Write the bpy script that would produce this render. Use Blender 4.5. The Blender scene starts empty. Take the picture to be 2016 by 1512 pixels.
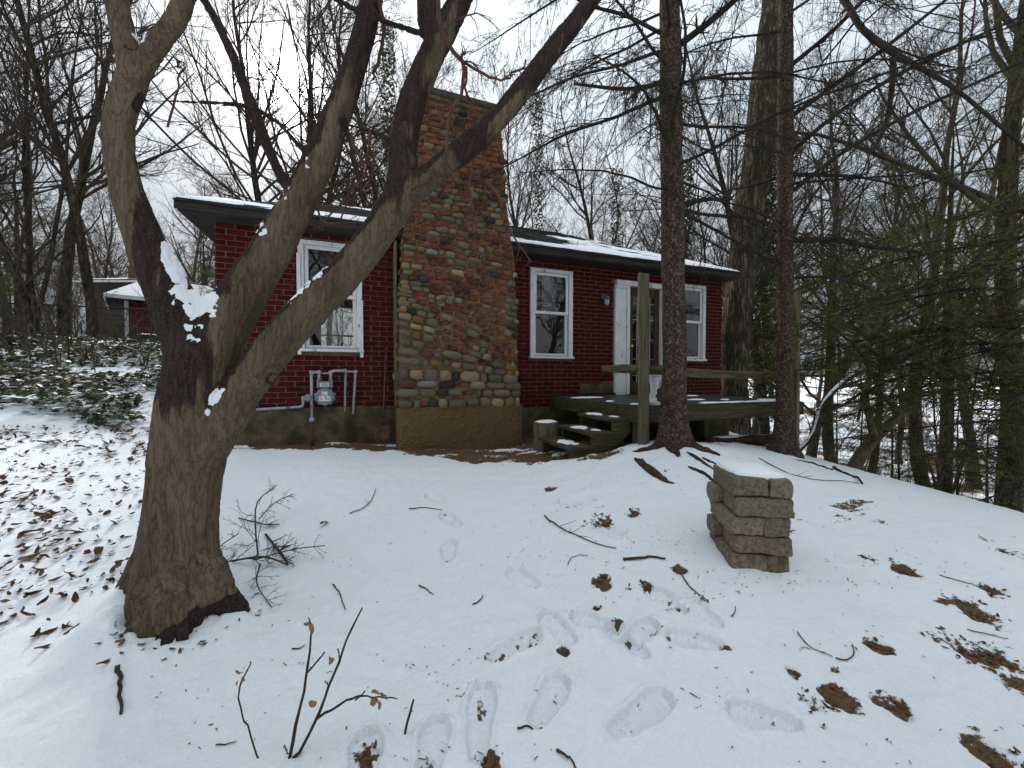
import bpy, math, random
import numpy as np
from mathutils import Vector, Matrix

scene = bpy.context.scene
COL = scene.collection
R = math.radians
F = 757.0                     # focal length in photograph pixels
PITCH = R(1.36)
CAMZ = 1.5

# ------------------------------------------------------------------ camera
cam = bpy.data.cameras.new('camera')
cam.sensor_fit = 'HORIZONTAL'
cam.sensor_width = 36.0
cam.lens = 36.0 * F / 2016.0
cam.clip_start = 0.05
cam.clip_end = 2000
camo = bpy.data.objects.new('camera', cam)
COL.objects.link(camo)
camo.location = (0, 0, CAMZ)
camo.rotation_euler = (R(90) - PITCH, 0, 0)
scene.camera = camo

# ------------------------------------------------------------------ sky, sun, exposure
SUN_AZ, SUN_EL = R(-30.2), R(32.6)      # azimuth measured from +Y towards +X
S = Vector((math.sin(SUN_AZ) * math.cos(SUN_EL), math.cos(SUN_AZ) * math.cos(SUN_EL), math.sin(SUN_EL)))
world = bpy.data.worlds.new('World')
scene.world = world
world.use_nodes = True
wn, wl = world.node_tree.nodes, world.node_tree.links
wn.clear()
w_out = wn.new('ShaderNodeOutputWorld')
w_bg = wn.new('ShaderNodeBackground')
w_sky = wn.new('ShaderNodeTexSky')
w_sky.sky_type = 'NISHITA'
w_sky.sun_disc = False
w_sky.sun_elevation = SUN_EL
w_sky.sun_rotation = SUN_AZ
w_sky.air_density = 1.0
w_sky.dust_density = 4.0
w_tc = wn.new('ShaderNodeTexCoord')
w_map = wn.new('ShaderNodeMapping'); w_map.inputs['Scale'].default_value = (1, 1, 2.5)
w_noise = wn.new('ShaderNodeTexNoise'); w_noise.inputs['Scale'].default_value = 2.2
w_noise.inputs['Detail'].default_value = 6; w_noise.inputs['Roughness'].default_value = 0.55
w_ramp = wn.new('ShaderNodeValToRGB')
w_ramp.color_ramp.elements[0].position = 0.3; w_ramp.color_ramp.elements[0].color = (4.4, 5.0, 5.6, 1)
w_ramp.color_ramp.elements[1].position = 0.72; w_ramp.color_ramp.elements[1].color = (6.0, 6.35, 6.65, 1)
w_mix = wn.new('ShaderNodeMixRGB'); w_mix.inputs['Fac'].default_value = 0.97
w_dot = wn.new('ShaderNodeVectorMath'); w_dot.operation = 'DOT_PRODUCT'
w_dot.inputs[1].default_value = S
def wmath(op, a, b):
    n = wn.new('ShaderNodeMath'); n.operation = op
    for i, v in enumerate((a, b)):
        if isinstance(v, (int, float)):
            n.inputs[i].default_value = v
        else:
            wl.new(v, n.inputs[i])
    return n.outputs[0]
d_ = wmath('MAXIMUM', w_dot.outputs['Value'], 0.0)
g1 = wmath('MULTIPLY', wmath('POWER', d_, 850.0), 70.0)
g2 = wmath('MULTIPLY', wmath('POWER', d_, 130.0), 3.5)
g3 = wmath('MULTIPLY', wmath('POWER', d_, 14.0), .4)
glow = wmath('ADD', wmath('ADD', g1, g2), g3)
w_glow = wn.new('ShaderNodeMixRGB'); w_glow.blend_type = 'ADD'; w_glow.inputs['Fac'].default_value = 1
wl.new(w_tc.outputs['Generated'], w_dot.inputs[0])
wl.new(w_tc.outputs['Generated'], w_map.inputs['Vector'])
wl.new(w_map.outputs[0], w_noise.inputs['Vector'])
wl.new(w_noise.outputs['Fac'], w_ramp.inputs['Fac'])
wl.new(w_sky.outputs[0], w_mix.inputs['Color1'])
wl.new(w_ramp.outputs[0], w_mix.inputs['Color2'])
wl.new(w_mix.outputs[0], w_glow.inputs['Color1'])
wl.new(glow, w_glow.inputs['Color2'])
w_sep = wn.new('ShaderNodeSeparateXYZ'); wl.new(w_tc.outputs['Generated'], w_sep.inputs[0])
w_el = wmath('ADD', wmath('MULTIPLY', wmath('MAXIMUM', w_sep.outputs['Z'], 0.0), 1.05), .27)
w_dim = wn.new('ShaderNodeMixRGB'); w_dim.blend_type = 'MULTIPLY'; w_dim.inputs['Fac'].default_value = 1
wl.new(w_mix.outputs[0], w_dim.inputs['Color1']); wl.new(w_el, w_dim.inputs['Color2'])
wl.new(w_dim.outputs[0], w_glow.inputs['Color1'])
wl.new(w_glow.outputs[0], w_bg.inputs['Color'])
w_bg.inputs['Strength'].default_value = 0.1
wl.new(w_bg.outputs[0], w_out.inputs['Surface'])

sun = bpy.data.lights.new('sun', 'SUN')
sun.energy = 2.4
sun.angle = R(12)
sun.color = (1.0, 0.96, 0.9)
suno = bpy.data.objects.new('sun', sun)
COL.objects.link(suno)
suno.rotation_euler = (-S).to_track_quat('-Z', 'Y').to_euler()

scene.view_settings.view_transform = 'Standard'
scene.view_settings.look = 'None'
scene.view_settings.exposure = 1.0
scene.view_settings.gamma = 1.0
scene.cycles.use_denoising = True
scene.cycles.max_bounces = 6
scene.cycles.diffuse_bounces = 3
scene.cycles.glossy_bounces = 3
scene.cycles.transmission_bounces = 6
scene.cycles.transparent_max_bounces = 8

# ------------------------------------------------------------------ pixel helpers (photograph pixels -> world)
CP, SP = math.cos(PITCH), math.sin(PITCH)
def ray(px, py):
    a = (px - 1008.0) / F; b = (756.0 - py) / F
    d = np.array([a, CP + b * SP, -SP + b * CP])
    return d / d[1]
def pix(px, py, z):
    return np.array([0, 0, CAMZ]) + ray(px, py) * z

# ------------------------------------------------------------------ numpy noise
def _hash(ix, iy, iz, seed):
    with np.errstate(over='ignore'):
        n = (ix.astype(np.uint32) * np.uint32(374761393) + iy.astype(np.uint32) * np.uint32(668265263)
             + iz.astype(np.uint32) * np.uint32(2246822519) + np.uint32((seed * 3266489917) & 0xffffffff))
        n = (n ^ (n >> np.uint32(13))) * np.uint32(1274126177)
        n = n ^ (n >> np.uint32(16))
    return n.astype(np.float64) / 4294967295.0
def vnoise(p, seed=0):
    p = np.asarray(p, float)
    i = np.floor(p).astype(np.int64); f = p - i
    f = f * f * (3 - 2 * f)
    r = 0
    for dx in (0, 1):
        for dy in (0, 1):
            for dz in (0, 1):
                w = (f[:, 0] if dx else 1 - f[:, 0]) * (f[:, 1] if dy else 1 - f[:, 1]) * (f[:, 2] if dz else 1 - f[:, 2])
                r = r + w * _hash(i[:, 0] + dx, i[:, 1] + dy, i[:, 2] + dz, seed)
    return r * 2 - 1
def fbm(p, octv=4, seed=0, gain=0.5):
    p = np.asarray(p, float); a = 1.0; r = 0; t = 0
    for o in range(octv):
        r = r + a * vnoise(p * (2.03 ** o) + o * 17.3, seed + o); t += a; a *= gain
    return r / t
def sstep(a, b, x):
    t = np.clip((x - a) / (b - a), 0, 1)
    return t * t * (3 - 2 * t)

# ------------------------------------------------------------------ mesh helpers
def mesh_np(name, V, faces, smooth=True):
    """V (n,3); faces: list of int arrays (m,3) or (m,4)."""
    if not isinstance(faces, (list, tuple)):
        faces = [faces]
    faces = [np.asarray(f, np.int32) for f in faces if len(f)]
    me = bpy.data.meshes.new(name)
    V = np.asarray(V, np.float32)
    me.vertices.add(len(V)); me.vertices.foreach_set('co', V.ravel())
    loops = np.concatenate([f.ravel() for f in faces])
    starts = []; s = 0
    for f in faces:
        k = f.shape[1]
        starts.append(s + np.arange(len(f)) * k); s += f.size
    starts = np.concatenate(starts).astype(np.int32)
    me.loops.add(len(loops)); me.loops.foreach_set('vertex_index', loops.astype(np.int32))
    me.polygons.add(len(starts)); me.polygons.foreach_set('loop_start', starts)
    me.polygons.foreach_set('use_smooth', np.full(len(starts), smooth))
    me.update(calc_edges=True)
    me.validate()
    return me
def link(name, me, mat=None, parent=None):
    o = bpy.data.objects.new(name, me)
    COL.objects.link(o)
    if mat is not None and me is not None and not me.materials:
        me.materials.append(mat)
    if parent is not None:
        o.parent = parent
    return o
def thing(name, label, cat, loc=(0, 0, 0), rz=0.0, group=None):
    o = bpy.data.objects.new(name, None)
    COL.objects.link(o)
    o.empty_display_size = 0.1
    o.location = loc; o.rotation_euler = (0, 0, rz)
    return tag(o, label, cat, group)
def tag(o, label=None, cat=None, group=None, kind=None):
    if label: o['label'] = label
    if cat: o['category'] = cat
    if group: o['group'] = group
    if kind: o['kind'] = kind
    return o
def copy_tree(o, parent=None):
    c = o.copy(); COL.objects.link(c)
    if parent is not None: c.parent = parent
    for ch in list(o.children):
        copy_tree(ch, c)
    return c

class MB:
    def __init__(s): s.v = []; s.f = []; s.n = 0
    def add(s, V, faces):
        V = np.asarray(V, float); s.v.append(V)
        for f in faces:
            s.f.append([i + s.n for i in f])
        s.n += len(V); return s
    def box(s, x0, x1, y0, y1, z0, z1, M=None, jit=0.0, rng=None):
        V = np.array([[x, y, z] for z in (z0, z1) for y in (y0, y1) for x in (x0, x1)], float)
        if jit: V += rng.uniform(-jit, jit, V.shape)
        if M is not None: V = (np.asarray(M.to_3x3()) @ V.T).T + np.asarray(M.translation)
        return s.add(V, [(0, 2, 3, 1), (4, 5, 7, 6), (0, 1, 5, 4), (2, 6, 7, 3), (0, 4, 6, 2), (1, 3, 7, 5)])
    def bbox(s, x0, x1, y0, y1, z0, z1, b=0.006, M=None):
        """box with chamfered edges (24 vertices)"""
        c = np.array([(x0 + x1) / 2, (y0 + y1) / 2, (z0 + z1) / 2]); h = np.array([x1 - x0, y1 - y0, z1 - z0]) / 2
        b = min(b, h.min() * 0.45)
        V = []; idx = {}
        for sx in (-1, 1):
            for sy in (-1, 1):
                for sz in (-1, 1):
                    for ax in range(3):
                        p = np.array([sx, sy, sz]) * h
                        for k in range(3):
                            if k != ax: p[k] -= [sx, sy, sz][k] * b
                        idx[(sx, sy, sz, ax)] = len(V); V.append(c + p)
        fs = []
        sg = (-1, 1)
        for ax in range(3):
            o = [k for k in range(3) if k != ax]
            for sa in sg:
                q = []
                for (u, w) in ((-1, -1), (1, -1), (1, 1), (-1, 1)):
                    t = [0, 0, 0]; t[ax] = sa; t[o[0]] = u; t[o[1]] = w
                    q.append(idx[(*t, ax)])
                fl = sa * (1 if ax != 1 else -1)
                fs.append(q if fl > 0 else q[::-1])
        for ax in range(3):           # edge strips along axis ax
            o = [k for k in range(3) if k != ax]
            for u in sg:
                for w in sg:
                    t0 = [0, 0, 0]; t0[o[0]] = u; t0[o[1]] = w; t1 = list(t0); t0[ax] = -1; t1[ax] = 1
                    fs.append([idx[(*t0, o[0])], idx[(*t1, o[0])], idx[(*t1, o[1])], idx[(*t0, o[1])]])
        for sx in sg:
            for sy in sg:
                for sz in sg:
                    fs.append([idx[(sx, sy, sz, 0)], idx[(sx, sy, sz, 1)], idx[(sx, sy, sz, 2)]])
        V = np.array(V)
        if M is not None: V = (np.asarray(M.to_3x3()) @ V.T).T + np.asarray(M.translation)
        return s.add(V, fs)
    def tube(s, P, rad, sides=8, cap=True):
        P = np.asarray(P, float); K = len(P)
        rad = np.full(K, rad, float) if np.isscalar(rad) else np.asarray(rad, float)
        V, Q = tube_batch(P[None], rad[None], sides)
        fs = [tuple(q) for q in Q]
        if cap:
            fs.append(tuple(range(sides))[::-1]); fs.append(tuple(range((K - 1) * sides, K * sides)))
        return s.add(V, fs)
    def lathe(s, prof, sides=20, c=(0, 0, 0)):
        V = []; fs = []
        for r, z in prof:
            for k in range(sides):
                a = 2 * math.pi * k / sides
                V.append((c[0] + r * math.cos(a), c[1] + r * math.sin(a), c[2] + z))
        for i in range(len(prof) - 1):
            for k in range(sides):
                k2 = (k + 1) % sides
                fs.append((i * sides + k, i * sides + k2, (i + 1) * sides + k2, (i + 1) * sides + k))
        fs.append(tuple(range(sides))[::-1]); fs.append(tuple(range((len(prof) - 1) * sides, len(prof) * sides)))
        return s.add(V, fs)
    def build(s, name, mat=None, parent=None, smooth=False, xf=None):
        me = bpy.data.meshes.new(name)
        V = np.concatenate(s.v)
        if xf is not None: V = xf(V)
        me.from_pydata(V.tolist(), [], s.f)
        if smooth:
            me.polygons.foreach_set('use_smooth', np.full(len(me.polygons), True))
        me.update()
        return link(name, me, mat, parent)
def fix_normals(o):
    import bmesh
    bm = bmesh.new(); bm.from_mesh(o.data)
    bmesh.ops.recalc_face_normals(bm, faces=bm.faces)
    bm.to_mesh(o.data); bm.free(); return o

def nrm(v):
    return v / np.maximum(np.linalg.norm(v, axis=-1, keepdims=True), 1e-9)
def tube_batch(P, rad, sides):
    """P (N,K,3), rad (N,K) -> verts, quads"""
    N, K, _ = P.shape
    T = np.empty_like(P)
    T[:, 1:-1] = P[:, 2:] - P[:, :-2]; T[:, 0] = P[:, 1] - P[:, 0]; T[:, -1] = P[:, -1] - P[:, -2]
    T = nrm(T)
    avg = nrm(P[:, -1] - P[:, 0])
    ref = np.zeros((N, 3)); ax = np.argmin(np.abs(avg), axis=1); ref[np.arange(N), ax] = 1
    U = nrm(np.cross(T, ref[:, None, :])); W = np.cross(T, U)
    a = np.arange(sides) * 2 * math.pi / sides
    V = (P[:, :, None, :] + rad[:, :, None, None] * (np.cos(a)[None, None, :, None] * U[:, :, None, :]
         + np.sin(a)[None, None, :, None] * W[:, :, None, :])).reshape(-1, 3)
    n = np.arange(N)[:, None, None] * K * sides; k = np.arange(K - 1)[None, :, None] * sides
    j = np.arange(sides)[None, None, :]; j2 = (j + 1) % sides
    Q = np.stack([n + k + j, n + k + j2, n + k + sides + j2, n + k + sides + j], -1).reshape(-1, 4)
    return V, Q
def join_np(parts):
    Vs, Fs, n = [], [], 0
    for V, Q in parts:
        Vs.append(V); Fs.append(Q + n); n += len(V)
    return np.concatenate(Vs), Fs
def smooth_path(pts, n):
    """Catmull-Rom resample of (m,d) control points"""
    pts = np.asarray(pts, float); m = len(pts)
    if m == 2:
        t = np.linspace(0, 1, n)[:, None]; return pts[0] * (1 - t) + pts[1] * t
    e = np.vstack([2 * pts[0] - pts[1], pts, 2 * pts[-1] - pts[-2]])
    u = np.linspace(0, m - 1 - 1e-6, n); i = u.astype(int); f = (u - i)[:, None]
    p0, p1, p2, p3 = e[i], e[i + 1], e[i + 2], e[i + 3]
    return 0.5 * (2 * p1 + (p2 - p0) * f + (2 * p0 - 5 * p1 + 4 * p2 - p3) * f ** 2 + (3 * p1 - p0 - 3 * p2 + p3) * f ** 3)
def scatter(tmplV, tmplF, pos, Rm, size):
    """copies of a template: pos (N,3), Rm (N,3,3), size (N,) or (N,3)"""
    size = np.asarray(size, float)
    if size.ndim == 1: size = np.repeat(size[:, None], 3, 1)
    V = np.einsum('nij,nkj->nki', Rm, tmplV[None] * size[:, None, :]) + pos[:, None, :]
    n = len(pos); m = len(tmplV)
    Fs = (np.arange(n)[:, None, None] * m + tmplF[None]).reshape(-1, tmplF.shape[1])
    return V.reshape(-1, 3), Fs
def rot_from(xaxis, up):
    """(N,3) x axis + approx z axis -> (N,3,3) matrices with columns x,y,z"""
    x = nrm(xaxis); y = nrm(np.cross(up, x)); z = np.cross(x, y)
    return np.stack([x, y, z], -1)
def rand_dirs(rng, n):
    return nrm(rng.normal(size=(n, 3)))

# ------------------------------------------------------------------ materials
def new_mat(name):
    m = bpy.data.materials.new(name); m.use_nodes = True
    nt = m.node_tree; b = nt.nodes['Principled BSDF']
    return m, nt.nodes, nt.links, b
def pmat(name, c1, c2=None, scale=6.0, detail=6.0, rough=0.85, bump=0.0, bscale=None, stretch=(1, 1, 1), lo=0.35, hi=0.65,
         c3=None, s3=2.0, lo3=0.5, hi3=0.6, rnd=0.0, spec=0.12, coord='Object', voro=False, metal=0.0, bdist=0.01):
    m, N, L, b = new_mat(name)
    b.inputs['Roughness'].default_value = rough
    b.inputs['Specular IOR Level'].default_value = spec
    b.inputs['Metallic'].default_value = metal
    tc = N.new('ShaderNodeTexCoord'); mp = N.new('ShaderNodeMapping'); mp.inputs['Scale'].default_value = stretch
    L.new(tc.outputs[coord], mp.inputs['Vector'])
    vec = mp.outputs[0]
    ns = N.new('ShaderNodeTexNoise'); ns.inputs['Scale'].default_value = scale; ns.inputs['Detail'].default_value = detail
    ns.inputs['Roughness'].default_value = 0.6
    L.new(vec, ns.inputs['Vector'])
    rp = N.new('ShaderNodeValToRGB')
    rp.color_ramp.elements[0].position = lo; rp.color_ramp.elements[1].position = hi
    rp.color_ramp.elements[0].color = (*c1, 1); rp.color_ramp.elements[1].color = (*(c2 or c1), 1)
    L.new(ns.outputs['Fac'], rp.inputs['Fac'])
    col = rp.outputs[0]
    if c3 is not None:
        n3 = N.new('ShaderNodeTexNoise'); n3.inputs['Scale'].default_value = s3; n3.inputs['Detail'].default_value = 8
        n3.inputs['Roughness'].default_value = 0.65
        L.new(vec, n3.inputs['Vector'])
        r3 = N.new('ShaderNodeMapRange'); r3.inputs['From Min'].default_value = lo3; r3.inputs['From Max'].default_value = hi3
        L.new(n3.outputs['Fac'], r3.inputs['Value'])
        mx = N.new('ShaderNodeMixRGB'); mx.inputs['Color2'].default_value = (*c3, 1)
        L.new(r3.outputs[0], mx.inputs['Fac']); L.new(col, mx.inputs['Color1']); col = mx.outputs[0]
    if rnd:
        oi = N.new('ShaderNodeObjectInfo'); hs = N.new('ShaderNodeHueSaturation')
        mr = N.new('ShaderNodeMapRange'); mr.inputs['To Min'].default_value = 1 - rnd; mr.inputs['To Max'].default_value = 1 + rnd
        L.new(oi.outputs['Random'], mr.inputs['Value']); L.new(mr.outputs[0], hs.inputs['Value'])
        L.new(col, hs.inputs['Color']); col = hs.outputs[0]
    L.new(col, b.inputs['Base Color'])
    if bump:
        bp = N.new('ShaderNodeBump'); bp.inputs['Strength'].default_value = bump; bp.inputs['Distance'].default_value = bdist
        if voro:
            nb = N.new('ShaderNodeTexVoronoi'); nb.feature = 'F1'; nb.inputs['Scale'].default_value = bscale or scale
            L.new(vec, nb.inputs['Vector']); L.new(nb.outputs['Distance'], bp.inputs['Height'])
        else:
            nb = N.new('ShaderNodeTexNoise'); nb.inputs['Scale'].default_value = bscale or scale * 2; nb.inputs['Detail'].default_value = 8
            nb.inputs['Roughness'].default_value = 0.65
            L.new(vec, nb.inputs['Vector']); L.new(nb.outputs['Fac'], bp.inputs['Height'])
        L.new(bp.outputs[0], b.inputs['Normal'])
    return m

M = {}
M['brick'] = pmat('painted_brick', (.045, .0044, .0044), (.082, .0094, .0086), 9, rough=.8, bump=.35, bscale=60, rnd=.28, c3=(.030, .006, .007), s3=1.6, lo3=.55, hi3=.75, spec=.1)
M['mortar'] = pmat('mortar', (.100, .054, .047), (.175, .108, .093), 14, rough=.95, bump=.5, bscale=80)
M['concrete'] = pmat('foundation_concrete', (0.0600, 0.0480, 0.0288), (0.1360, 0.1120, 0.0736), 6, rough=.95, bump=.8, bscale=30, c3=(.04, .037, .018), s3=2.2, lo3=.5, hi3=.68)
M['chim_base'] = pmat('chimney_base_concrete', (.090, .060, .029), (.190, .130, .066), 30, rough=.97, bump=.8, bscale=60, stretch=(.8, 1, 2.2), c3=(.12, .085, .04), s3=1.7, lo3=.48, hi3=.7, bdist=.015)
M['chim_mortar'] = pmat('chimney_mortar', (.10, .070, .040), (.215, .150, .086), 12, rough=.97, bump=.9, bscale=40)
M['white'] = pmat('peeling_white_paint', (.60, .62, .62), (.72, .74, .74), 10, rough=.6, bump=.2, bscale=40, c3=(.22, .21, .19), s3=9, lo3=.60, hi3=.68, stretch=(1, 1, .5))
M['white_clean'] = pmat('white_paint', (.62, .65, .67), (.72, .74, .76), 6, rough=.5)
M['roof'] = pmat('asphalt_shingle', (0.0216, 0.0225, 0.0216), (0.0540, 0.0540, 0.0504), 30, rough=.95, bump=.6, bscale=90, c3=(.02, .025, .02), s3=3)
M['dark_wood'] = pmat('dark_soffit_wood', (.022, .02, .018), (.05, .045, .04), 8, rough=.8, stretch=(.3, 3, 3))
M['brown_board'] = pmat('brown_fascia_board', (.05, .032, .026), (.09, .055, .045), 8, rough=.8)
M['wood'] = pmat('weathered_wood', (.085, .072, .050), (.235, .205, .150), 7, rough=.9, bump=1.0, bscale=22, stretch=(8, 8, .35), c3=(.075, .080, .042), s3=1.2, lo3=.5, hi3=.68)
M['wood_h'] = pmat('mossy_timber', (.038, .033, .022), (.098, .086, .054), 7, rough=.9, bump=1.0, bscale=20, stretch=(.5, 7, 7), c3=(.036, .040, .015), s3=1.6, lo3=.5, hi3=.66)
M['rail'] = pmat('old_rail_timber', (0.0467, 0.0357, 0.0221), (0.1360, 0.1062, 0.0697), 7, rough=.9, bump=.9, bscale=12, stretch=(.6, 6, 6), c3=(.04, .035, .02), s3=2.6, lo3=.5, hi3=.62)
M['deckboard'] = pmat('wet_deck_board', (0.0270, 0.0288, 0.0270), (0.0540, 0.0540, 0.0486), 6, rough=.45, bump=.4, bscale=18, stretch=(.5, 6, 6), rnd=.3)
M['door'] = pmat('brown_door_wood', (0.0467, 0.0221, 0.0119), (0.0935, 0.0467, 0.0255), 6, rough=.5, stretch=(6, 6, .5), bump=.2)
M['metal'] = pmat('grey_meter_paint', (.17, .19, .21), (.25, .27, .29), 12, rough=.55, bump=.1)
M['pipe'] = pmat('galvanised_pipe', (.26, .27, .31), (.40, .41, .45), 14, rough=.5, c3=(.16, .12, .10), s3=7, lo3=.55, hi3=.66)
M['label'] = pmat('paper_label', (.72, .72, .72))
M['ink'] = pmat('label_ink', (.03, .03, .03))
M['green_ink'] = pmat('label_green', (.02, .16, .05))
M['red_ink'] = pmat('label_red', (.45, .08, .05))
M['rust'] = pmat('rusty_iron', (.06, .03, .022), (.12, .07, .05), 15, rough=.9)
M['brass'] = pmat('brass_knob', (.6, .42, .16), rough=.3, metal=1.0)
M['glass_dark'] = None
M['curtain'] = pmat('net_curtain', (.55, .55, .55), (.65, .65, .65), 20)
M['inner'] = pmat('room_wall', (.16, .15, .14), (.2, .19, .18), 3)
M['bark_fg'] = None
M['twig'] = pmat('grey_brown_twig', (0.0413, 0.0338, 0.0285), (0.0825, 0.0675, 0.0562), 8, rough=.9)
M['redtwig'] = pmat('reddish_twig', (0.0700, 0.0350, 0.0266), (0.1120, 0.0595, 0.0455), 8, rough=.9)
M['spruce_bark'] = pmat('spruce_bark', (0.0413, 0.0285, 0.0225), (0.0938, 0.0660, 0.0540), 26, rough=.95, bump=1.0, bscale=42, stretch=(1, 1, .55), c3=(.028, .02, .018), s3=20, lo3=.52, hi3=.62, bdist=.02)
M['oak_bark'] = pmat('oak_bark', (0.0360, 0.0288, 0.0224), (0.1080, 0.0880, 0.0680), 9, rough=.95, bump=1.0, bscale=12, stretch=(3.2, 3.2, .45), bdist=.05, c3=(.04, .05, .022), s3=.8, lo3=.5, hi3=.7)
M['bark'] = pmat('forest_bark', (.070, .056, .042), (.155, .126, .096), 7, rough=.95, bump=.8, bscale=14, stretch=(2, 2, .5), rnd=.22, bdist=.03)
M['branch'] = pmat('forest_branch', (0.0562, 0.0450, 0.0360), (0.1013, 0.0810, 0.0645), 3, rough=.95, rnd=.2)
M['needle'] = pmat('conifer_needles', (.066, .084, .024), (.135, .150, .046), 3.5, rough=.75, rnd=.2, spec=.25)
M['spruce_needle'] = pmat('spruce_needles', (.030, .040, .018), (.065, .078, .030), 3.5, rough=.8, rnd=.2, spec=.2)
M['bough'] = pmat('conifer_branch', (0.0224, 0.0176, 0.0144), (0.0480, 0.0384, 0.0320), 6, rough=.95)
M['ivy'] = pmat('ivy_leaf', (.016, .026, .010), (.070, .088, .028), 5, rough=.45, spec=.35, c3=(.075, .045, .022), s3=1.7, lo3=.52, hi3=.62)
M['deadleaf'] = pmat('dead_leaf', (.050, .025, .015), (.140, .074, .040), 7, rough=.7, rnd=.35)
M['paleleaf'] = pmat('pale_dry_leaf', (.25, .14, .06), (.38, .24, .11), 20, rough=.7, rnd=.2)
M['stick'] = pmat('fallen_stick', (0.0280, 0.0208, 0.0160), (0.0680, 0.0496, 0.0384), 12, rough=.9)
M['rootbark'] = pmat('root_bark', (.03, .02, .015), (.085, .055, .038), 14, rough=.95, bump=.9, bscale=30)
M['stone_block'] = pmat('granite_block', (.112, .092, .064), (.245, .208, .152), 60, rough=.95, bump=.9, bscale=55, c3=(.12, .11, .060), s3=5, lo3=.58, hi3=.74, rnd=.2, bdist=.008)
M['stone_brown'] = pmat('brown_block', (.10, .076, .050), (.22, .175, .122), 45, rough=.95, bump=.9, bscale=50, c3=(.085, .075, .038), s3=5, lo3=.56, hi3=.72, rnd=.2, bdist=.008)
M['log'] = pmat('cut_log_wood', (.085, .068, .046), (.17, .14, .10), 12, rough=.9, bump=.6, bscale=25, stretch=(3, 3, .6))
M['black_metal'] = pmat('black_fence', (.012, .012, .013), rough=.5)
M['shed_red'] = pmat('maroon_boards', (.09, .012, .022), (.13, .018, .03), 4, rough=.7)
M['brown_shingle'] = pmat('brown_shingle_wall', (.055, .045, .036), (.10, .082, .066), 5, rough=.9, rnd=.15)
M['bin_green'] = pmat('green_bin_plastic', (.01, .06, .04), (.015, .075, .05), 3, rough=.4)
M['farbrick'] = pmat('far_chimney_brick', (.13, .05, .035), (.2, .09, .06), 8, rough=.9)
M['litter'] = pmat('bark_and_needle_litter', (.03, .022, .015), (.10, .07, .045), 30, rough=.95)
M['crumb'] = pmat('soil_crumbs', (.045, .030, .018), (.17, .11, .062), 40, rough=.95)
M['lampglass'] = pmat('ribbed_lamp_glass', (.35, .37, .4), rough=.15, spec=.6)
M['lampmetal'] = pmat('grey_lamp_metal', (.09, .09, .095), (.14, .14, .15), 10, rough=.6)

def leafy(m, k=.35):
    """thin leaves and needles let some light through"""
    N, L = m.node_tree.nodes, m.node_tree.links; b = N['Principled BSDF']; out = [n for n in N if n.type == 'OUTPUT_MATERIAL'][0]
    t = N.new('ShaderNodeBsdfTranslucent'); mx = N.new('ShaderNodeMixShader'); mx.inputs[0].default_value = k
    src = b.inputs['Base Color'].links[0].from_socket; L.new(src, t.inputs['Color'])
    L.new(b.outputs[0], mx.inputs[1]); L.new(t.outputs[0], mx.inputs[2]); L.new(mx.outputs[0], out.inputs['Surface'])
for k_, t_ in (('needle', .5), ('spruce_needle', .4), ('ivy', .3), ('paleleaf', .4), ('deadleaf', .25)): leafy(M[k_], t_)
# snow (things) : plain
def snow_mat(name):
    m, N, L, b = new_mat(name)
    b.inputs['Base Color'].default_value = (.83, .86, .90, 1)
    b.inputs['Roughness'].default_value = .7
    b.inputs['Specular IOR Level'].default_value = .25
    tc = N.new('ShaderNodeTexCoord')
    n1 = N.new('ShaderNodeTexNoise'); n1.inputs['Scale'].default_value = 60; n1.inputs['Detail'].default_value = 6
    bp = N.new('ShaderNodeBump'); bp.inputs['Strength'].default_value = .35; bp.inputs['Distance'].default_value = .01
    L.new(tc.outputs['Object'], n1.inputs['Vector']); L.new(n1.outputs['Fac'], bp.inputs['Height']); L.new(bp.outputs[0], b.inputs['Normal'])
    return m
M['snow'] = snow_mat('snow')

def glass_mat():
    m, N, L, b = new_mat('window_glass')
    N.remove(b)
    out = [n for n in N if n.type == 'OUTPUT_MATERIAL'][0]
    gl = N.new('ShaderNodeBsdfGlossy'); gl.inputs['Roughness'].default_value = .015
    tr = N.new('ShaderNodeBsdfTransparent'); tr.inputs['Color'].default_value = (.85, .88, .87, 1)
    fr = N.new('ShaderNodeFresnel'); fr.inputs['IOR'].default_value = 2.3
    tc = N.new('ShaderNodeTexCoord'); ns = N.new('ShaderNodeTexNoise'); ns.inputs['Scale'].default_value = 2.5; ns.inputs['Detail'].default_value = 2
    bp = N.new('ShaderNodeBump'); bp.inputs['Strength'].default_value = .12; bp.inputs['Distance'].default_value = .02
    L.new(tc.outputs['Object'], ns.inputs['Vector']); L.new(ns.outputs['Fac'], bp.inputs['Height']); L.new(bp.outputs[0], gl.inputs['Normal'])
    mx = N.new('ShaderNodeMixShader')
    L.new(fr.outputs[0], mx.inputs[0]); L.new(tr.outputs[0], mx.inputs[1]); L.new(gl.outputs[0], mx.inputs[2])
    L.new(mx.outputs[0], out.inputs['Surface'])
    return m
M['glass'] = glass_mat()

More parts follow.
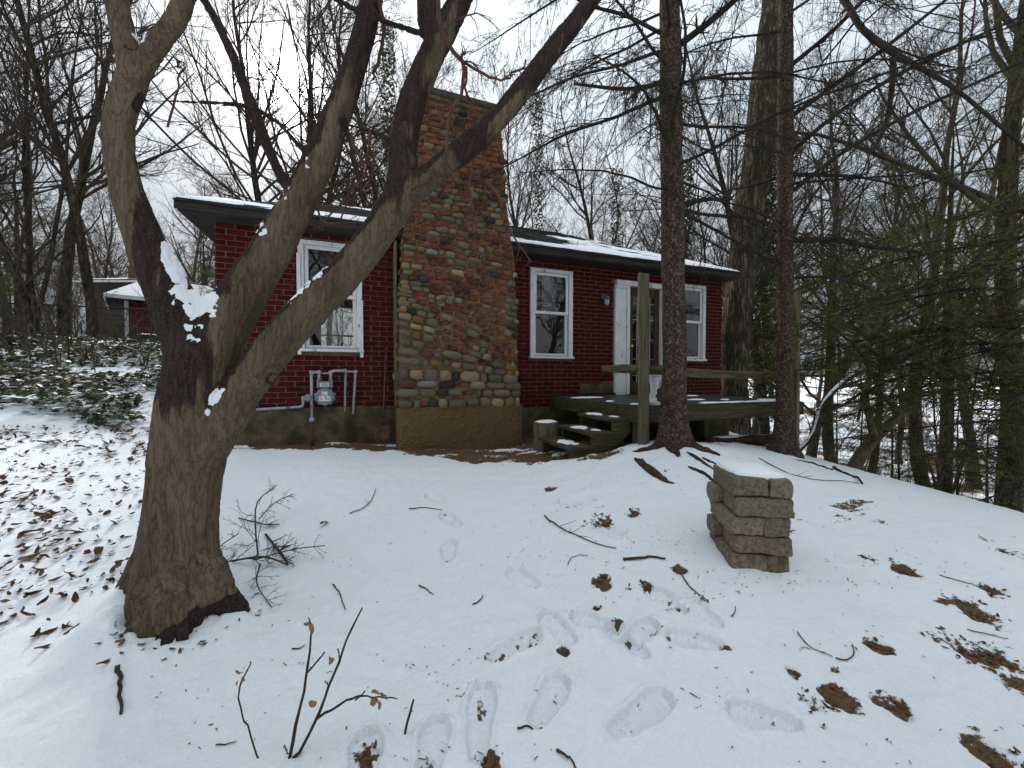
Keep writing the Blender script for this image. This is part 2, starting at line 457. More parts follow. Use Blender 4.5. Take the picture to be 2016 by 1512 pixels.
def attr_mix_mat(name, base_a, base_b, attr, bumpscale, bump, rough, stretch=(1, 1, 1), lo=.4, hi=.6, nz=9.0, noise_amt=.5, ca2=None, cb2=None, voro=None, bdist=.02):
    """two-tone material steered by a per-vertex float attribute with a ragged noisy border"""
    m, N, L, b = new_mat(name)
    b.inputs['Roughness'].default_value = rough; b.inputs['Specular IOR Level'].default_value = .25
    tc = N.new('ShaderNodeTexCoord'); mp = N.new('ShaderNodeMapping'); mp.inputs['Scale'].default_value = stretch
    L.new(tc.outputs['Object'], mp.inputs['Vector'])
    at = N.new('ShaderNodeAttribute'); at.attribute_name = attr
    ns = N.new('ShaderNodeTexNoise'); ns.inputs['Scale'].default_value = nz; ns.inputs['Detail'].default_value = 8; ns.inputs['Roughness'].default_value = .65
    L.new(mp.outputs[0], ns.inputs['Vector'])
    ma = N.new('ShaderNodeMath'); ma.operation = 'MULTIPLY_ADD'; ma.inputs[1].default_value = noise_amt; 
    sb = N.new('ShaderNodeMath'); sb.operation = 'SUBTRACT'; sb.inputs[1].default_value = .5
    L.new(ns.outputs['Fac'], sb.inputs[0]); L.new(sb.outputs[0], ma.inputs[0]); L.new(at.outputs['Fac'], ma.inputs[2])
    mr = N.new('ShaderNodeMapRange'); mr.inputs['From Min'].default_value = lo; mr.inputs['From Max'].default_value = hi
    mr.interpolation_type = 'SMOOTHSTEP'
    L.new(ma.outputs[0], mr.inputs['Value'])
    def two(c1, c2, sc):
        if c2 is None:
            n = N.new('ShaderNodeRGB'); n.outputs[0].default_value = (*c1, 1); return n.outputs[0]
        q = N.new('ShaderNodeTexNoise'); q.inputs['Scale'].default_value = sc; q.inputs['Detail'].default_value = 8; q.inputs['Roughness'].default_value = .7
        L.new(mp.outputs[0], q.inputs['Vector'])
        r = N.new('ShaderNodeValToRGB'); r.color_ramp.elements[0].position = .35; r.color_ramp.elements[1].position = .65
        r.color_ramp.elements[0].color = (*c1, 1); r.color_ramp.elements[1].color = (*c2, 1)
        L.new(q.outputs['Fac'], r.inputs['Fac']); return r.outputs[0]
    mx = N.new('ShaderNodeMixRGB')
    L.new(mr.outputs[0], mx.inputs['Fac']); L.new(two(base_a, ca2, nz * 2.5), mx.inputs['Color1']); L.new(two(base_b, cb2, nz * 3.5), mx.inputs['Color2'])
    L.new(mx.outputs[0], b.inputs['Base Color'])
    bp = N.new('ShaderNodeBump'); bp.inputs['Strength'].default_value = bump; bp.inputs['Distance'].default_value = bdist
    nb = N.new('ShaderNodeTexNoise'); nb.inputs['Scale'].default_value = bumpscale; nb.inputs['Detail'].default_value = 8; nb.inputs['Roughness'].default_value = .7
    L.new(mp.outputs[0], nb.inputs['Vector']); L.new(nb.outputs['Fac'], bp.inputs['Height']); L.new(bp.outputs[0], b.inputs['Normal'])
    return m
M['ground'] = attr_mix_mat('snow_and_earth', (.80, .835, .875), (.050, .030, .018), 'bare', 70, .8, .8, lo=.44, hi=.54, nz=22, noise_amt=1.1, ca2=(.86, .885, .915), cb2=(.18, .105, .055), bdist=.012)
def barkmat(name, c1, c2, crack=(1, 1, .3), cscale=22.0, cw=.09, dark=.35, fine=150.0, bump=1.0, bdist=.02, tone=6.0, wet=None, moss=None):
    """cracked bark: light plates parted by dark ragged fissures; optional wet stain steered by an attribute"""
    m, N, L, b = new_mat(name)
    b.inputs['Roughness'].default_value = .92; b.inputs['Specular IOR Level'].default_value = .08
    tc = N.new('ShaderNodeTexCoord'); mp = N.new('ShaderNodeMapping'); mp.inputs['Scale'].default_value = crack
    L.new(tc.outputs['Object'], mp.inputs['Vector'])
    def noise(sc, det, rough, vec):
        n = N.new('ShaderNodeTexNoise'); n.inputs['Scale'].default_value = sc; n.inputs['Detail'].default_value = det; n.inputs['Roughness'].default_value = rough
        L.new(vec, n.inputs['Vector']); return n.outputs['Fac']
    def mth(op, a, b_, c=None):
        n = N.new('ShaderNodeMath'); n.operation = op
        for i, v in enumerate((a, b_, c)):
            if v is None: continue
            if isinstance(v, (int, float)): n.inputs[i].default_value = v
            else: L.new(v, n.inputs[i])
        return n.outputs[0]
    def rng_(v, a, b_, c, d):
        n = N.new('ShaderNodeMapRange'); n.interpolation_type = 'SMOOTHSTEP'
        for i, q in enumerate((a, b_, c, d)): n.inputs[i + 1].default_value = q
        L.new(v, n.inputs[0]); return n.outputs[0]
    def mul(col, fac):
        n = N.new('ShaderNodeMixRGB'); n.blend_type = 'MULTIPLY'; n.inputs['Fac'].default_value = 1; L.new(col, n.inputs['Color1']); L.new(fac, n.inputs['Color2']); return n.outputs[0]
    def mix(fac, a, b_):
        n = N.new('ShaderNodeMixRGB'); L.new(fac, n.inputs['Fac']); L.new(a, n.inputs['Color1']); L.new(b_, n.inputs['Color2']); return n.outputs[0]
    def ramp(fac, a, b_, lo=.35, hi=.65):
        r = N.new('ShaderNodeValToRGB'); r.color_ramp.elements[0].position = lo; r.color_ramp.elements[1].position = hi
        r.color_ramp.elements[0].color = (*a, 1); r.color_ramp.elements[1].color = (*b_, 1); L.new(fac, r.inputs['Fac']); return r.outputs[0]
    v = mp.outputs[0]; o = tc.outputs['Object']
    ridge = mth('ABSOLUTE', mth('SUBTRACT', noise(cscale, 5, .6, v), .5), 0)
    plate = rng_(ridge, 0.0, cw, 0.0, 1.0)
    fn = noise(fine, 6, .7, o)
    col = ramp(noise(tone, 10, .72, v), c1, c2)
    if moss is not None: col = mix(rng_(noise(2.0, 6, .6, o), .5, .7, 0, .8), col, ramp(fn, moss, tuple(1.6 * q for q in moss)))
    if wet is not None:
        at = N.new('ShaderNodeAttribute'); at.attribute_name = wet[0]
        k = mth('MULTIPLY_ADD', mth('SUBTRACT', noise(7, 9, .68, v), .5), 1.0, at.outputs['Fac'])
        col = mix(rng_(k, .45, .55, 0, 1), col, ramp(fn, wet[1], wet[2]))
    col = mul(col, rng_(plate, 0, 1, dark, 1.0)); col = mul(col, rng_(fn, .25, .75, .68, 1.3))
    L.new(col, b.inputs['Base Color'])
    hgt = mth('MULTIPLY_ADD', fn, .22, plate)
    bp = N.new('ShaderNodeBump'); bp.inputs['Strength'].default_value = bump; bp.inputs['Distance'].default_value = bdist
    L.new(hgt, bp.inputs['Height']); L.new(bp.outputs[0], b.inputs['Normal'])
    return m
M['bark_fg'] = barkmat('smooth_grey_bark', (.084, .064, .044), (.160, .125, .088), (1, 1, .13), 40, .05, .72, 170, .6, .005, 6, ('wet', (.024, .0165, .0145), (.060, .043, .037)))
M['spruce_bark'] = barkmat('spruce_bark', (.080, .056, .045), (.140, .102, .084), (1, 1, .8), 30, .07, .5, 110, 1.0, .012, 14)
M['oak_bark'] = barkmat('oak_bark', (.085, .068, .052), (.185, .150, .115), (1, 1, .16), 13, .11, .42, 60, 1.0, .05, 4, None, (.042, .048, .022))
M['bark'] = barkmat('forest_bark', (.052, .042, .032), (.115, .094, .072), (1, 1, .25), 14, .10, .5, 60, .8, .02, 3)
def set_attr(me, name, vals):
    a = me.attributes.new(name, 'FLOAT', 'POINT'); a.data.foreach_set('value', np.asarray(vals, np.float32))

# ------------------------------------------------------------------ terrain
# house frame: s along the front wall, q out of the wall towards the camera
HA = math.atan2(.358, .934)
HD = np.array([math.cos(HA), math.sin(HA)]); HN = np.array([-math.sin(HA), math.cos(HA)])
HO = np.array([0, 6.6])
def hw(s, q):                       # house (s,q) -> world x,y
    return HO + HD * s - HN * q
def hs(px, py, q=0.0):              # pixel -> (s, z) on the plane q in front of the wall
    r = ray(px, py)
    z = (HN @ HO - q) / (HN @ r[:2])
    p = np.array([0, 0, CAMZ]) + r * z
    return float(HD @ (p[:2] - HO)), float(p[2])
CPTS = np.array([
 (0, 0, 0), (0, -5, -.4), (-5, -5, 0), (5, -5, -.9), (-1.8, 2.1, .21), (1.45, 2.3, .33), (1.54, 4.6, .64), (1.84, 4.3, .68), (3.54, 5.0, .48),
 (4.12, 5.59, .37), (-3.63, 5.1, .56), (-4.0, 5.0, .60), (-1.7, 5.3, .46), (.1, 5.9, .38), (1.2, 6.9, .42), (2, 7.3, .40), (4.5, 8.3, .28),
 (0, 3, .34), (0, 4.4, .42), (-.6, 5.1, .41), (.35, 5.2, .44), (.8, 4.5, .55), (-1.5, 4, .45), (-2.6, 4.4, .50), (0, 1.5, .17), (3, 3.5, .36), (3, 2, .22), (2.5, 1, .08),
 (4.9, 5.35, .13), (5.1, 4.7, .09), (5.4, 4, .04), (6.3, 5.6, -.7), (6.8, 4.5, -.75), (8, 7, -2.3), (12, 9, -3.6), (20, 15, -3.8), (40, 30, -2.4), (70, 60, -.5),
 (5.6, 2, -.12), (7.0, 2, -.75), (9, 2, -2.2), (12, 0, -3.2), (4, 0, -.3), (6, 10, -1.4), (8, 14, -3.0), (5, 20, -2.5), (12, 30, -3.0), (30, 60, -.8),
 (-4.6, 5, .68), (-6, 5, .80), (-5.2, 6.4, 1.05), (-7, 7, 1.45), (-7, 9.5, 2.05), (-10, 8, 1.95), (-12, 10, 2.3), (-6, 12, 2.15), (-12, 4, 1.25), (-6, 2, .48), (-4, 2, .35),
 (-3, 3.5, .47), (-13.2, 12.8, 1.5), (-11.5, 14.5, 1.45), (-17, 23, 1.45), (-9.5, 13.2, 1.6), (-15, 20, 2.4), (-10, 25, 2.2), (-30, 30, 2.6), (-20, 0, 1.5), (-60, 60, 2), (-3, 12, 1.0), (0, 14, .4), (0, 25, -.8), (0, 70, 0),
 (0, -40, -1), (-40, -30, 0), (40, -30, -3), (80, 0, -3), (-80, 0, 2), (0, 300, 1), (300, 100, 0), (-300, 100, 2), (0, -300, 0), (250, -200, 0), (-250, -200, 0), (200, 300, 0), (-200, 300, 2)], float)
def _phi(d): return np.sqrt(d * d + .6)
_A = _phi(np.linalg.norm(CPTS[:, None, :2] - CPTS[None, :, :2], axis=2)) + np.eye(len(CPTS)) * -.02
_W = np.linalg.solve(_A, CPTS[:, 2] - CPTS[:, 2].mean())
def gbase(xy):
    xy = np.atleast_2d(np.asarray(xy, float)); out = np.empty(len(xy))
    for i in range(0, len(xy), 40000):
        c = xy[i:i + 40000]
        out[i:i + 40000] = _phi(np.linalg.norm(c[:, None, :] - CPTS[None, :, :2], axis=2)) @ _W + CPTS[:, 2].mean()
    return out
def gz(x, y): return float(gbase([[x, y]])[0])
def ghit(px, py):
    r = ray(px, py); zs = np.linspace(.5, 30, 1200)
    P = np.array([0, 0, CAMZ]) + zs[:, None] * r
    d = P[:, 2] - gbase(P[:, :2])
    i = np.argmax(d < 0)
    if d[i] >= 0: return P[-1]
    if i == 0: return P[0]
    t = d[i - 1] / (d[i - 1] - d[i])
    p = P[i - 1] * (1 - t) + P[i] * t
    return p

rngG = np.random.default_rng(5)
# polar sheet, finer where the yard lies
ang_f = np.arange(-62, 62.01, .23)
ang_c = np.linspace(62, 298, 60)[1:-1]
ANG = np.radians(np.concatenate([ang_f, ang_c]))
rad = [.25]
while rad[-1] < 5.2: rad.append(rad[-1] * (1.03 if rad[-1] < .95 else (1.0039 if rad[-1] < 2.5 else 1.0068)))
while rad[-1] < 13: rad.append(rad[-1] * 1.011)
while rad[-1] < 420: rad.append(rad[-1] * 1.045)
RAD = np.array(rad)
nA, nR = len(ANG), len(RAD)
GX = (RAD[:, None] * np.sin(ANG)[None]).ravel(); GY = (RAD[:, None] * np.cos(ANG)[None]).ravel()
XY = np.stack([GX, GY], 1)
GZ = gbase(XY)
P3 = np.stack([GX, GY, np.zeros_like(GX)], 1)
bare = np.zeros(len(XY))
# bare earth: named patches (pixel, radius)
PATCH = [(1180, 1022, .075), (1192, 1030, .05), (1185, 1142, .065), (1240, 1156, .03), (1272, 1152, .05), (1920, 1200, .13), (1880, 1272, .13), (1945, 1285, .11),
         (1655, 1376, .075), (1605, 1382, .06), (1965, 1168, .08), (2012, 1352, .10), (1735, 1270, .05), (720, 1474, .045), (960, 1297, .02), (1560, 1318, .03),
         (1950, 1290, .10), (1760, 1382, .05), (1998, 1512, .1), (1640, 1312, .03), (1705, 1097, .06), (1775, 1112, .07), (1780, 1122, .06), (1565, 1020, .08), (1990, 1090, .08),
         (1110, 1280, .03), (1175, 1195, .025), (1218, 1225, .03), (1430, 1272, .03), (1250, 1010, .06), (1080, 960, .06), (1340, 1120, .05), (1380, 1180, .04), (965, 1515, .04), (1660, 1020, .05), (1740, 1030, .05), (1940, 1060, .06), (1620, 1425, .02)]
nw = fbm(P3 * np.array([9, 9, 1]), 4, 3, .62)
for (px, py, r) in PATCH:
    p = ghit(px, py)
    d = np.hypot(XY[:, 0] - p[0], XY[:, 1] - p[1]) / (r * .72)
    m = d < 2.2
    bare[m] = np.maximum(bare[m], np.clip(.86 - .42 * d[m] + .9 * nw[m], 0, .85))
# dirt along the front of the house, the chimney and the steps
s_ = (XY - HO) @ HD; q_ = -((XY - HO) @ HN)
edge = .42 + .22 * nw + 1.38 * np.exp(-((s_ + .6) / 1.1) ** 2) + 1.45 * np.exp(-((s_ - .35) / .62) ** 2) + .8 * np.exp(-((s_ - 1.5) / .8) ** 2)
band = np.where((s_ > -4.6) & (s_ < 4.9) & (q_ > -5.2), sstep(edge + .16, edge - .16, q_), 0)
bare = np.maximum(bare, band * (0.66 + .55 * fbm(P3 * 3.2, 4, 9) + .55 * fbm(np.stack([s_ * 1.5, q_ * 8, 0 * s_], 1), 3, 10)))
under = ((s_ > .55) & (s_ < 3.7) & (q_ > 0) & (q_ < 2.25))
bare = np.where(under, np.maximum(bare, .8), bare)
# grubby streaks on the slope right of the pillar and in front of the wall
tram = np.exp(-((XY[:, 0] - .6) / 1.0) ** 2 - ((XY[:, 1] - 3.6) / .9) ** 2)
n2 = fbm(np.stack([s_ * 1.2, q_ * 6.5, 0 * s_], 1), 4, 21)
reg1 = np.exp(-((XY[:, 0] - 3.1) / 1.7) ** 2 - ((XY[:, 1] - 2.9) / 1.5) ** 2)
reg2 = np.exp(-((s_ + 2.0) / 1.6) ** 2 - ((q_ - .75) / .25) ** 2)
reg3 = np.exp(-((XY[:, 0] - .9) / 1.2) ** 2 - ((XY[:, 1] - 3.2) / .8) ** 2)
reg4 = np.exp(-((XY[:, 0] - .8) / 2.2) ** 2 - ((XY[:, 1] - 3.2) / 1.2) ** 2)
bare = np.maximum(bare, reg4 * np.clip((fbm(P3 * np.array([11, 16, 1]), 4, 90, .62) - .30) * 2.6, 0, .52))
bare = np.maximum(bare, np.clip((n2 - .28) * 2.4, 0, .62) * np.clip(reg1 + reg2 * 1.3 + reg3 * .8, 0, 1.1))
# forest floor: patches of bare leaves showing
far = sstep(0, 2.5, np.maximum(XY[:, 0] - 5.6, np.maximum(-(XY[:, 0] + 4.9) - 1.4 * (XY[:, 1] < 4.6), XY[:, 1] - 11.5)))
far = far * (XY[:, 1] > 1.5)
bare = np.maximum(bare, far * np.clip(.36 + 1.0 * fbm(P3 * .9, 4, 31), 0, 1))
# snow sheet relief
GZ = GZ + .018 * fbm(P3 * 1.3, 3, 41) + .015 * fbm(P3 * 6, 3, 43) + .007 * fbm(P3 * 22, 2, 44) * (RAD.repeat(nA) < 14) - .022 * sstep(.35, .75, bare)
GZ = GZ + tram * (.020 * fbm(P3 * 7, 3, 47))
# mound of snow over the roots of the big tree and a hollow round it
tb = np.array([-1.80, 2.08])
dt = np.hypot(XY[:, 0] - tb[0], XY[:, 1] - tb[1])
GZ += (.055 + .055 * np.clip(-(XY[:, 0] - tb[0]) - .3 * (XY[:, 1] - tb[1]), -.3, .3) / .3 + .05 * fbm(P3 * 9, 3, 61)) * np.exp(-((dt - .28) / .17) ** 2)
for (ax, ay) in ((-.55, -.75), (.8, -.35), (-.9, .1)):
    al = (XY - tb) @ np.array([ax, ay]); pe = (XY - tb) @ np.array([-ay, ax])
    GZ += .07 * np.exp(-(pe / .09) ** 2) * sstep(0, .2, al) * np.exp(-np.clip(al, 0, 9) / .35)
# root mound of the spruce
dsx = np.hypot(XY[:, 0] - 1.84, XY[:, 1] - 4.3); GZ += .06 * np.exp(-(dsx / .55) ** 2)
# boot prints (toe pixel, heel pixel)
PRINTS = [((952, 1345), (938, 1505)), ((1108, 1332), (1048, 1432)), ((1318, 1366), (1200, 1446)), ((860, 1428), (838, 1545)), ((1064, 1243), (962, 1302)),
          ((1068, 1205), (1130, 1268)), ((1190, 1228), (1272, 1290)), ((884, 1062), (884, 1104)), ((1000, 1118), (1062, 1152)), ((1280, 1228), (1236, 1264)),
          ((1312, 1248), (1425, 1272)), ((1448, 1402), (1560, 1424)), ((870, 1008), (905, 1036)), ((722, 1462), (712, 1560)), ((1138, 1214), (1205, 1236)),
          ((1290, 1165), (1330, 1190)), ((1180, 1035), (1215, 1052)), ((1105, 985), (1140, 1000)), ((845, 975), (870, 988)), ((1360, 1188), (1395, 1215))]
fine = RAD.repeat(nA) < 6
for (a, b) in PRINTS:
    A = ghit(*a)[:2]; B = ghit(*b)[:2]
    L_ = np.linalg.norm(A - B); u = (A - B) / max(L_, 1e-6); c = (A + B) / 2; L_ = min(max(L_, .26), .33)
    al = (XY - c) @ u; pe = (XY - c) @ np.array([-u[1], u[0]])
    m = fine & (np.abs(al) < .3) & (np.abs(pe) < .2)
    t = al[m] / (L_ / 2)
    half = .047 + .010 * np.cos((t - .45) * 2.2) - .006 * np.exp(-((t + .15) / .25) ** 2)
    half = half * np.sqrt(np.clip(1 - np.abs(t) ** 5, 0.0001, 1))
    e = np.maximum(np.abs(pe[m]) - half, (np.abs(t) - 1) * L_ / 2)
    e = e + .006 * fbm(P3[m] * 45, 2, 5)
    dep = sstep(.004, -.004, e) * (.021 + .009 * fbm(P3[m] * 12, 2, 6) + .008 * np.sin(al[m] * 2 * math.pi / .03 + np.abs(pe[m]) * 90)) - .009 * np.exp(-((e - .014) / .010) ** 2)
    GZ[m] -= dep
    bare[m] = np.maximum(bare[m], np.clip(sstep(.0, -.01, e) * (.20 + .55 * fbm(P3[m] * 16, 3, 77)), 0, .5))
V = np.stack([GX, GY, GZ], 1)
V = np.vstack([V, [[0, 0, gz(0, 0)]]])
i = np.arange(nR - 1)[:, None] * nA; j = np.arange(nA)[None]; j2 = (j + 1) % nA
Q = np.stack([i + j, i + nA + j, i + nA + j2, i + j2], -1).reshape(-1, 4)
T = np.stack([np.arange(nA), (np.arange(nA) + 1) % nA, np.full(nA, len(V) - 1)], 1)
gme = mesh_np('ground', V, [Q, T])
set_attr(gme, 'bare', np.append(bare, 0))
ground = link('ground', gme, M['ground'])
tag(ground, kind='structure')
# fast lookup of the finished surface near the yard
def gsurf(x, y):
    r = math.hypot(x, y); a = math.degrees(math.atan2(x, y))
    if not -61.8 < a < 61.8 or r < .3: return gz(x, y)
    ri = min(int(np.searchsorted(RAD, r)), nR - 1)
    ai = int(round((a + 62) / .23))
    return float(GZ[ri * nA + ai])

# ------------------------------------------------------------------ the house
H = thing('brick_house', 'small red painted brick house with a fieldstone chimney and low hip roof', 'house', (HO[0], HO[1], 0), HA)
SL, SR, DEP = -4.185, 4.86, 5.0
ZF, ZT = 1.03, 3.50
rng = np.random.default_rng(11)
def win_rect(pxl, pxr, zt, zb):
    return hs(pxl, 600)[0], hs(pxr, 600)[0], zb, zt
WINS = [win_rect(588, 713, 3.40, 1.845), win_rect(1042.6, 1125.7, 3.36, 1.80), None]
WINS[2] = (WINS[1][0] + 3.19, WINS[1][1] + 3.19, 1.80, 3.36)
DOORR = (2.067, 3.237, 1.10, 3.30)
def cells(s0, s1, z0, z1, holes):
    xs = sorted({s0, s1, *[v for h in holes for v in h[:2]]}); zs = sorted({z0, z1, *[v for h in holes for v in h[2:]]})
    out = []
    for a, b in zip(xs, xs[1:]):
        for c, d in zip(zs, zs[1:]):
            mx, mz = (a + b) / 2, (c + d) / 2
            if any(h[0] < mx < h[1] and h[2] < mz < h[3] for h in holes): continue
            if mx < s0 or mx > s1 or mz < z0 or mz > z1: continue
            out.append((a, b, c, d))
    return out
wins_in = [(a + .04, b - .04, c + .04, d - .04) for (a, b, c, d) in WINS]
door_in = (DOORR[0] + .27, DOORR[1] - .03, 1.06, DOORR[3] - .06)
w = MB()
for (a, b, c, d) in cells(SL + .001, SR - .001, .88, ZT, wins_in + [door_in]):
    w.box(a, b, .0, .18, c, d)
wall = w.build('front_wall', M['mortar'], H)
tag(wall, 'red painted brick front wall with pale mortar joints')
back_win = [(-3.45, -2.35, 1.75, 3.3), (.2, 1.1, 1.8, 3.3)]
w = MB()
for (a, b, c, d) in cells(SL, SR, .88, ZT, back_win): w.box(a, b, DEP - .18, DEP, c, d)
w.build('back_wall', M['brick'], H)
w = MB().box(SL, SL + .18, .181, DEP - .181, .88, ZT); sw = w.build('side_wall', M['mortar'], H)
w = MB().box(SR - .18, SR, .181, DEP - .181, .88, ZT); w.build('side_wall', M['brick'], H)
MB().box(SL + .18, SR - .18, .18, DEP - .18, .95, 1.08).build('floor', M['inner'], H)
MB().box(SL + .18, SR - .18, .18, DEP - .18, ZT - .08, ZT - .02).build('ceiling', M['inner'], H)
MB().box(-1.5, -1.38, .185, DEP - .185, 1.085, ZT - .085).build('partition', M['inner'], H)
# bricks
brick_cache = {}
def brick_me(l, hh):
    k = (round(l, 3), round(hh, 3))
    if k not in brick_cache:
        b = MB().bbox(-k[0] / 2, k[0] / 2, -.007, .008, -k[1] / 2, k[1] / 2, .003)
        me = bpy.data.meshes.new('brick'); me.from_pydata(np.concatenate(b.v).tolist(), [], b.f); me.update()
        me.materials.append(M['brick']); brick_cache[k] = me
    return brick_cache[k]
openings = [(a - .002, b + .002, c - .0, d + .0) for (a, b, c, d) in WINS] + [(DOORR[0], DOORR[1], .9, DOORR[3])]
bricks = []
CH_L, CH_R = -1.93, -.02          # chimney footprint on the wall
def lay(s0, s1, zb, zt, course, pitch, seed):
    r = np.random.default_rng(seed); k = 0; z = zb
    while z + course * .8 < zt:
        zc = z + course / 2
        blocks = [(o[0], o[1]) for o in openings if o[2] < zc + course * .35 and o[3] > zc - course * .35]
        x = s0 - (pitch / 2 if k % 2 else 0) + r.uniform(-.01, .01)
        while x < s1:
            a, b = max(x, s0), min(x + pitch, s1)
            segs = [(a, b)]
            for (o0, o1) in blocks:
                ns = []
                for (c, d) in segs:
                    if d <= o0 or c >= o1: ns.append((c, d)); continue
                    if c < o0: ns.append((c, o0))
                    if d > o1: ns.append((o1, d))
                segs = ns
            for (c, d) in segs:
                if d - c > .045: bricks.append(((c + d) / 2, zc, round(d - c - .012, 2), course - .012))
            x += pitch + r.uniform(-.004, .004)
        z += course; k += 1
lay(SL, CH_L, ZF, ZT + .03, .0752, .226, 1)
lay(CH_R, SR, .93, ZT + .03, .0745, .243, 2)
# patch of bare render where bricks are missing by the steps, below the white door trim
bricks = [b for b in bricks if not (1.35 < b[0] < 2.06 and 1.17 < b[1] < 1.29 + .06 * (b[0] > 1.75))]
def app_size(b):
    p = hw(b[0], 0); return -(b[2] / (p[1] ** 2))
cand = sorted(bricks, key=app_size)
named, rest = cand[:300], cand[300:]
for (s, z, l, hh) in named:
    o = link('brick', brick_me(l, hh), None, wall)
    o.location = (s, rng.uniform(-.002, .002), z); o.rotation_euler = (rng.uniform(-.01, .01), rng.uniform(-.006, .006), rng.uniform(-.008, .008))
b = MB()
for (s, z, l, hh) in rest:
    y = rng.uniform(-.002, .002)
    b.bbox(s - l / 2, s + l / 2, -.007 + y, .008, z - hh / 2, z + hh / 2, .003)
o = b.build('brickwork', M['brick'], wall); tag(o, kind='stuff')
# bricks of the left end wall (seen edge on past the corner)
b = MB()
for k in range(32):
    z = ZF + .0752 * k
    y = -.0 - (.113 if k % 2 else 0)
    while y < DEP:
        a, c = max(y, .012), min(y + .215, DEP)
        if c - a > .04: b.bbox(SL - .012, SL + .008, a, c, z + .005, z + .07, .004)
        y += .226
o = b.build('brickwork', M['brick'], sw); tag(o, kind='stuff')
# foundation
f = MB().box(SL - .03, CH_L + .05, -.05, .2, -.2, ZF - .004).build('foundation', M['concrete'], H)
f = MB().box(CH_R - .05, SR + .02, -.045, .2, -.4, .926).build('foundation', M['concrete'], H)
MB().box(SL - .03, SL + .2, .201, DEP, -.2, ZF - .004).box(SR - .2, SR + .02, .201, DEP, -1.6, .926).box(SL, SR, DEP - .2, DEP + .02, -1.6, .88).build('foundation', M['concrete'], H)
# irregular render lip on top of left foundation
b = MB(); x = SL
while x < CH_L:
    l = rng.uniform(.05, .16); b.bbox(x, min(x + l, CH_L), -.05 - rng.uniform(.006, .03), -.0, ZF - rng.uniform(.03, .07), ZF + rng.uniform(-.01, .018), .008); x += l
b.build('render_lip', M['concrete'], H)
MB().box(1.33, 2.06, -.014, -.001, 1.165, 1.34).build('bare_render_patch', M['concrete'], H)

# ---- windows
def window(rect, curtain=False, sashmat='white_clean', storm=False):
    a, b, c, d = rect
    t = .075
    fr = MB()
    fr.bbox(a, b, -.045, .03, d - t * .8, d, .004); fr.bbox(a, a + t, -.043, .03, c + .03, d - t * .8 - .002, .004); fr.bbox(b - t, b, -.043, .03, c + .03, d - t * .8 - .002, .004)
    wi = fr.build('window', M['white'], H)
    si = MB().bbox(a - .02, b + .02, -.075, .06, c - .012, c + .028, .006).build('sill', M['white'], wi)
    mid = (c + d) / 2 + .02
    def sash(y0, y1, z0, z1, nm):
        m = MB(); e = .05; x0, x1 = a + t + .004, b - t - .004
        m.bbox(x0, x1, y0, y1, z1 - e, z1, .004); m.bbox(x0, x1, y0, y1, z0, z0 + e, .004)
        m.bbox(x0, x0 + e, y0 + .001, y1 - .001, z0 + e, z1 - e, .004); m.bbox(x1 - e, x1, y0 + .001, y1 - .001, z0 + e, z1 - e, .004)
        so = m.build(nm, M[sashmat], wi)
        g = MB().add([(x0 + e, 0, z0 + e), (x1 - e, 0, z0 + e), (x1 - e, 0, z1 - e), (x0 + e, 0, z1 - e)], [(0, 1, 2, 3)])
        go = g.build('pane', M['glass'], wi); go.location = (0, (y0 + y1) / 2, 0)
    sash(-.015, .018, mid - .025, d - t * .8 - .004, 'upper_sash')
    sash(.022, .052, c + .03, mid + .025, 'lower_sash')
    ins = MB(); ins.box(a + .041, a + .07, .031, .178, c + .04, d - .04); ins.box(b - .07, b - .041, .031, .178, c + .04, d - .04)
    ins.build('inner_jamb', M['white_clean'], wi)
    if curtain:
        for (x0, x1) in ((a + .05, a + .15), (a + .36, a + .62)):
            n = 28; xs = np.linspace(x0, x1, n); V = []
            for z in (c + .75, d - .06):
                for k, x in enumerate(xs): V.append((x, .24 + .02 * math.sin(k * 1.1), z))
            m = MB().add(V, [(k, k + 1, n + k + 1, n + k) for k in range(n - 1)])
            m.build('curtain', M['curtain'], wi, smooth=True)
    return wi
window(WINS[0], sashmat='white'); 
bw = MB(); a, b_, c, d = WINS[0]
bw.bbox(a - .012, a + .035, -.07, -.046, c - .06, d - .2, .004); bw.build('casing_strip', M['white'], H)
MB().bbox(b_ - .035, b_ + .012, -.07, -.046, c - .09, c + .75, .004).build('casing_strip', M['white'], H)
window(WINS[1], True); window(WINS[2])
# back windows (white frames seen through the front window)
for (a, b_, c, d) in back_win:
    m = MB(); t = .05
    m.box(a, b_, DEP - .12, DEP - .06, d - t, d); m.box(a, b_, DEP - .12, DEP - .06, c, c + t); m.box(a, a + t, DEP - .12, DEP - .06, c + t, d - t); m.box(b_ - t, b_, DEP - .12, DEP - .06, c + t, d - t)
    m.box(a + t, b_ - t, DEP - .11, DEP - .07, (c + d) / 2 - .02, (c + d) / 2 + .02); m.box((a + b_) / 2 - .012, (a + b_) / 2 + .012, DEP - .10, DEP - .08, c + t, (c + d) / 2 - .02)
    m.build('back_window', M['white_clean'], H)
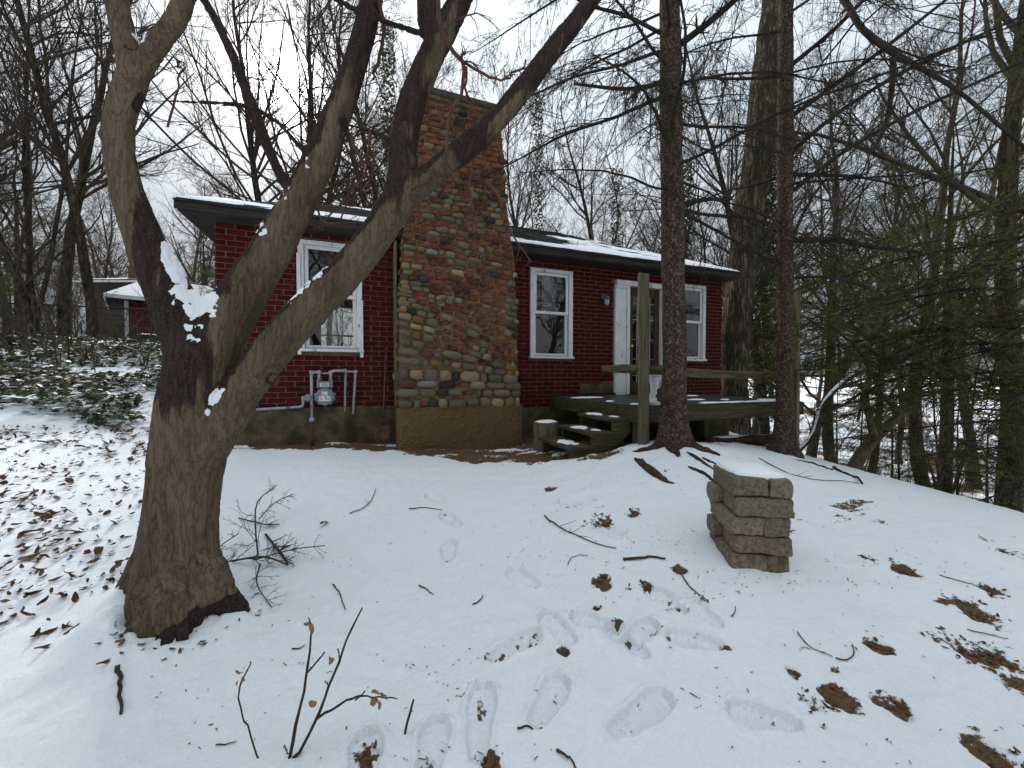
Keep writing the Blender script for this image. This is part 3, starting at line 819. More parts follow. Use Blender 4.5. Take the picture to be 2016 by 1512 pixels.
# ---- door
dx0, dx1, dz0, dz1 = DOORR
tr = MB(); tr.bbox(dx0, dx0 + .255, -.06, .0, 1.16, dz1 - .16, .006); tr.bbox(dx0 + .26, dx0 + .33, -.075, .06, 1.13, dz1 - .10, .006); tr.bbox(dx1 - .075, dx1, -.075, .06, 1.13, dz1 - .10, .006)
tr.bbox(dx0 + .03, dx1, -.08, .06, dz1 - .098, dz1, .008); tr.bbox(dx0 + .015, dx0 + .262, -.068, .0, dz1 - .158, dz1 - .1, .006)
door = MB(); x0, x1, z0, z1 = dx0 + .335, dx1 - .08, 1.135, dz1 - .105
dm = MB()
e = .115
dm.bbox(x0, x0 + e, 0, .04, z0, z1, .004); dm.bbox(x1 - e, x1, 0, .04, z0, z1, .004); dm.bbox(x0 + e, x1 - e, .001, .039, z1 - .16, z1, .004); dm.bbox(x0 + e, x1 - e, .001, .039, z0, z0 + .22, .004)
do = dm.build('door', M['door'], H)
g = MB().add([(x0 + e, .02, z0 + .22), (x1 - e, .02, z0 + .22), (x1 - e, .02, z1 - .16), (x0 + e, .02, z1 - .16)], [(0, 1, 2, 3)])
g.build('pane', M['glass'], do)
mu = MB()
for fx in (.2, .8):
    xx = x0 + e + (x1 - x0 - 2 * e) * fx; mu.box(xx - .006, xx + .006, .008, .016, z0 + .22, z1 - .16)
for fz in (.08, .27, .5, .73, .92):
    zz = z0 + .22 + (z1 - z0 - .38) * fz; mu.box(x0 + e, x1 - e, .0165, .0195, zz - .005, zz + .005)
mu.build('leading', M['lampglass'], do)
kn = MB().lathe([(.0, 0), (.012, .002), (.012, .03), (.026, .036), (.03, .05), (.024, .064), (.001, .068)], 14)
ko = kn.build('door_knob', M['brass'], do, True); ko.rotation_euler = (R(90), 0, 0); ko.location = (x0 + .06, -.001, z0 + .92)
to = tr.build('door_trim', M['white'], H); tag(to, 'peeling white door surround with a rotted wide left board')
MB().box(dx0 + .3, dx1, -.16, .1, 1.055, 1.128).build('threshold', M['dark_wood'], H)
# dark rotted stubs below the trim board
b = MB()
for k in range(9):
    xx = dx0 + .005 + k * .028; b.box(xx, xx + .022, -.058, -.014, 1.16 - rng.uniform(.0, .12), 1.161)
b.build('rotted_board_end', M['white'], H)

# ---- roof (hip): eave 0.35 m out at the front
OV, WR = .35, 2.85
EZ, RZ = 3.63, 5.06
xl, xr = SL - .31, SR + .12
yf, yb = -OV, DEP + OV
A_, B_, C_, D_ = (xl, yf, EZ), (xr, yf, EZ), (xr, yb, EZ), (xl, yb, EZ)
R0, R1 = (xl + WR, (yf + yb) / 2, RZ), (xr - WR, (yf + yb) / 2, RZ)
def off(v, dz): return (v[0], v[1], v[2] + dz)
r = MB().add([A_, B_, C_, D_, R0, R1] + [off(v, -.02) for v in (A_, B_, C_, D_)], [(0, 1, 5, 4), (1, 2, 5), (2, 3, 4, 5), (3, 0, 4), (0, 3, 9, 6), (3, 2, 8, 9), (2, 1, 7, 8), (1, 0, 6, 7), (6, 9, 8, 7)])
roof = r.build('roof', M['roof'], H)
# shingle courses as real overlapping tabs on the front slope
def roof_pt(x, t):     # t 0 eave .. 1 ridge on front slope
    return np.array([x, yf + t * (R0[1] - yf), EZ + t * (RZ - EZ)])
b = MB(); ncourse = 24
nv = np.array([0, -(RZ - EZ), (R0[1] - yf)]); nv = nv / np.linalg.norm(nv)
for k in range(ncourse):
    t0, t1 = k / ncourse, min((k + 1.35) / ncourse, 1)
    xa, xb = xl + WR * t0 + .02, xr - WR * t0 - .02
    x = xa - rng.uniform(0, .3)
    while x < xb:
        a, c = max(x, xa), min(x + .302, xb)
        a2, c2 = max(a, xl + WR * t1), min(c, xr - WR * t1)
        if c - a > .03 and c2 - a2 > .01:
            hgt = .012 + rng.uniform(-.003, .004)
            p = [roof_pt(a, t0) + nv * hgt, roof_pt(c, t0) + nv * hgt, roof_pt(c2, t1) + nv * .002, roof_pt(a2, t1) + nv * .002, roof_pt(a, t0), roof_pt(c, t0)]
            b.add(p, [(0, 1, 2, 3), (4, 5, 1, 0)])
        x += .306
o = b.build('shingles', M['roof'], roof); tag(o, kind='stuff')
# fascia and soffit
fa = MB(); fa.bbox(xl, xr, yf + .02, yf + .05, EZ - .115, EZ - .022, .004); fa.build('fascia', M['dark_wood'], roof)
fa = MB(); fa.bbox(xl + .02, xl + .05, yf + .052, yb, EZ - .13, EZ - .022, .004); fa.build('fascia', M['brown_board'], roof)
fa = MB(); fa.bbox(xr - .05, xr - .02, yf + .052, yb, EZ - .13, EZ - .022, .004); fa.build('fascia', M['dark_wood'], roof)
so_ = MB(); so_.box(xl + .05, xr - .05, yf + .05, .2, EZ - .125, EZ - .105); so_.box(xl + .05, SL + .1, .201, yb, EZ - .125, EZ - .105); so_.build('soffit', M['dark_wood'], roof)
# roof snow on the front slope: patchy, thicker along the eave
nx, ny = 420, 60
xs = np.linspace(0, 1, nx); ts = np.linspace(.0, 1, ny)
TT, XX = np.meshgrid(ts, xs, indexing='ij'); TT = TT.ravel(); XX = XX.ravel()
xw = (xl + WR * TT) * (1 - XX) + (xr - WR * TT) * XX
pp = np.stack([xw, TT * 3.2, 0 * xw], 1)
nzv = fbm(pp * np.array([1.1, 1.6, 1]), 4, 8); nz2 = fbm(pp * np.array([5, 9, 1]), 3, 9)
streak = fbm(np.stack([xw * .9, TT * 26, 0 * xw], 1), 3, 10)
cov = 1.05 * np.exp(-((TT - .09) / .10) ** 2) + np.where((xw > .9), .80 * sstep(.7, 1.8, xw) * np.exp(-((TT - .35) / .5) ** 2), 0) + .55 * np.exp(-((TT - .62) / .1) ** 2) * (xw < -1) + .55 * np.exp(-((xw + 4.3) / .35) ** 2)
mask = cov + .45 * nzv + .30 * nz2 + .42 * streak - .66
mask = np.minimum(mask, (TT - .006) * 25)
SV = np.stack([xw, yf + TT * (R0[1] - yf), EZ + TT * (RZ - EZ)], 1) + nv * (.010 + .022 * np.tanh(mask * 2))[:, None]
i = np.arange(ny - 1)[:, None] * nx; j = np.arange(nx - 1)[None]
Q = np.stack([i + j, i + j + 1, i + nx + j + 1, i + nx + j], -1).reshape(-1, 4)
Q = Q[(mask[Q] > -.12).any(1)]
link('snow', mesh_np('roof_snow', SV, Q), M['snow'], roof)

# ---- chimney
EDGE = [(884, 783, 1026), (808, 783, 1026), (800, 786, 1019), (640, 787, 1017), (494, 797, 1012), (448, 801, 1004), (378, 807, 996), (320, 814, 993), (286, 820, 991), (250, 828, 987), (212, 836, 979)]
QC = .5
prof = []
for (py, l, r_) in EDGE:
    sl, z = hs(l, py, QC); sr, z2 = hs(r_, py, QC); prof.append(((z + z2) / 2, sl, sr))
prof[0] = (.1, prof[0][1], prof[0][2]); zbase = prof[1][0]
prof = sorted(prof)
pz = np.array([p[0] for p in prof]); pl = np.array([p[1] for p in prof]); pr = np.array([p[2] for p in prof])
ch = MB()
zs = pz[2:]; ls = pl[2:]; rs = pr[2:]
V = []
for z, l, r_ in zip(zs, ls, rs):
    V += [(l, -QC + .0, z), (r_, -QC, z), (r_, .35, z), (l, .35, z)]
fs = []
for k in range(len(zs) - 1):
    o4 = 4 * k
    for e in range(4): fs.append((o4 + e, o4 + (e + 1) % 4, o4 + 4 + (e + 1) % 4, o4 + 4 + e))
fs.append(tuple(range(len(V) - 4, len(V)))); fs.append((3, 2, 1, 0))
chim = ch.add(V, fs).build('chimney', M['chim_mortar'], H); tag(chim, 'tapering chimney of mixed fieldstones and red bricks')
zb = zs[0]
m = MB()
n = 16
# rough concrete base block
gx = np.linspace(pl[1] - .01, pr[1] + .01, 28); gzv = np.linspace(.15, zb + .005, 14)
V = []; 
for z in gzv:
    for x in gx: V.append((x, -QC - .045, z))
V = np.array(V); V[:, 1] += .022 * fbm(V * np.array([4, 1, 6]), 4, 3)
nxg = len(gx)
edge_x = (np.arange(len(V)) % nxg)
V[edge_x == 0, 1] += .02; V[edge_x == nxg - 1, 1] += .02
fs = [(r0 * nxg + k, r0 * nxg + k + 1, (r0 + 1) * nxg + k + 1, (r0 + 1) * nxg + k) for r0 in range(len(gzv) - 1) for k in range(nxg - 1)]
m.add(V, fs); 
m.box(gx[0], gx[-1], -QC - .02, .1, .15, zb)
base = m.build('chimney_base', M['chim_base'], chim, smooth=False); tag(base, 'rough tan concrete base of the chimney')
# cap slab
zc, lc, rc = zs[-1], ls[-1], rs[-1]
MB().bbox(lc - .03, rc + .03, -QC - .05, .40, zc, zc + .05, .012).build('cap_course', M['chim_mortar'], chim)
MB().bbox(lc + .00, rc + .0, -QC - .07, .38, zc + .052, zc + .15, .02).build('cap_slab', M['dark_wood'] if False else pmat('wet_cap_stone', (.045, .04, .03), (.085, .075, .055), 12, bump=.5), chim)
# stones and bricks
def stone_me(seed, box=0.0):
    r = np.random.default_rng(seed); nu, nv_ = 10, 5
    V = []; e = .62 if box == 0 else .45
    f = lambda c: np.sign(c) * np.abs(c) ** e
    for i in range(nv_ + 1):
        ph = -math.pi / 2 + math.pi * i / nv_
        for k in range(nu):
            th = 2 * math.pi * k / nu
            V.append((f(math.cos(ph)) * f(math.cos(th)), f(math.sin(ph)), f(math.cos(ph)) * f(math.sin(th))))
    V = np.array(V) * .5
    V += .085 * np.stack([fbm(V * 3 + seed * 7, 2, 1), fbm(V * 3 + seed * 5 + 9, 2, 2), fbm(V * 3 + seed * 3 + 20, 2, 3)], 1)
    fs = []
    for i in range(nv_):
        for k in range(nu):
            fs.append((i * nu + k, (i + 1) * nu + k, (i + 1) * nu + (k + 1) % nu, i * nu + (k + 1) % nu))
    return mesh_np('fieldstone', V, [np.array(fs)])
stone_cols = [((.20, .15, .085), (.33, .26, .16)), ((.13, .11, .075), (.24, .20, .14)), ((.21, .115, .045), (.33, .20, .085)), ((.035, .034, .036), (.08, .075, .075)),
              ((.20, .185, .16), (.34, .315, .28)), ((.12, .115, .07), (.20, .19, .115)), ((.11, .045, .035), (.17, .075, .055)), ((.27, .20, .11), (.40, .31, .18))]
stone_mats = [pmat('fieldstone_%s' % n_, tuple(.74 * v for v in c[0]), tuple(.78 * v for v in c[1]), 14, rough=.9, bump=.5, bscale=45, rnd=.25) for n_, c in zip(('tan', 'brown', 'ochre', 'black', 'grey', 'olive', 'maroon', 'buff'), stone_cols)]
cb_mats = [pmat('chimney_brick_%s' % n_, tuple(.85 * v for v in c[0]), tuple(.88 * v for v in c[1]), 14, rough=.9, bump=.6, bscale=40, rnd=.3, c3=(.13, .10, .065), s3=9, lo3=.52, hi3=.70) for n_, c in
           (('red', ((.135, .034, .021), (.22, .062, .038))), ('dark', ((.075, .026, .02), (.12, .042, .032))), ('orange', ((.16, .052, .03), (.23, .085, .05))))]
stone_meshes = [[None] * len(stone_mats) for _ in range(5)]
for a in range(5):
    base_me = stone_me(a + 1)
    for bq, sm in enumerate(stone_mats):
        me = base_me.copy(); me.materials.append(sm); stone_meshes[a][bq] = me
def cbrick_me(l, hh, mat):
    b = MB().bbox(-l / 2, l / 2, -.03, .03, -hh / 2, hh / 2, .011)
    V = np.concatenate(b.v); V += .0035 * np.random.default_rng(int(l * 1000)).normal(size=V.shape)
    me = bpy.data.meshes.new('chimney_brick'); me.from_pydata(V.tolist(), [], b.f); me.update(); me.materials.append(mat); return me
CBM = [[cbrick_me(l, .066, m_) for l in (.20, .185, .10)] for m_ in cb_mats]
rngc = np.random.default_rng(77)
def edges_at(z):
    return float(np.interp(z, pz, pl)), float(np.interp(z, pz, pr))
counts = {'chimney_brick': 0, 'fieldstone': 0}
def warp(s, z):
    """tilt of the coursing, steeper in the middle band"""
    k = math.exp(-((z - 2.15) / .55) ** 2) * .34 + math.exp(-((z - 3.3) / .4) ** 2) * .12
    return -k * (s + .9) * (1 if s > -1.3 else .6)
def place_piece(x, z, tilt, kind, l, hh, face='front'):
    if kind == 'b':
        mi = rngc.choice(3, p=[.55, .28, .17]); li = 0 if l > .17 else (1 if l > .13 else 2)
        o = link('chimney_brick', CBM[mi][li], None, chim); o.scale = (l / (.20, .185, .10)[li], 1, hh / .066)
    else:
        ci = rngc.choice(8, p=[.17, .27, .13, .07, .05, .08, .14, .09])
        o = link('fieldstone', stone_meshes[rngc.integers(5)][ci], None, chim); o.scale = (l * 1.04, rngc.uniform(.075, .12) * (1 + .3 * (hh > .1)), hh * 1.05)
    if face == 'front':
        o.location = (x, -QC - (-.008 if kind == 'b' else .002) + rngc.uniform(-.009, .009), z); o.rotation_euler = (rngc.uniform(-.05, .05), -tilt + rngc.uniform(-.05, .05), rngc.uniform(-.06, .06))
    elif face == 'left':
        el, er = edges_at(z); o.location = (el + .004, x, z); o.rotation_euler = (0, 0, R(90))
    else:
        el, er = edges_at(z); o.location = (er - .004, x, z); o.rotation_euler = (0, 0, R(90))
z = zb + .05
row = 0
ztop = zs[-1] - .02
while z < ztop:
    t = (z - zb) / (ztop - zb)
    big = 1.0 if t < .16 else 0.0
    hh = rngc.uniform(.12, .16) if t < .12 else (rngc.uniform(.085, .115) if t < .3 else rngc.uniform(.074, .094))
    el, er = edges_at(z)
    x = el - rngc.uniform(.0, .035)
    er = er + rngc.uniform(-.005, .03)
    while x < er - .05:
        edge_d = min(x - el, er - x)
        sc = x + .08
        pb = (.72 if t > .45 else .62) if t > .34 else .38
        if t < .14: pb = .06
        elif t < .34: pb = .75 if (-1.35 < x < -.35 and .18 < t) else .22
        if .62 < t < .74: pb = .32
        if edge_d < .14: pb *= .25 if t < .45 else 1.0
        zz = z + warp(sc, z)
        if not (zb + .03 < zz < ztop): zz = z
        tilt = math.atan((warp(sc + .05, z) - warp(sc - .05, z)) / .1) if zz != z else 0
        if rngc.random() < pb:
            l = rngc.choice([.20, .20, .19, .145, .10]); l = min(l, er - x)
            if l > .05: place_piece(x + l / 2, zz, tilt, 'b', l - .022, min(hh - .020, .068))
            x += l + rngc.uniform(.0, .012)
        else:
            l = rngc.uniform(.09, .20) * (1.6 if big and rngc.random() < .5 else 1); l = min(l, er - x + .02)
            if l > .05: place_piece(x + l / 2, zz + rngc.uniform(-.008, .008), tilt, 's', l - .010, (hh - .008) * rngc.uniform(.78, 1.18))
            x += l + rngc.uniform(-.004, .01)
    for face in ('left', 'right'):
        y = -QC + .06
        while y < -.02:
            l = rngc.uniform(.09, .17)
            place_piece(y + l / 2, z, 0, 's' if rngc.random() < .6 else 'b', l - .012, hh - .014, face)
            y += l
    z += hh; row += 1
# keep at most ~300 named pieces of each kind: join the surplus (topmost ones)
for nm in ('chimney_brick', 'fieldstone'):
    obs = [o for o in chim.children if o.name.split('.')[0] == nm]
    obs.sort(key=lambda o: (abs(o.location[1] + QC) > .05, o.location[2]))
    extra = obs[298:]
    if extra:
        by = {}
        bpy.context.view_layer.update()
        for o in extra:
            by.setdefault(o.data.materials[0].name, []).append(o)
        Vs, Fs, mats_, mi = [], [], [], []; n0 = 0
        for mn, lst in by.items():
            for o in lst:
                v = np.empty(len(o.data.vertices) * 3); o.data.vertices.foreach_get('co', v); v = v.reshape(-1, 3)
                Mx = np.array(Matrix.LocRotScale(o.location, o.rotation_euler, o.scale)); v = v @ Mx[:3, :3].T + Mx[:3, 3]
                Vs.append(v)
                for p in o.data.polygons: Fs.append([a + n0 for a in p.vertices]); mi.append(len(mats_))
                n0 += len(v)
            mats_.append(bpy.data.materials[mn])
        me = bpy.data.meshes.new('upper_masonry'); me.from_pydata(np.concatenate(Vs).tolist(), [], Fs)
        for mm in mats_: me.materials.append(mm)
        me.polygons.foreach_set('material_index', mi); me.update()
        tag(link('upper_masonry', me, None, chim), kind='stuff')
        for o in extra: bpy.data.objects.remove(o)
# board filling the gap between chimney and wall on its left
sl0 = hs(786, 640, QC)[0]
MB().bbox(sl0 - .045, sl0 - .012, -.30, -.016, 1.05, 3.45, .004).build('corner_board', M['wood'], H)

# ------------------------------------------------------------------ gas meter on the left wall
def hpos(px, py, q):
    s, z = hs(px, py, q); return np.array([s, -q, z])
G = thing('gas_meter', 'grey gas meter with white labels and pipes on the brick wall below the window', 'meter', (HO[0], HO[1], 0), HA)
def pipe(pts, r, name='pipe', mat='pipe', par=G):
    return MB().tube(np.array(pts), r, 10).build(name, M[mat], par, True)
q = .14
pA = [hpos(613, 735, q), hpos(613.5, 790, q), hpos(614, 826, q)]
pipe(pA, .019); gp = hpos(615, 858, q); gp2 = gp.copy(); gp2[2] = .45
pipe([hpos(614, 826, q), gp, gp2], .021, 'riser_pipe', 'rust')
pipe([hpos(613, 733, q), hpos(630, 733, q)], .019); pipe([hpos(628, 736, q), hpos(628.5, 747, q)], .019)
pipe([hpos(651, 736, q), hpos(651, 747, q)], .019); pipe([hpos(650, 733, q), hpos(657, 730, q), hpos(679, 730, q)], .019)
pipe([hpos(679, 730, q), hpos(681, 731, .09), hpos(680, 745, .08), hpos(679, 810, .07)], .016)
pipe([hpos(680, 731, .10), hpos(699, 732, .10)], .014); pipe([hpos(700, 731, .10), hpos(699, 750, .09), hpos(695, 815, .08)], .018)
pipe([hpos(632, 735, q), hpos(652, 735, q)], .010, 'meter_bar')
for (px, py) in ((613, 733), (628, 733), (651, 734), (679, 730), (700, 732)):
    c = hpos(px, py, q if px < 670 else .10); m = MB().lathe([(.0, -.026), (.022, -.026), (.027, -.012), (.027, .012), (.022, .026), (0, .026)], 12, c); m.build('elbow', M['pipe'], G, True)
for (px) in (628, 651):
    c = hpos(px, 747, q); MB().lathe([(.0, -.016), (.026, -.016), (.026, .016), (0, .016)], 8, c).build('union_nut', M['metal'], G)
mc = hpos(640.5, 781, q); mt = hpos(640, 757, q)
me_b = MB()
def disc(mb, c, rx, rz, y0, y1, n=24, bev=.015):
    V = []
    for (y, k) in ((y1, 1.0), (y0 + bev, 1.0), (y0, 1 - bev / rx)):
        for a in range(n): V.append((c[0] + rx * k * math.cos(2 * math.pi * a / n), y, c[2] + rz * k * math.sin(2 * math.pi * a / n)))
    fs = []
    for l in range(2):
        for a in range(n): fs.append((l * n + a, l * n + (a + 1) % n, (l + 1) * n + (a + 1) % n, (l + 1) * n + a))
    fs.append(tuple(range(2 * n, 3 * n)))
    mb.add(V, fs)
disc(me_b, mc, .125, .115, -.24, -.08); 
me_b.build('meter_body', M['metal'], G, False)
m = MB()
for a in range(10):
    th = 2 * math.pi * (a + .5) / 10; m.bbox(mc[0] + .125 * math.cos(th) - .016, mc[0] + .125 * math.cos(th) + .016, -.19, -.14, mc[2] + .115 * math.sin(th) - .016, mc[2] + .115 * math.sin(th) + .016, .005)
m.build('flange_lug', M['metal'], G)
m = MB(); m.bbox(mt[0] - .075, mt[0] + .075, -.215, -.09, mt[2] - .05, mt[2] + .045, .02); m.bbox(mt[0] - .05, mt[0] + .05, -.205, -.1, mt[2] - .09, mt[2] - .048, .01); m.bbox(mt[0] - .10, mt[0] - .07, -.2, -.1, mt[2] - .05, mt[2] + .06, .008); m.bbox(mt[0] + .07, mt[0] + .10, -.2, -.1, mt[2] - .05, mt[2] + .06, .008)
m.build('meter_head', M['metal'], G)
def plate(x0, x1, z0, z1, y, mat, par, nm):
    return MB().box(x0, x1, y - .003, y, z0, z1).build(nm, M[mat], par)
p1 = plate(mt[0] - .056, mt[0] + .056, mt[2] - .03, mt[2] + .022, -.2155, 'label', G, 'number_label')
p2 = plate(mc[0] - .07, mc[0] + .07, mc[2] - .055, mc[2] + .012, -.2405, 'label', G, 'notice_label')
p3 = plate(mc[0] - .036, mc[0] + .036, mc[2] + .02, mc[2] + .075, -.2405, 'label', G, 'maker_label')
r2 = random.Random(3)
m = MB()
for row_, y_ in ((0, .008), (1, -.016)):
    x = mt[0] - .042
    while x < mt[0] + .042:
        wd = r2.uniform(.005, .012); m.box(x, x + wd, -.2205, -.2188, mt[2] + y_ - .007, mt[2] + y_ + .006); x += wd + .004
m.build('print', M['ink'], p1)
m = MB()
for k in range(3): m.box(mc[0] - .06, mc[0] - .06 + r2.uniform(.02, .04), -.2455, -.2438, mc[2] - .005 - k * .016, mc[2] - .0 - k * .016)
m.box(mc[0] + .0, mc[0] + .03, -.2455, -.2438, mc[2] - .006, mc[2] + .004)
m.build('print', M['ink'], p2)
MB().box(mc[0] + .005, mc[0] + .06, -.2455, -.2438, mc[2] - .033, mc[2] - .018).build('print', M['green_ink'], p2)
MB().box(mc[0] - .03, mc[0] + .0, -.2455, -.2438, mc[2] + .05, mc[2] + .06).build('print', M['red_ink'], p3)
MB().box(mc[0] - .03, mc[0] + .03, -.2455, -.2438, mc[2] + .03, mc[2] + .036).build('print', M['ink'], p3)
rc_ = hpos(606, 783, q)
m = MB(); disc(m, rc_, .05, .05, -.19, -.09, 16); m.bbox(rc_[0] - .02, rc_[0] + .06, -.16, -.12, rc_[2] - .02, rc_[2] + .02, .01); m.build('regulator', M['metal'], G)
pipe([hpos(596, 780, q), hpos(597, 792, q), hpos(596, 799, q), hpos(590, 801, q), hpos(560, 803, .10), hpos(505, 806, .09)], .017)
m = MB(); c = hpos(614, 826, q); m.bbox(c[0] - .03, c[0] + .03, c[1] - .03, c[1] + .03, c[2] - .03, c[2] + .03, .01); m.build('shutoff_valve', M['pipe'], G)

# ------------------------------------------------------------------ shovel leaning on the wall
sh = thing('shovel', 'rusty long handled shovel leaning on the wall beside the chimney', 'shovel', (HO[0], HO[1], 0), HA)
top = hpos(760.5, 684, .05); bot = hpos(754, 838, .22)
MB().tube([top, (top + bot) / 2, bot], .016, 8).build('handle', M['rust'], sh, True)
bl = hpos(751, 868, .28)
V = []; 
for iz in range(8):
    f = iz / 7
    cz = bot * (1 - f) + bl * f; wd = .11 * (1 if f < .6 else math.sqrt(max(0.05, 1 - ((f - .6) / .42) ** 2)))
    for ix in range(7):
        gx_ = (ix / 3 - 1); V.append((cz[0] + gx_ * wd, cz[1] + .035 * gx_ * gx_ * -1 - .01, cz[2]))
m = MB().add(V, [(a * 7 + k, a * 7 + k + 1, a * 7 + 8 + k, a * 7 + 7 + k) for a in range(7) for k in range(6)])
o = m.build('blade', M['rust'], sh, True)
md = o.modifiers.new('thick', 'SOLIDIFY'); md.thickness = .005

# ------------------------------------------------------------------ wall lamp
lp = hpos(1187, 590, 0)
WL = thing('wall_lamp', 'grey jelly-jar wall lamp left of the front door', 'lamp', tuple(np.append(hw(lp[0], 0), lp[2])), HA)
m = MB(); disc(m, (0, 0, .045), .055, .055, -.045, -.013, 20, .01); m.build('back_plate', M['lampmetal'], WL)
MB().tube([(0, -.04, .05), (0, -.09, .055), (0, -.125, .03)], .018, 10).build('arm', M['lampmetal'], WL, True)
MB().lathe([(.0, .04), (.03, .04), (.058, .02), (.062, -.012), (.05, -.014), (0, -.014)], 18, (0, -.125, .0)).build('cap', M['lampmetal'], WL, True)
MB().lathe([(.0, -.13), (.03, -.128), (.044, -.10), (.046, -.016), (.0, -.016)], 18, (0, -.125, 0)).build('glass_jar', M['lampglass'], WL, True)
m = MB()
for k in range(6):
    a = 2 * math.pi * k / 6; c_, s_a = math.cos(a), math.sin(a)
    m.tube([(.053 * c_, -.125 + .053 * s_a, -.012), (.053 * c_, -.125 + .053 * s_a, -.10), (.02 * c_, -.125 + .02 * s_a, -.137)], .004, 5)
m.build('cage', M['lampmetal'], WL)

# ------------------------------------------------------------------ deck
DZ = 1.122; DS0, DS1, DQ = .725, 3.60, 2.42
D = thing('wooden_deck', 'low weathered wooden deck with a broken post and one rail in front of the door', 'deck', (HO[0], HO[1], 0), HA)
nb = 17; bwid = DQ / nb
for k in range(nb):
    m = MB(); m.bbox(DS0, DS1, -bwid / 2 + .003, bwid / 2 - .003, -.028, 0, .003)
    o = m.build('deck_board', M['deckboard'], D); o.location = (0, -(k + .5) * bwid, DZ + rng.uniform(-.002, .002))
m = MB(); m.bbox(DS0 - .02, DS1 + .02, -DQ - .04, -DQ - .002, DZ - .20, DZ - .012, .005); m.build('rim_beam', M['wood_h'], D)
m = MB(); m.bbox(DS0 - .04, DS0 - .002, -DQ, -.05, DZ - .20, DZ - .012, .005); m.build('rim_beam', M['wood_h'], D)
m = MB(); m.bbox(DS1 + .002, DS1 + .04, -DQ, -.05, DZ - .20, DZ - .012, .005); m.build('rim_beam', M['wood_h'], D)
for s in np.linspace(DS0 + .4, DS1 - .4, 6):
    MB().box(s - .02, s + .02, -DQ + .001, -.05, DZ - .19, DZ - .03).build('joist', M['wood_h'], D)
# piers
c = hs(1389, 850, 1.95)[0]
MB().bbox(c - .20, c + .20, -2.12, -1.75, .0, DZ - .202, .015).build('block_pier', M['concrete'], D)
MB().bbox(DS0 + .05, DS0 + .15, -2.3, -2.2, .2, DZ - .202, .006).build('support_post', M['wood'], D)
MB().bbox(DS1 - .16, DS1 - .06, -1.3, -1.2, -.3, DZ - .202, .006).build('support_post', M['wood'], D)
# broken post 1
def split_post(x, y, hw_, z0, z1, seed, jag):
    r = np.random.default_rng(seed); n = 9; V = []
    ring = []
    for k in range(4 * n):
        side, f = divmod(k, n); f = f / n * 2 - 1
        p = [(f, -1), (1, f), (-f, 1), (-1, -f)][side]; ring.append(p)
    zlev = np.linspace(z0, z1, 26)
    for li, z in enumerate(zlev):
        for k, p in enumerate(ring):
            nn = fbm(np.array([[p[0] * 3, p[1] * 3, z * .7 + seed]]), 2, seed)[0]
            k_ = 1 + .05 * nn
            zz = z + (jag * fbm(np.array([[p[0] * 2.6, p[1] * 2.6, seed]]), 3, seed + 1)[0] if li == 25 else 0)
            V.append((x + p[0] * hw_ * k_ + .012 * math.sin(z * 2), y + p[1] * hw_ * k_, zz))
    m_ = len(ring); fs = [(l * m_ + k, l * m_ + (k + 1) % m_, (l + 1) * m_ + (k + 1) % m_, (l + 1) * m_ + k) for l in range(25) for k in range(m_)]
    cidx = len(V); V.append((x, y, z1 - jag * .7)); fs += [(25 * m_ + k, 25 * m_ + (k + 1) % m_, cidx) for k in range(m_)]
    return MB().add(V, fs)
p1s, _ = hs(1262, 700, DQ + .06)
o = split_post(p1s, -DQ - .105, .044, .35, 2.66, 4, .055).build('broken_post', M['wood'], D); tag(o, 'thick grey-green weathered post with a splintered broken top')
p2s, _ = hs(1569, 700, DQ + .10)
split_post(p2s, -DQ - .10, .028, -.2, 2.68, 9, .01).build('thin_post', M['wood'], D)
# rail
def railmesh():
    n = 40; V = []; s0 = hs(1188, 727, DQ + .02)[0]; s1 = DS1 + .02
    for k in range(n + 1):
        f = k / n; s = s0 + (s1 - s0) * f; zc = 1.572 - .105 * f + .012 * math.sin(f * 9); r_ = fbm(np.array([[s * 3, 0, 0], [s * 5, 7, 0]]), 3, 6)
        h2 = .052 * (1 if k > 2 else .55 + .15 * k) * (1 + .16 * r_[0]); d2 = .03 * (1 + .2 * r_[1])
        V += [(s, -DQ - .017 - d2, zc - h2), (s, -DQ - .017 - d2 * 1.1, zc + h2 * .5), (s, -DQ - .02, zc + h2), (s, -DQ + .02, zc + h2 * .85), (s, -DQ + .02, zc - h2)]
    fs = [(k * 5 + a, k * 5 + (a + 1) % 5, k * 5 + 5 + (a + 1) % 5, k * 5 + 5 + a) for k in range(n) for a in range(5)]
    fs += [(4, 3, 2, 1, 0), tuple(n * 5 + a for a in range(5))]
    return MB().add(V, fs)
railmesh().build('rail', M['rail'], D)
# snow scraps on the deck
def snow_blob(name, parent, cx, cy, z, rx, ry, seed, hgt=.018, n=28):
    a = np.arange(n) * 2 * math.pi / n
    rr = np.clip(1 + .9 * fbm(np.stack([np.cos(a) * 1.9 + seed, np.sin(a) * 1.9, 0 * a], 1), 4, seed, .65), .25, 2)
    V = [(cx, cy, z + hgt)]
    for k, zz in ((.55, hgt * .9), (.86, hgt * .55), (1.0, .001)):
        for q_a, r_ in zip(a, rr): V.append((cx + math.cos(q_a) * rx * r_ * k, cy + math.sin(q_a) * ry * r_ * k, z + zz))
    fs = [(0, 1 + k, 1 + (k + 1) % n) for k in range(n)]
    for l in range(2):
        fs += [(1 + l * n + k, 1 + l * n + n + k, 1 + l * n + n + (k + 1) % n, 1 + l * n + (k + 1) % n) for k in range(n)]
    return MB().add(V, fs).build(name, M['snow'], parent, True)
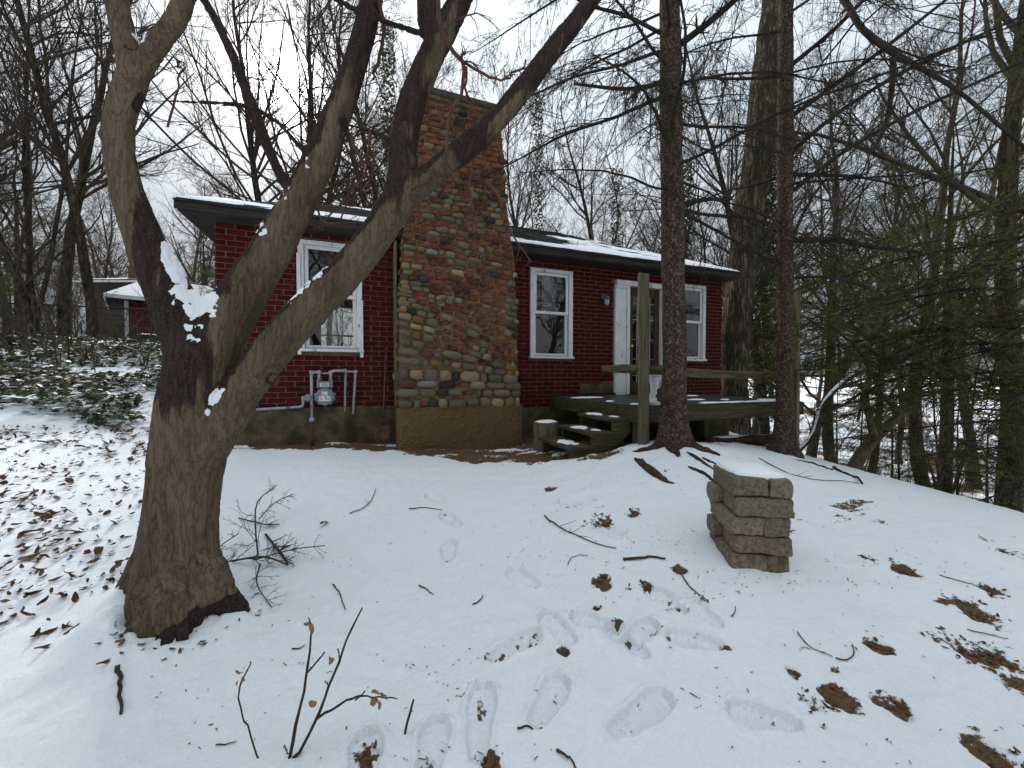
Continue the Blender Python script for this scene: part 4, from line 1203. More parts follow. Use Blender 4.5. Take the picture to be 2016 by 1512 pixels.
for (s, q, rx, ry, sd) in ((1.95, 2.3, .16, .08, 1), (2.35, 2.33, .3, .05, 2), (2.9, 2.34, .35, .06, 3), (3.3, 2.2, .22, .16, 4), (2.3, 1.75, .14, .07, 5), (2.55, 1.2, .10, .05, 6), (2.7, 1.9, .08, .05, 7), (1.0, .7, .3, .09, 8), (1.25, 2.2, .12, .05, 9), (.86, 1.6, .06, .05, 12), (3.1, .9, .12, .05, 13), (.85, 2.15, .07, .04, 15)):
    snow_blob('snow', D, s, -q, DZ + .001, rx, ry, sd)

# ------------------------------------------------------------------ steps
STP = thing('wooden_steps', 'short flight of mossy wooden steps up to the left side of the deck', 'steps', (HO[0], HO[1], 0), HA)
treads = [(.44, .72, .967), (.15, .44, .812), (-.14, .15, .657)]
for k, (a, b_, z) in enumerate(treads):
    o = MB().bbox(a - .03, b_, -2.27, -1.46, z - .04, z, .005).build('tread', M['wood_h'], STP)
    snow_blob('snow', o, (a + b_) / 2 - .04, -1.72 - .1 * k, z + .001, .09, .13, 30 + k, .02)
    snow_blob('snow', o, (a + b_) / 2 + .02, -2.08, z + .001, .05, .07, 40 + k, .012)
for q in (2.24, 1.52):
    m = MB()
    pts = [(.70, .965 - .042), (.44, .965 - .042), (.44, .812 - .042), (.15, .812 - .042), (.15, .657 - .042), (-.14, .657 - .042), (-.14, .36), (.10, .36), (.70, .78)]
    V = [(s, -q - .02, z) for s, z in pts] + [(s, -q + .02, z) for s, z in pts]; n = len(pts)
    fs = [tuple(range(n)), tuple(range(2 * n - 1, n - 1, -1))] + [(k, (k + 1) % n, n + (k + 1) % n, n + k) for k in range(n)]
    import bmesh
    o = m.add(V, fs).build('stringer', M['wood_h'], STP); fix_normals(o)
MB().bbox(.58, .66, -2.20, -2.12, .3, .92, .005).build('support_post', M['wood_h'], STP)
lg = hw(.02, 1.30)
LG = thing('log_stump', 'short cut log standing behind the wooden steps with snow on top', 'log', (lg[0], lg[1], .38), .3)
ring = MB(); n = 22; prof_ = []
V = []
for z in np.linspace(0, .46, 6):
    for k in range(n):
        a = 2 * math.pi * k / n; rr = .17 * (1 + .10 * math.sin(a * 5 + z * 3) + .05 * math.sin(a * 11)); V.append((rr * math.cos(a), rr * math.sin(a), z))
fs = [(l * n + k, l * n + (k + 1) % n, (l + 1) * n + (k + 1) % n, (l + 1) * n + k) for l in range(5) for k in range(n)] + [tuple(range(5 * n, 6 * n))]
ring.add(V, fs).build('log', M['log'], LG)
snow_blob('snow', LG, 0, 0, .461, .14, .12, 51, .025)
# urn / baluster on the deck edge
up = hw(hs(1288, 780, DQ - .08)[0], DQ - .08)
U = thing('plaster_pedestal', 'small pale turned pedestal standing on the deck behind the broken post', 'pedestal', (up[0], up[1], DZ + .003))
MB().lathe([(0, 0), (.085, 0), (.085, .05), (.075, .06), (.06, .10), (.048, .17), (.05, .24), (.062, .30), (.075, .325), (.08, .335), (.08, .36), (0, .36)], 22).build('shaft', M['white'], U, True)
MB().bbox(-.09, .09, -.09, .09, .361, .395, .008).build('cap', M['white_clean'], U)

# ------------------------------------------------------------------ stone pillar
PC = np.array([1.515, 2.44]); PYAW = R(-10)
PB = gz(PC[0], PC[1]) - .05
PIL = thing('stone_pillar', 'squat pillar of stacked granite blocks capped with snow', 'pillar', (PC[0], PC[1], PB), PYAW)
rp = np.random.default_rng(8)
def block_me(lx, ly, lz, seed):
    n = 13; V = []; idx = {}; fs = []
    for ax in range(3):
        for sg in (-1, 1):
            base_i = len(V)
            for a in range(n):
                for b in range(n):
                    p = [0, 0, 0]; p[ax] = sg; p[(ax + 1) % 3] = a / (n - 1) * 2 - 1; p[(ax + 2) % 3] = b / (n - 1) * 2 - 1; V.append(p)
            for a in range(n - 1):
                for b in range(n - 1):
                    q = (base_i + a * n + b, base_i + (a + 1) * n + b, base_i + (a + 1) * n + b + 1, base_i + a * n + b + 1); fs.append(q if sg > 0 else q[::-1])
    V = np.array(V, float); hh = np.array([lx, ly, lz]) / 2
    W = V * hh
    r_ = .017; inner = np.clip(W, -(hh - r_), hh - r_); d = W - inner; L_ = np.linalg.norm(d, axis=1, keepdims=True)
    W = inner + np.where(L_ > r_, d / np.maximum(L_, 1e-6) * r_, d)
    nn = nrm(W / hh)
    W = W + nn * (.016 * fbm(W * 9 + seed * 3.1, 3, seed) + .008 * fbm(W * 28 + seed, 3, seed + 5))[:, None]
    return mesh_np('block', W, [np.array(fs)])
z = 0; WX, WY = .335, .38
courses = [.125, .112, .118, .112, .118]
for k, hc in enumerate(courses):
    mt_ = 'stone_brown' if k in (0, 1) else 'stone_block'
    gp_ = .004
    if k % 2 == 0:      # two blocks side by side, running back
        f = (.56, .44) if k == 2 else (.62, .38)
        parts = [(-WX / 2 + WX * f[0] / 2, 0, WX * f[0] - gp_, WY), (WX / 2 - WX * f[1] / 2, 0, WX * f[1] - gp_, WY)]
    else:
        parts = [(.02, -WY * .19, WX - .02, WY * .62 - gp_), (-.02, WY * .31, WX, WY * .38 - gp_)]
    ox, oy = rp.uniform(-.012, .012, 2)
    if k == 4: ox, oy = .0, .0
    for (x, y, lx, ly) in parts:
        o = link('block', block_me(lx, ly, hc - .002, k * 10 + int(lx * 100)), M[mt_], PIL)
        o.location = (x + ox, y + oy, z + hc / 2); o.rotation_euler = (rp.uniform(-.015, .015), rp.uniform(-.015, .015), rp.uniform(-.03, .03))
    z += hc
a_ = np.arange(64) * 2 * math.pi / 64; sq = 1 / np.maximum(np.abs(np.cos(a_)), np.abs(np.sin(a_))) ** .8
V = [(0, .01, z + .030)]; rr_ = sq * (1 + .10 * fbm(np.column_stack([np.cos(a_) * 2.5, np.sin(a_) * 2.5, 0 * a_]), 3, 63))
for k_, zz_ in ((.5, .028), (.8, .022), (.95, .010), (1.0, -.012)):
    for b_, r_ in zip(a_, rr_): V.append((math.cos(b_) * r_ * k_ * WX * .44, .01 + math.sin(b_) * r_ * k_ * WY * .44, z + zz_))
fs = [(0, 1 + k, 1 + (k + 1) % 64) for k in range(64)] + [(1 + l * 64 + k, 65 + l * 64 + k, 65 + l * 64 + (k + 1) % 64, 1 + l * 64 + (k + 1) % 64) for l in range(3) for k in range(64)]
MB().add(V, fs).build('snow_cap', M['snow'], PIL, True)

# ------------------------------------------------------------------ big leaning tree in the foreground (four limbs)
TZ = 2.08
def wide_stretch(c):
    """how much the wide lens stretches a limb's width at each pixel"""
    d = np.gradient(c[:, :2], axis=0); w_ = nrm(np.column_stack([-d[:, 1], d[:, 0]]))
    e = (c[:, :2] - np.array([1008, 756])) / F; r_ = np.linalg.norm(e, axis=1); e = e / np.maximum(r_, 1e-6)[:, None]
    k = (w_ * e).sum(1) ** 2
    return np.sqrt(k * (1 + r_ ** 2) + (1 - k))
def limb(pts, n):
    """pts: (px, py, pixel width, depth) -> points (n,3), radii (n)"""
    c = smooth_path(np.array(pts, float), n)
    P = np.array([pix(a, b, d) for a, b, w_, d in c]); rr = c[:, 2] / 2 * c[:, 3] / F / wide_stretch(c)
    return P, rr
LIMBS = {
 'trunk': [(350, 1290, 280, 2.08), (350, 1235, 236, 2.08), (350, 1165, 198, 2.08), (352, 1080, 174, 2.08), (360, 990, 156, 2.08), (372, 900, 162, 2.07), (385, 820, 170, 2.06), (395, 740, 160, 2.05), (402, 670, 140, 2.04)],
 'A': [(395, 740, 120, 2.04), (368, 660, 112, 2.03), (340, 590, 98, 2.0), (298, 505, 86, 1.97), (262, 410, 74, 1.95), (238, 320, 70, 1.93), (236, 240, 74, 1.92), (258, 160, 82, 1.9), (272, 110, 76, 1.9)],
 'A1': [(262, 160, 62, 1.9), (248, 90, 56, 1.9), (236, 30, 52, 1.9), (224, -40, 50, 1.9)],
 'A2': [(262, 160, 62, 1.9), (305, 92, 60, 1.86), (345, 38, 58, 1.82), (372, -30, 56, 1.78)],
 'B': [(402, 730, 130, 2.05), (440, 640, 118, 2.06), (490, 565, 98, 2.1), (548, 470, 86, 2.14), (600, 375, 76, 2.18), (642, 280, 66, 2.22), (680, 185, 58, 2.26), (712, 85, 52, 2.3), (738, -30, 44, 2.34)],
 'C': [(398, 872, 120, 2.06), (440, 822, 92, 2.04), (492, 750, 84, 2.02), (552, 672, 82, 2.02), (620, 600, 80, 2.04), (690, 528, 76, 2.08), (745, 455, 72, 2.12), (790, 385, 74, 2.16), (812, 350, 60, 2.18)],
 'C1': [(772, 420, 62, 2.14), (792, 350, 58, 2.18), (795, 280, 56, 2.22), (812, 200, 56, 2.26), (850, 110, 56, 2.3), (890, 35, 52, 2.34), (925, -40, 46, 2.38)],
 'C2': [(778, 405, 60, 2.15), (830, 362, 54, 2.18), (895, 308, 52, 2.24), (965, 250, 48, 2.32), (1030, 175, 44, 2.42), (1090, 95, 40, 2.52), (1150, 20, 38, 2.62), (1195, -45, 34, 2.72)],
 'C3': [(862, 90, 44, 2.3), (845, 40, 44, 2.32), (842, -30, 40, 2.34)],
 'B1': [(602, 388, 34, 2.18), (566, 368, 24, 2.2), (528, 292, 21, 2.25), (490, 195, 20, 2.3), (450, 90, 20, 2.36), (402, 0, 17, 2.42), (380, -40, 16, 2.45)],
 'B2': [(628, 308, 20, 2.2), (590, 288, 14, 2.15), (545, 240, 12, 2.1), (480, 208, 11, 2.03), (380, 201, 9, 1.97), (290, 199, 10, 1.93), (262, 200, 12, 1.92)],
 'B3': [(650, -10, 13, 2.26), (705, 22, 13, 2.28), (770, 46, 13, 2.29), (845, 72, 14, 2.3)],
 'A3': [(275, 208, 9, 1.92), (310, 232, 9, 1.95), (375, 246, 8, 1.99), (430, 212, 8, 2.04), (462, 203, 8, 2.06)],
 'A4': [(215, 224, 9, 1.92), (165, 232, 9, 1.9), (80, 250, 8, 1.86), (-20, 270, 8, 1.82)],
 'K': [(235, 262, 46, 1.93), (212, 270, 38, 1.90), (196, 272, 22, 1.88)],
 'C4': [(795, 288, 22, 2.2), (766, 276, 13, 2.2), (728, 258, 10, 2.22), (680, 245, 9, 2.22), (655, 248, 9, 2.22)],
 'R1': [(335, 1110, 120, 2.02), (318, 1180, 130, 1.96), (292, 1240, 90, 1.88), (268, 1310, 40, 1.8)],
 'R2': [(375, 1080, 110, 2.07), (402, 1140, 120, 2.06), (440, 1180, 84, 2.05), (485, 1225, 40, 2.04)],
 'R3': [(352, 1100, 120, 2.03), (352, 1190, 140, 1.95), (345, 1290, 70, 1.86)],
 'R4': [(330, 1080, 120, 2.12), (300, 1150, 120, 2.14), (268, 1190, 80, 2.14), (235, 1235, 40, 2.08)],
}
mb = MB()
for nm, pts in LIMBS.items():
    P, rr = limb(pts, 10 if nm in ('K', 'R1', 'R2', 'R3', 'R4') else 26)
    mb.tube(P, rr, 18)
FT = thing('bare_maple_tree', 'big grey smooth-barked tree leaning in four limbs in the left foreground', 'tree', (-1.80, 2.08, gz(-1.8, 2.08)))
ft_loc = np.array(FT.location)
tmp = mb.build('tmp_tree', None, None, xf=lambda V: V - ft_loc)
rm = tmp.modifiers.new('r', 'REMESH'); rm.mode = 'VOXEL'; rm.voxel_size = .0105
sm_ = tmp.modifiers.new('s', 'SMOOTH'); sm_.iterations = 5; sm_.factor = .5
dg = bpy.context.evaluated_depsgraph_get()
tme = bpy.data.meshes.new_from_object(tmp.evaluated_get(dg)); tme.name = 'trunk'
bpy.data.objects.remove(tmp)
nV = len(tme.vertices); co = np.empty(nV * 3); tme.vertices.foreach_get('co', co); co = co.reshape(-1, 3)
no = np.empty(nV * 3); tme.vertices.foreach_get('normal', no); no = no.reshape(-1, 3)
W3 = co + ft_loc
fur = np.abs(fbm(co * np.array([26, 26, 5.5]), 3, 2)); fur2 = fbm(co * np.array([60, 60, 18]), 2, 12)
amp = .012 * np.exp(-np.clip(W3[:, 2] - .7, 0, 9) / .5) + .0045
disp = -amp * (1 - sstep(0, .22, fur)) + .0025 * fur2 + .012 * fbm(co * 3.2, 3, 4)
# rough, broken foot
disp += .035 * fbm(co * np.array([16, 16, 7]), 4, 6, .6) * np.exp(-np.clip(W3[:, 2] - .22, 0, 9) / .13)
co2 = co + no * disp[:, None]
tme.vertices.foreach_set('co', co2.astype(np.float32).ravel()); tme.update()
tme.polygons.foreach_set('use_smooth', np.full(len(tme.polygons), True))
def proj(Pw):
    d = Pw - np.array([0, 0, CAMZ]); f_ = d[:, 1] * CP - d[:, 2] * SP; u_ = d[:, 1] * SP + d[:, 2] * CP
    return 1008 + F * d[:, 0] / f_, 756 - F * u_ / f_
# wet dark bark: upper sides of the limbs, runs below the forks, the foot
limbzone = sstep(1.2, 1.6, W3[:, 2])
runs = fbm(co * np.array([9, 9, .6]), 3, 15)
fork1 = np.exp(-((W3[:, 0] + 1.62) / .17) ** 2) * np.exp(-((W3[:, 2] - 1.40) / .30) ** 2)
fork2 = np.exp(-((W3[:, 0] + 1.72) / .25) ** 2) * np.exp(-((W3[:, 2] - 1.80) / .32) ** 2)
foot = np.exp(-np.clip(W3[:, 2] - .22 - .10 * fbm(co * 6, 3, 44) - .08 * sstep(-1.75, -1.6, W3[:, 0]), 0, 9) / .05) * .75
side = no[:, 2] - .40 * np.clip(-no[:, 1], 0, 1) - .25 * no[:, 0]
wet = .12 + limbzone * (.08 + .50 * sstep(-.55, .45, side)) + .55 * runs * np.clip(.30 + fork1 + fork2, 0, 1) + .25 * (fork1 + fork2) + .30 * fbm(co * 2.6, 3, 18) * limbzone + foot
wet += .22 * sstep(2.3, 3.0, W3[:, 2]) * (W3[:, 0] > -1.25) + .06 * limbzone
for nm in ('B1', 'B2', 'B3', 'A3', 'A4', 'C4'):
    P, rr = limb(LIMBS[nm], 40); P = P[5:-5] if nm in ('B2', 'C4', 'B1') else P; P = P - ft_loc
    dmin = np.min(np.linalg.norm(co[:, None, :] - P[None, ::2, :], axis=2), axis=1) if False else None
    for p, r_ in zip(P, np.interp(np.linspace(0, 1, len(P)), np.linspace(0, 1, 40), rr)):
        m_ = ((co - p) ** 2).sum(1) < (r_ * 1.3 + .02) ** 2
        wet[m_] = np.maximum(wet[m_], .7)
set_attr(tme, 'wet', np.clip(wet, 0, 1))
trunk = link('trunk', tme, M['bark_fg'], FT)
# snow lying in the forks and on the upper sides
no2 = np.empty(nV * 3); tme.vertices.foreach_get('normal', no2); no2 = no2.reshape(-1, 3)
ppx, ppy = proj(W3)
def gpx(x, y, rx, ry): return np.exp(-((ppx - x) / rx) ** 2 - ((ppy - y) / ry) ** 2)
want = 1.7 * gpx(392, 600, 40, 22) + 1.4 * gpx(348, 552, 18, 46) + 2.2 * gpx(428, 800, 42, 26) + .95 * gpx(398, 655, 26, 16) + .8 * gpx(370, 650, 12, 14) + .8 * gpx(610, 320, 14, 26) + .75 * gpx(325, 500, 10, 30) \
     + .8 * gpx(275, 70, 14, 20) + 1.1 * gpx(818, 356, 18, 12) + .6 * gpx(570, 400, 14, 30) + .6 * gpx(520, 470, 14, 30)
ridge_ = sstep(.35, .62, no2[:, 2]) * (.62 * gpx(640, 580, 80, 70) + .5 * gpx(540, 450, 60, 90))
smask = want * sstep(-.05, .4, no2[:, 2]) + ridge_ + .30 * fbm(co * 16, 3, 33) - .40
smask = np.where(no2[:, 2] > -.05, smask, -1)
polyv = np.empty(len(tme.loops), np.int32); tme.loops.foreach_get('vertex_index', polyv)
quads = polyv.reshape(-1, 4)
qs = quads[(smask[quads] > -.3).any(1)]
def refine(Q, arrs, k):
    u_, v_ = np.meshgrid(np.linspace(0, 1, k + 1), np.linspace(0, 1, k + 1), indexing='ij'); u_, v_ = u_.ravel(), v_.ravel()
    Wt = np.stack([(1 - u_) * (1 - v_), u_ * (1 - v_), u_ * v_, (1 - u_) * v_], 1)
    out = [np.einsum('kc,qcd->qkd', Wt, a[Q]).reshape(-1, a.shape[1]) for a in arrs]
    ii, jj = np.meshgrid(np.arange(k), np.arange(k), indexing='ij'); b0 = (ii * (k + 1) + jj).ravel()
    fq = np.stack([b0, b0 + k + 1, b0 + k + 2, b0 + 1], 1)
    Fq = (np.arange(len(Q))[:, None, None] * (k + 1) ** 2 + fq[None]).reshape(-1, 4)
    key = np.round(out[0] * 2e5).astype(np.int64); _, first, inv = np.unique(key, axis=0, return_index=True, return_inverse=True)
    return [o_[first] for o_ in out], inv.reshape(-1)[Fq]
(sv, sn, sm1), fq = refine(qs, [co2, no2, smask[:, None]], 3)
sn = nrm(sn); sm1 = sm1[:, 0] + .22 * fbm(sv * 60, 3, 35)
Sv = sv + (sn * .6 + np.array([0, 0, .4])) * (.019 * np.tanh(np.clip(sm1, -.4, 3) * 1.5) + .002)[:, None]
fq = fq[(sm1[fq] > -.12).any(1)]
used, inv = np.unique(fq, return_inverse=True)
tag(link('snow', mesh_np('tree_snow', Sv[used], inv.reshape(-1, 4)), M['snow'], FT), kind='stuff')

kc = pix(537, 746, 1.935) - ft_loc
a_ = np.linspace(0, 2 * math.pi, 25); KP = np.column_stack([.030 * np.cos(a_), .004 * np.sin(a_ * 3), .026 * np.sin(a_)]) + kc
V_, Q_ = tube_batch(KP[None], np.full((1, 25), .0085), 8); V_ = V_ + .003 * np.column_stack([fbm(V_ * 60, 2, 1), fbm(V_ * 60, 2, 2), fbm(V_ * 60, 2, 3)])
link('pruning_scar', mesh_np('pruning_scar', V_, Q_), M['rootbark'], FT)

# ---- vectorised branching
def chains(rng, pos, dirs, L, r, K, up, wander, taper=.35):
    N = len(pos); P = np.empty((N, K, 3)); P[:, 0] = pos; d = dirs.copy()
    for k in range(1, K):
        d = nrm(d + wander * rng.normal(size=(N, 3)) + np.array([0, 0, up]))
        P[:, k] = P[:, k - 1] + d * (L / (K - 1))[:, None]
    f = np.linspace(1, taper, K)[None]
    return P, r[:, None] * f
def spawn(rng, P, Rr, m, t0, t1, ang, angj, lf, rf, K, up, wander, rmin=.0, perp_bias=None, lens=None, tl=.55, taper=.35):
    N, Kp, _ = P.shape
    idx = np.repeat(np.arange(N), m); t = rng.uniform(t0, t1, len(idx)); fi = t * (Kp - 1); i = np.minimum(fi.astype(int), Kp - 2); f = (fi - i)[:, None]
    pos = P[idx, i] * (1 - f) + P[idx, i + 1] * f; Tn = nrm(P[idx, i + 1] - P[idx, i])
    pr_ = Rr[idx, i] * (1 - f[:, 0]) + Rr[idx, i + 1] * f[:, 0]
    v = rng.normal(size=(len(idx), 3))
    if perp_bias is not None: v = v + perp_bias
    v = nrm(v - (v * Tn).sum(1, keepdims=True) * Tn)
    a = ang + angj * rng.normal(size=len(idx)); d = np.cos(a)[:, None] * Tn + np.sin(a)[:, None] * v
    pl_ = np.linalg.norm(np.diff(P, axis=1), axis=2).sum(1)[idx] if lens is None else lens
    L = pl_ * lf * (1 - tl * t) * rng.uniform(.6, 1.25, len(idx))
    r = np.maximum(np.minimum(pr_ * rf, pr_ * .9), rmin)
    return chains(rng, pos, nrm(d), L, r, K, up, wander, taper)

# twigs of the foreground tree
rt = np.random.default_rng(21)
secs = []
lst = []
for nm, m_, t0 in (('A1', 5, .2), ('A2', 5, .3), ('B', 9, .35), ('C1', 10, .25), ('C2', 12, .1), ('B1', 10, .15), ('B2', 9, .1), ('B3', 6, .1), ('A3', 5, .2), ('A4', 7, .2), ('C3', 3, .2), ('C4', 6, .2), ('C', 3, .75)):
    P, rr = limb(LIMBS[nm], 20)
    p_, r_ = spawn(rt, P[None], rr[None] * .9, m_, t0, 1, 1.15, .35, 0, .22, 7, .0, .22, .004, lens=rt.uniform(.35, .95, m_) if nm not in ('A3', 'A4', 'B2') else rt.uniform(.2, .5, m_))
    lst.append((p_, np.minimum(r_, .009)))
P1 = np.concatenate([a for a, _ in lst]); r1 = np.concatenate([b for _, b in lst])
P2, r2_ = spawn(rt, P1, r1, 5, .15, 1, .85, .3, .45, .6, 5, .02, .25, .0018)
P3_, r3 = spawn(rt, P2, r2_, 4, .15, 1, .8, .3, .5, .7, 4, .02, .25, .0012)
# hanging reddish shoots in front of the chimney
HANG = [[(862, -20, 9, 2.05), (868, 60, 9, 2.05), (898, 108, 9, 2.05), (918, 132, 8, 2.05), (900, 195, 7, 2.05), (880, 240, 7, 2.05), (877, 320, 6, 2.05), (880, 372, 4, 2.05)],
        [(905, 118, 6, 2.05), (960, 150, 6, 2.06), (1000, 155, 5, 2.07), (1035, 120, 4, 2.1)], [(918, 132, 5, 2.05), (922, 200, 4, 2.05), (950, 236, 3, 2.05)],
        [(745, 0, 8, 2.3), (755, 60, 8, 2.3), (738, 130, 7, 2.3), (735, 160, 4, 2.3)], [(690, 262, 6, 2.2), (700, 300, 6, 2.2), (735, 345, 5, 2.2), (668, 430, 4, 2.2)], [(728, 258, 6, 2.2), (722, 330, 6, 2.2), (685, 385, 5, 2.2), (640, 440, 4, 2.2), (600, 440, 3, 2.2)],
        [(770, 375, 4, 2.1), (810, 372, 4, 2.1), (850, 355, 3, 2.1), (878, 325, 3, 2.1)], [(928, 335, 6, 2.2), (925, 385, 5, 2.2), (940, 455, 3, 2.2)], [(930, 345, 5, 2.2), (975, 375, 5, 2.2), (1000, 440, 4, 2.2), (1040, 520, 2, 2.2)],
        [(330, 250, 6, 1.95), (355, 150, 5, 1.95), (352, 110, 5, 1.95)], [(620, 390, 5, 2.15), (640, 440, 4, 2.15), (720, 430, 3, 2.15), (758, 380, 3, 2.15)], [(500, 445, 3, 2.1), (560, 430, 3, 2.1), (620, 395, 3, 2.12)]]
PH = []; RH = []
for h_ in HANG:
    P, rr = limb(h_, 12); P = P + .012 * rt.normal(size=P.shape) * np.linspace(0, 1, 12)[:, None]; PH.append(P); RH.append(rr)
PH = np.array(PH); RH = np.array(RH)
PH2, RH2 = spawn(rt, PH, RH, 9, .15, 1, .9, .35, .30, .55, 6, -.03, .25, .0018)
PH3, RH3 = spawn(rt, PH2, RH2, 4, .2, 1, .8, .3, .5, .7, 4, -.02, .3, .0013)
PH4, RH4 = spawn(rt, PH3, RH3, 2, .2, 1, .7, .3, .6, .8, 3, 0, .3, .0011)
V_, F_ = join_np([tube_batch(P1, r1, 5), tube_batch(P2, r2_, 4), tube_batch(P3_, r3, 3)])
tag(link('twigs', mesh_np('twigs', V_ - ft_loc, F_), M['twig'], FT), kind='stuff')
V_, F_ = join_np([tube_batch(PH, RH, 6), tube_batch(PH2, RH2, 4), tube_batch(PH3, RH3, 3), tube_batch(PH4, RH4, 3)])
tag(link('hanging_twigs', mesh_np('hanging_twigs', V_ - ft_loc, F_), M['redtwig'], FT), kind='stuff')

# the limbs go on above the frame into a crown
gu = np.random.default_rng(77); UP = []; UR = []
for nm in ('A1', 'A2', 'B', 'C1', 'C2', 'C3', 'B1'):
    P, rr = limb(LIMBS[nm], 26); d = nrm((P[-1] - P[-4])[None]); d = nrm(d + np.array([[0, .12, .25]]))
    P_, r_ = chains(gu, P[-2][None], d, np.array([3.2 if nm != 'B1' else 1.8]), np.array([rr[-2] * 1.0]), 14, .05, .09, .22); UP.append(P_); UR.append(r_)
UP = np.concatenate(UP); UR = np.concatenate(UR)
U1, u1 = spawn(gu, UP, UR, 9, .12, 1, .75, .2, .5, .45, 8, .05, .12, .006, tl=.5, taper=.3); U2, u2 = spawn(gu, U1, u1, 6, .15, 1, .7, .25, .45, .5, 6, .04, .15, .003); U3, u3 = spawn(gu, U2, u2, 4, .2, 1, .7, .25, .5, .6, 4, .03, .18, .0018)
V_, F_ = join_np([tube_batch(UP, UR, 12)]); o = link('upper_limbs', mesh_np('upper_limbs', V_ - ft_loc, F_), M['bark_fg'], FT); set_attr(o.data, 'wet', np.full(len(V_), .3))
V_, F_ = join_np([tube_batch(U1, u1, 6), tube_batch(U2, u2, 4), tube_batch(U3, u3, 3)]); tag(link('crown', mesh_np('crown', V_ - ft_loc, F_), M['twig'], FT), kind='stuff')

# ------------------------------------------------------------------ bare forest trees
def make_bare(seed, Ht, r0, style):
    """trunk mesh data + crown mesh data for a leafless tree of unit placement (metres)"""
    g = np.random.default_rng(seed)
    parts_t, parts_c = [], []
    if style == 'vase':       # several stems from low down
        ns_ = g.integers(3, 5); pos = np.zeros((ns_, 3)); pos[:, :2] = g.normal(size=(ns_, 2)) * r0 * .5
        d = nrm(np.stack([g.normal(size=ns_) * .16, g.normal(size=ns_) * .16, np.ones(ns_)], 1))
        P, rr = chains(g, pos, d, np.full(ns_, Ht) * g.uniform(.75, 1.05, ns_), np.full(ns_, r0) * g.uniform(.42, .62, ns_), 16, .06, .045, .12)
        n1, a1, l1, t0 = 17, .62, .42, .12
    elif style == 'tall':
        P, rr = chains(g, np.zeros((1, 3)), np.array([[g.normal() * .04, g.normal() * .04, 1.0]]), np.array([Ht]), np.array([r0]), 18, .05, .05, .13)
        n1, a1, l1, t0 = 36, .85, .40, .34
    else:                     # spreading
        P, rr = chains(g, np.zeros((1, 3)), np.array([[g.normal() * .08, g.normal() * .08, 1.0]]), np.array([Ht * .85]), np.array([r0]), 16, .03, .09, .16)
        n1, a1, l1, t0 = 26, 1.0, .55, .25
    rr[:, 0] *= 1.35
    V0 = tube_batch(P, rr, 9); parts_t.append(V0)
    P1, r1 = spawn(g, P, rr, n1, t0, .98, a1, .2, l1, .5, 9, .05, .10, .018, tl=.5, taper=.25)
    r1 = np.minimum(r1, r0 * .26)
    parts_c.append(tube_batch(P1, r1, 5))
    k2 = 8 if style != 'vase' else 6
    P2, r2 = spawn(g, P1, r1, k2, .15, 1, .66, .22, .42, .5, 6, .07, .11, .008, tl=.5)
    parts_c.append(tube_batch(P2, r2, 4))
    P3, r3 = spawn(g, P2, r2, 6, .15, 1, .62, .25, .5, .55, 4, .06, .13, .005, tl=.4, taper=.6)
    parts_c.append(tube_batch(P3, r3, 3))
    P4, r4 = spawn(g, P3, r3, 3, .2, 1, .6, .25, .6, .7, 3, .04, .14, .0036, tl=.4, taper=.7)
    parts_c.append(tube_batch(P4, r4, 3))
    Vt, Ft = join_np(parts_t); Vc, Fc = join_np(parts_c)
    return mesh_np('trunk', Vt, Ft), mesh_np('crown', Vc, Fc)
PROTO = []
for sd, Ht, r0, st in ((101, 15, .17, 'tall'), (102, 13, .13, 'tall'), (103, 14, .20, 'spread'), (104, 12, .15, 'vase'), (105, 17, .19, 'tall'), (106, 11, .12, 'vase'), (107, 10, .12, 'spread')):
    t_, c_ = make_bare(sd, Ht, r0, st); t_.materials.append(M['bark']); c_.materials.append(M['branch']); PROTO.append((t_, c_, Ht, r0))
GR_B = 'bare trees of the wood behind the house'
def bare_tree(proto, x, y, sc, rz, label, group=None, lean=(0, 0), name='bare_tree', zoff=-.15, wide=1.0):
    o = thing(name, label, 'tree', (x, y, gz(x, y) + zoff), rz, group)
    o.rotation_euler = (lean[0], lean[1], rz)
    t_, c_, Ht, r0 = PROTO[proto]
    for nm, me in (('trunk', t_), ('crown', c_)):
        c = link(nm, me, None, o); c.scale = (sc * wide, sc * wide, sc)
    return o
rb = np.random.default_rng(300)
def at_px(px, depth): return (px - 1008) / F * depth, depth
# recognisable ones
for (pr_, px, dep, sc, rz, lab, ln) in (
  (3, 82, 9.2, .85, 2.0, 'multi-stemmed bare tree standing by the black fence at far left', (0, 0)),
  (0, 128, 11.5, .95, 1.0, 'straight bare tree just right of the fence post at far left', (0, 0)),
  (1, 188, 9.8, .9, 2.5, 'thin bare tree standing left of the snow roofed maroon shed', (0, -.06)),
  (4, 512, 14.0, .9, .5, 'bare tree rising behind the left end of the house roof', (0, -.05)),
  (0, 785, 15.5, 1.0, 4.0, 'bare tree rising behind the roof just left of the chimney', (0, .02)),
  (2, 1310, 15.0, 1.15, 3.0, 'stout bare tree leaning left behind the right half of the roof', (.05, -.22)),
  (0, 1640, 12.5, 1.1, 1.4, 'straight grey tree trunk in the wood right of the thin deck post', (0, 0)),
  (1, 1690, 13.5, 1.05, 5.4, 'bare tree leaning right behind the crooked shrub', (0, .12)),
  (4, 1848, 10.5, .95, 2.2, 'straight dark tree standing on the slope below the snowy lawn', (0, -.02))):
    x, y = at_px(px, dep); bare_tree(pr_, x, y, sc, rz, lab, None, ln)
x, y = 8.3, 6.4
bare_tree(4, x, y, 1.15, .3, 'thick tree trunk at the right edge of the picture', None, (0, .03), wide=.8)
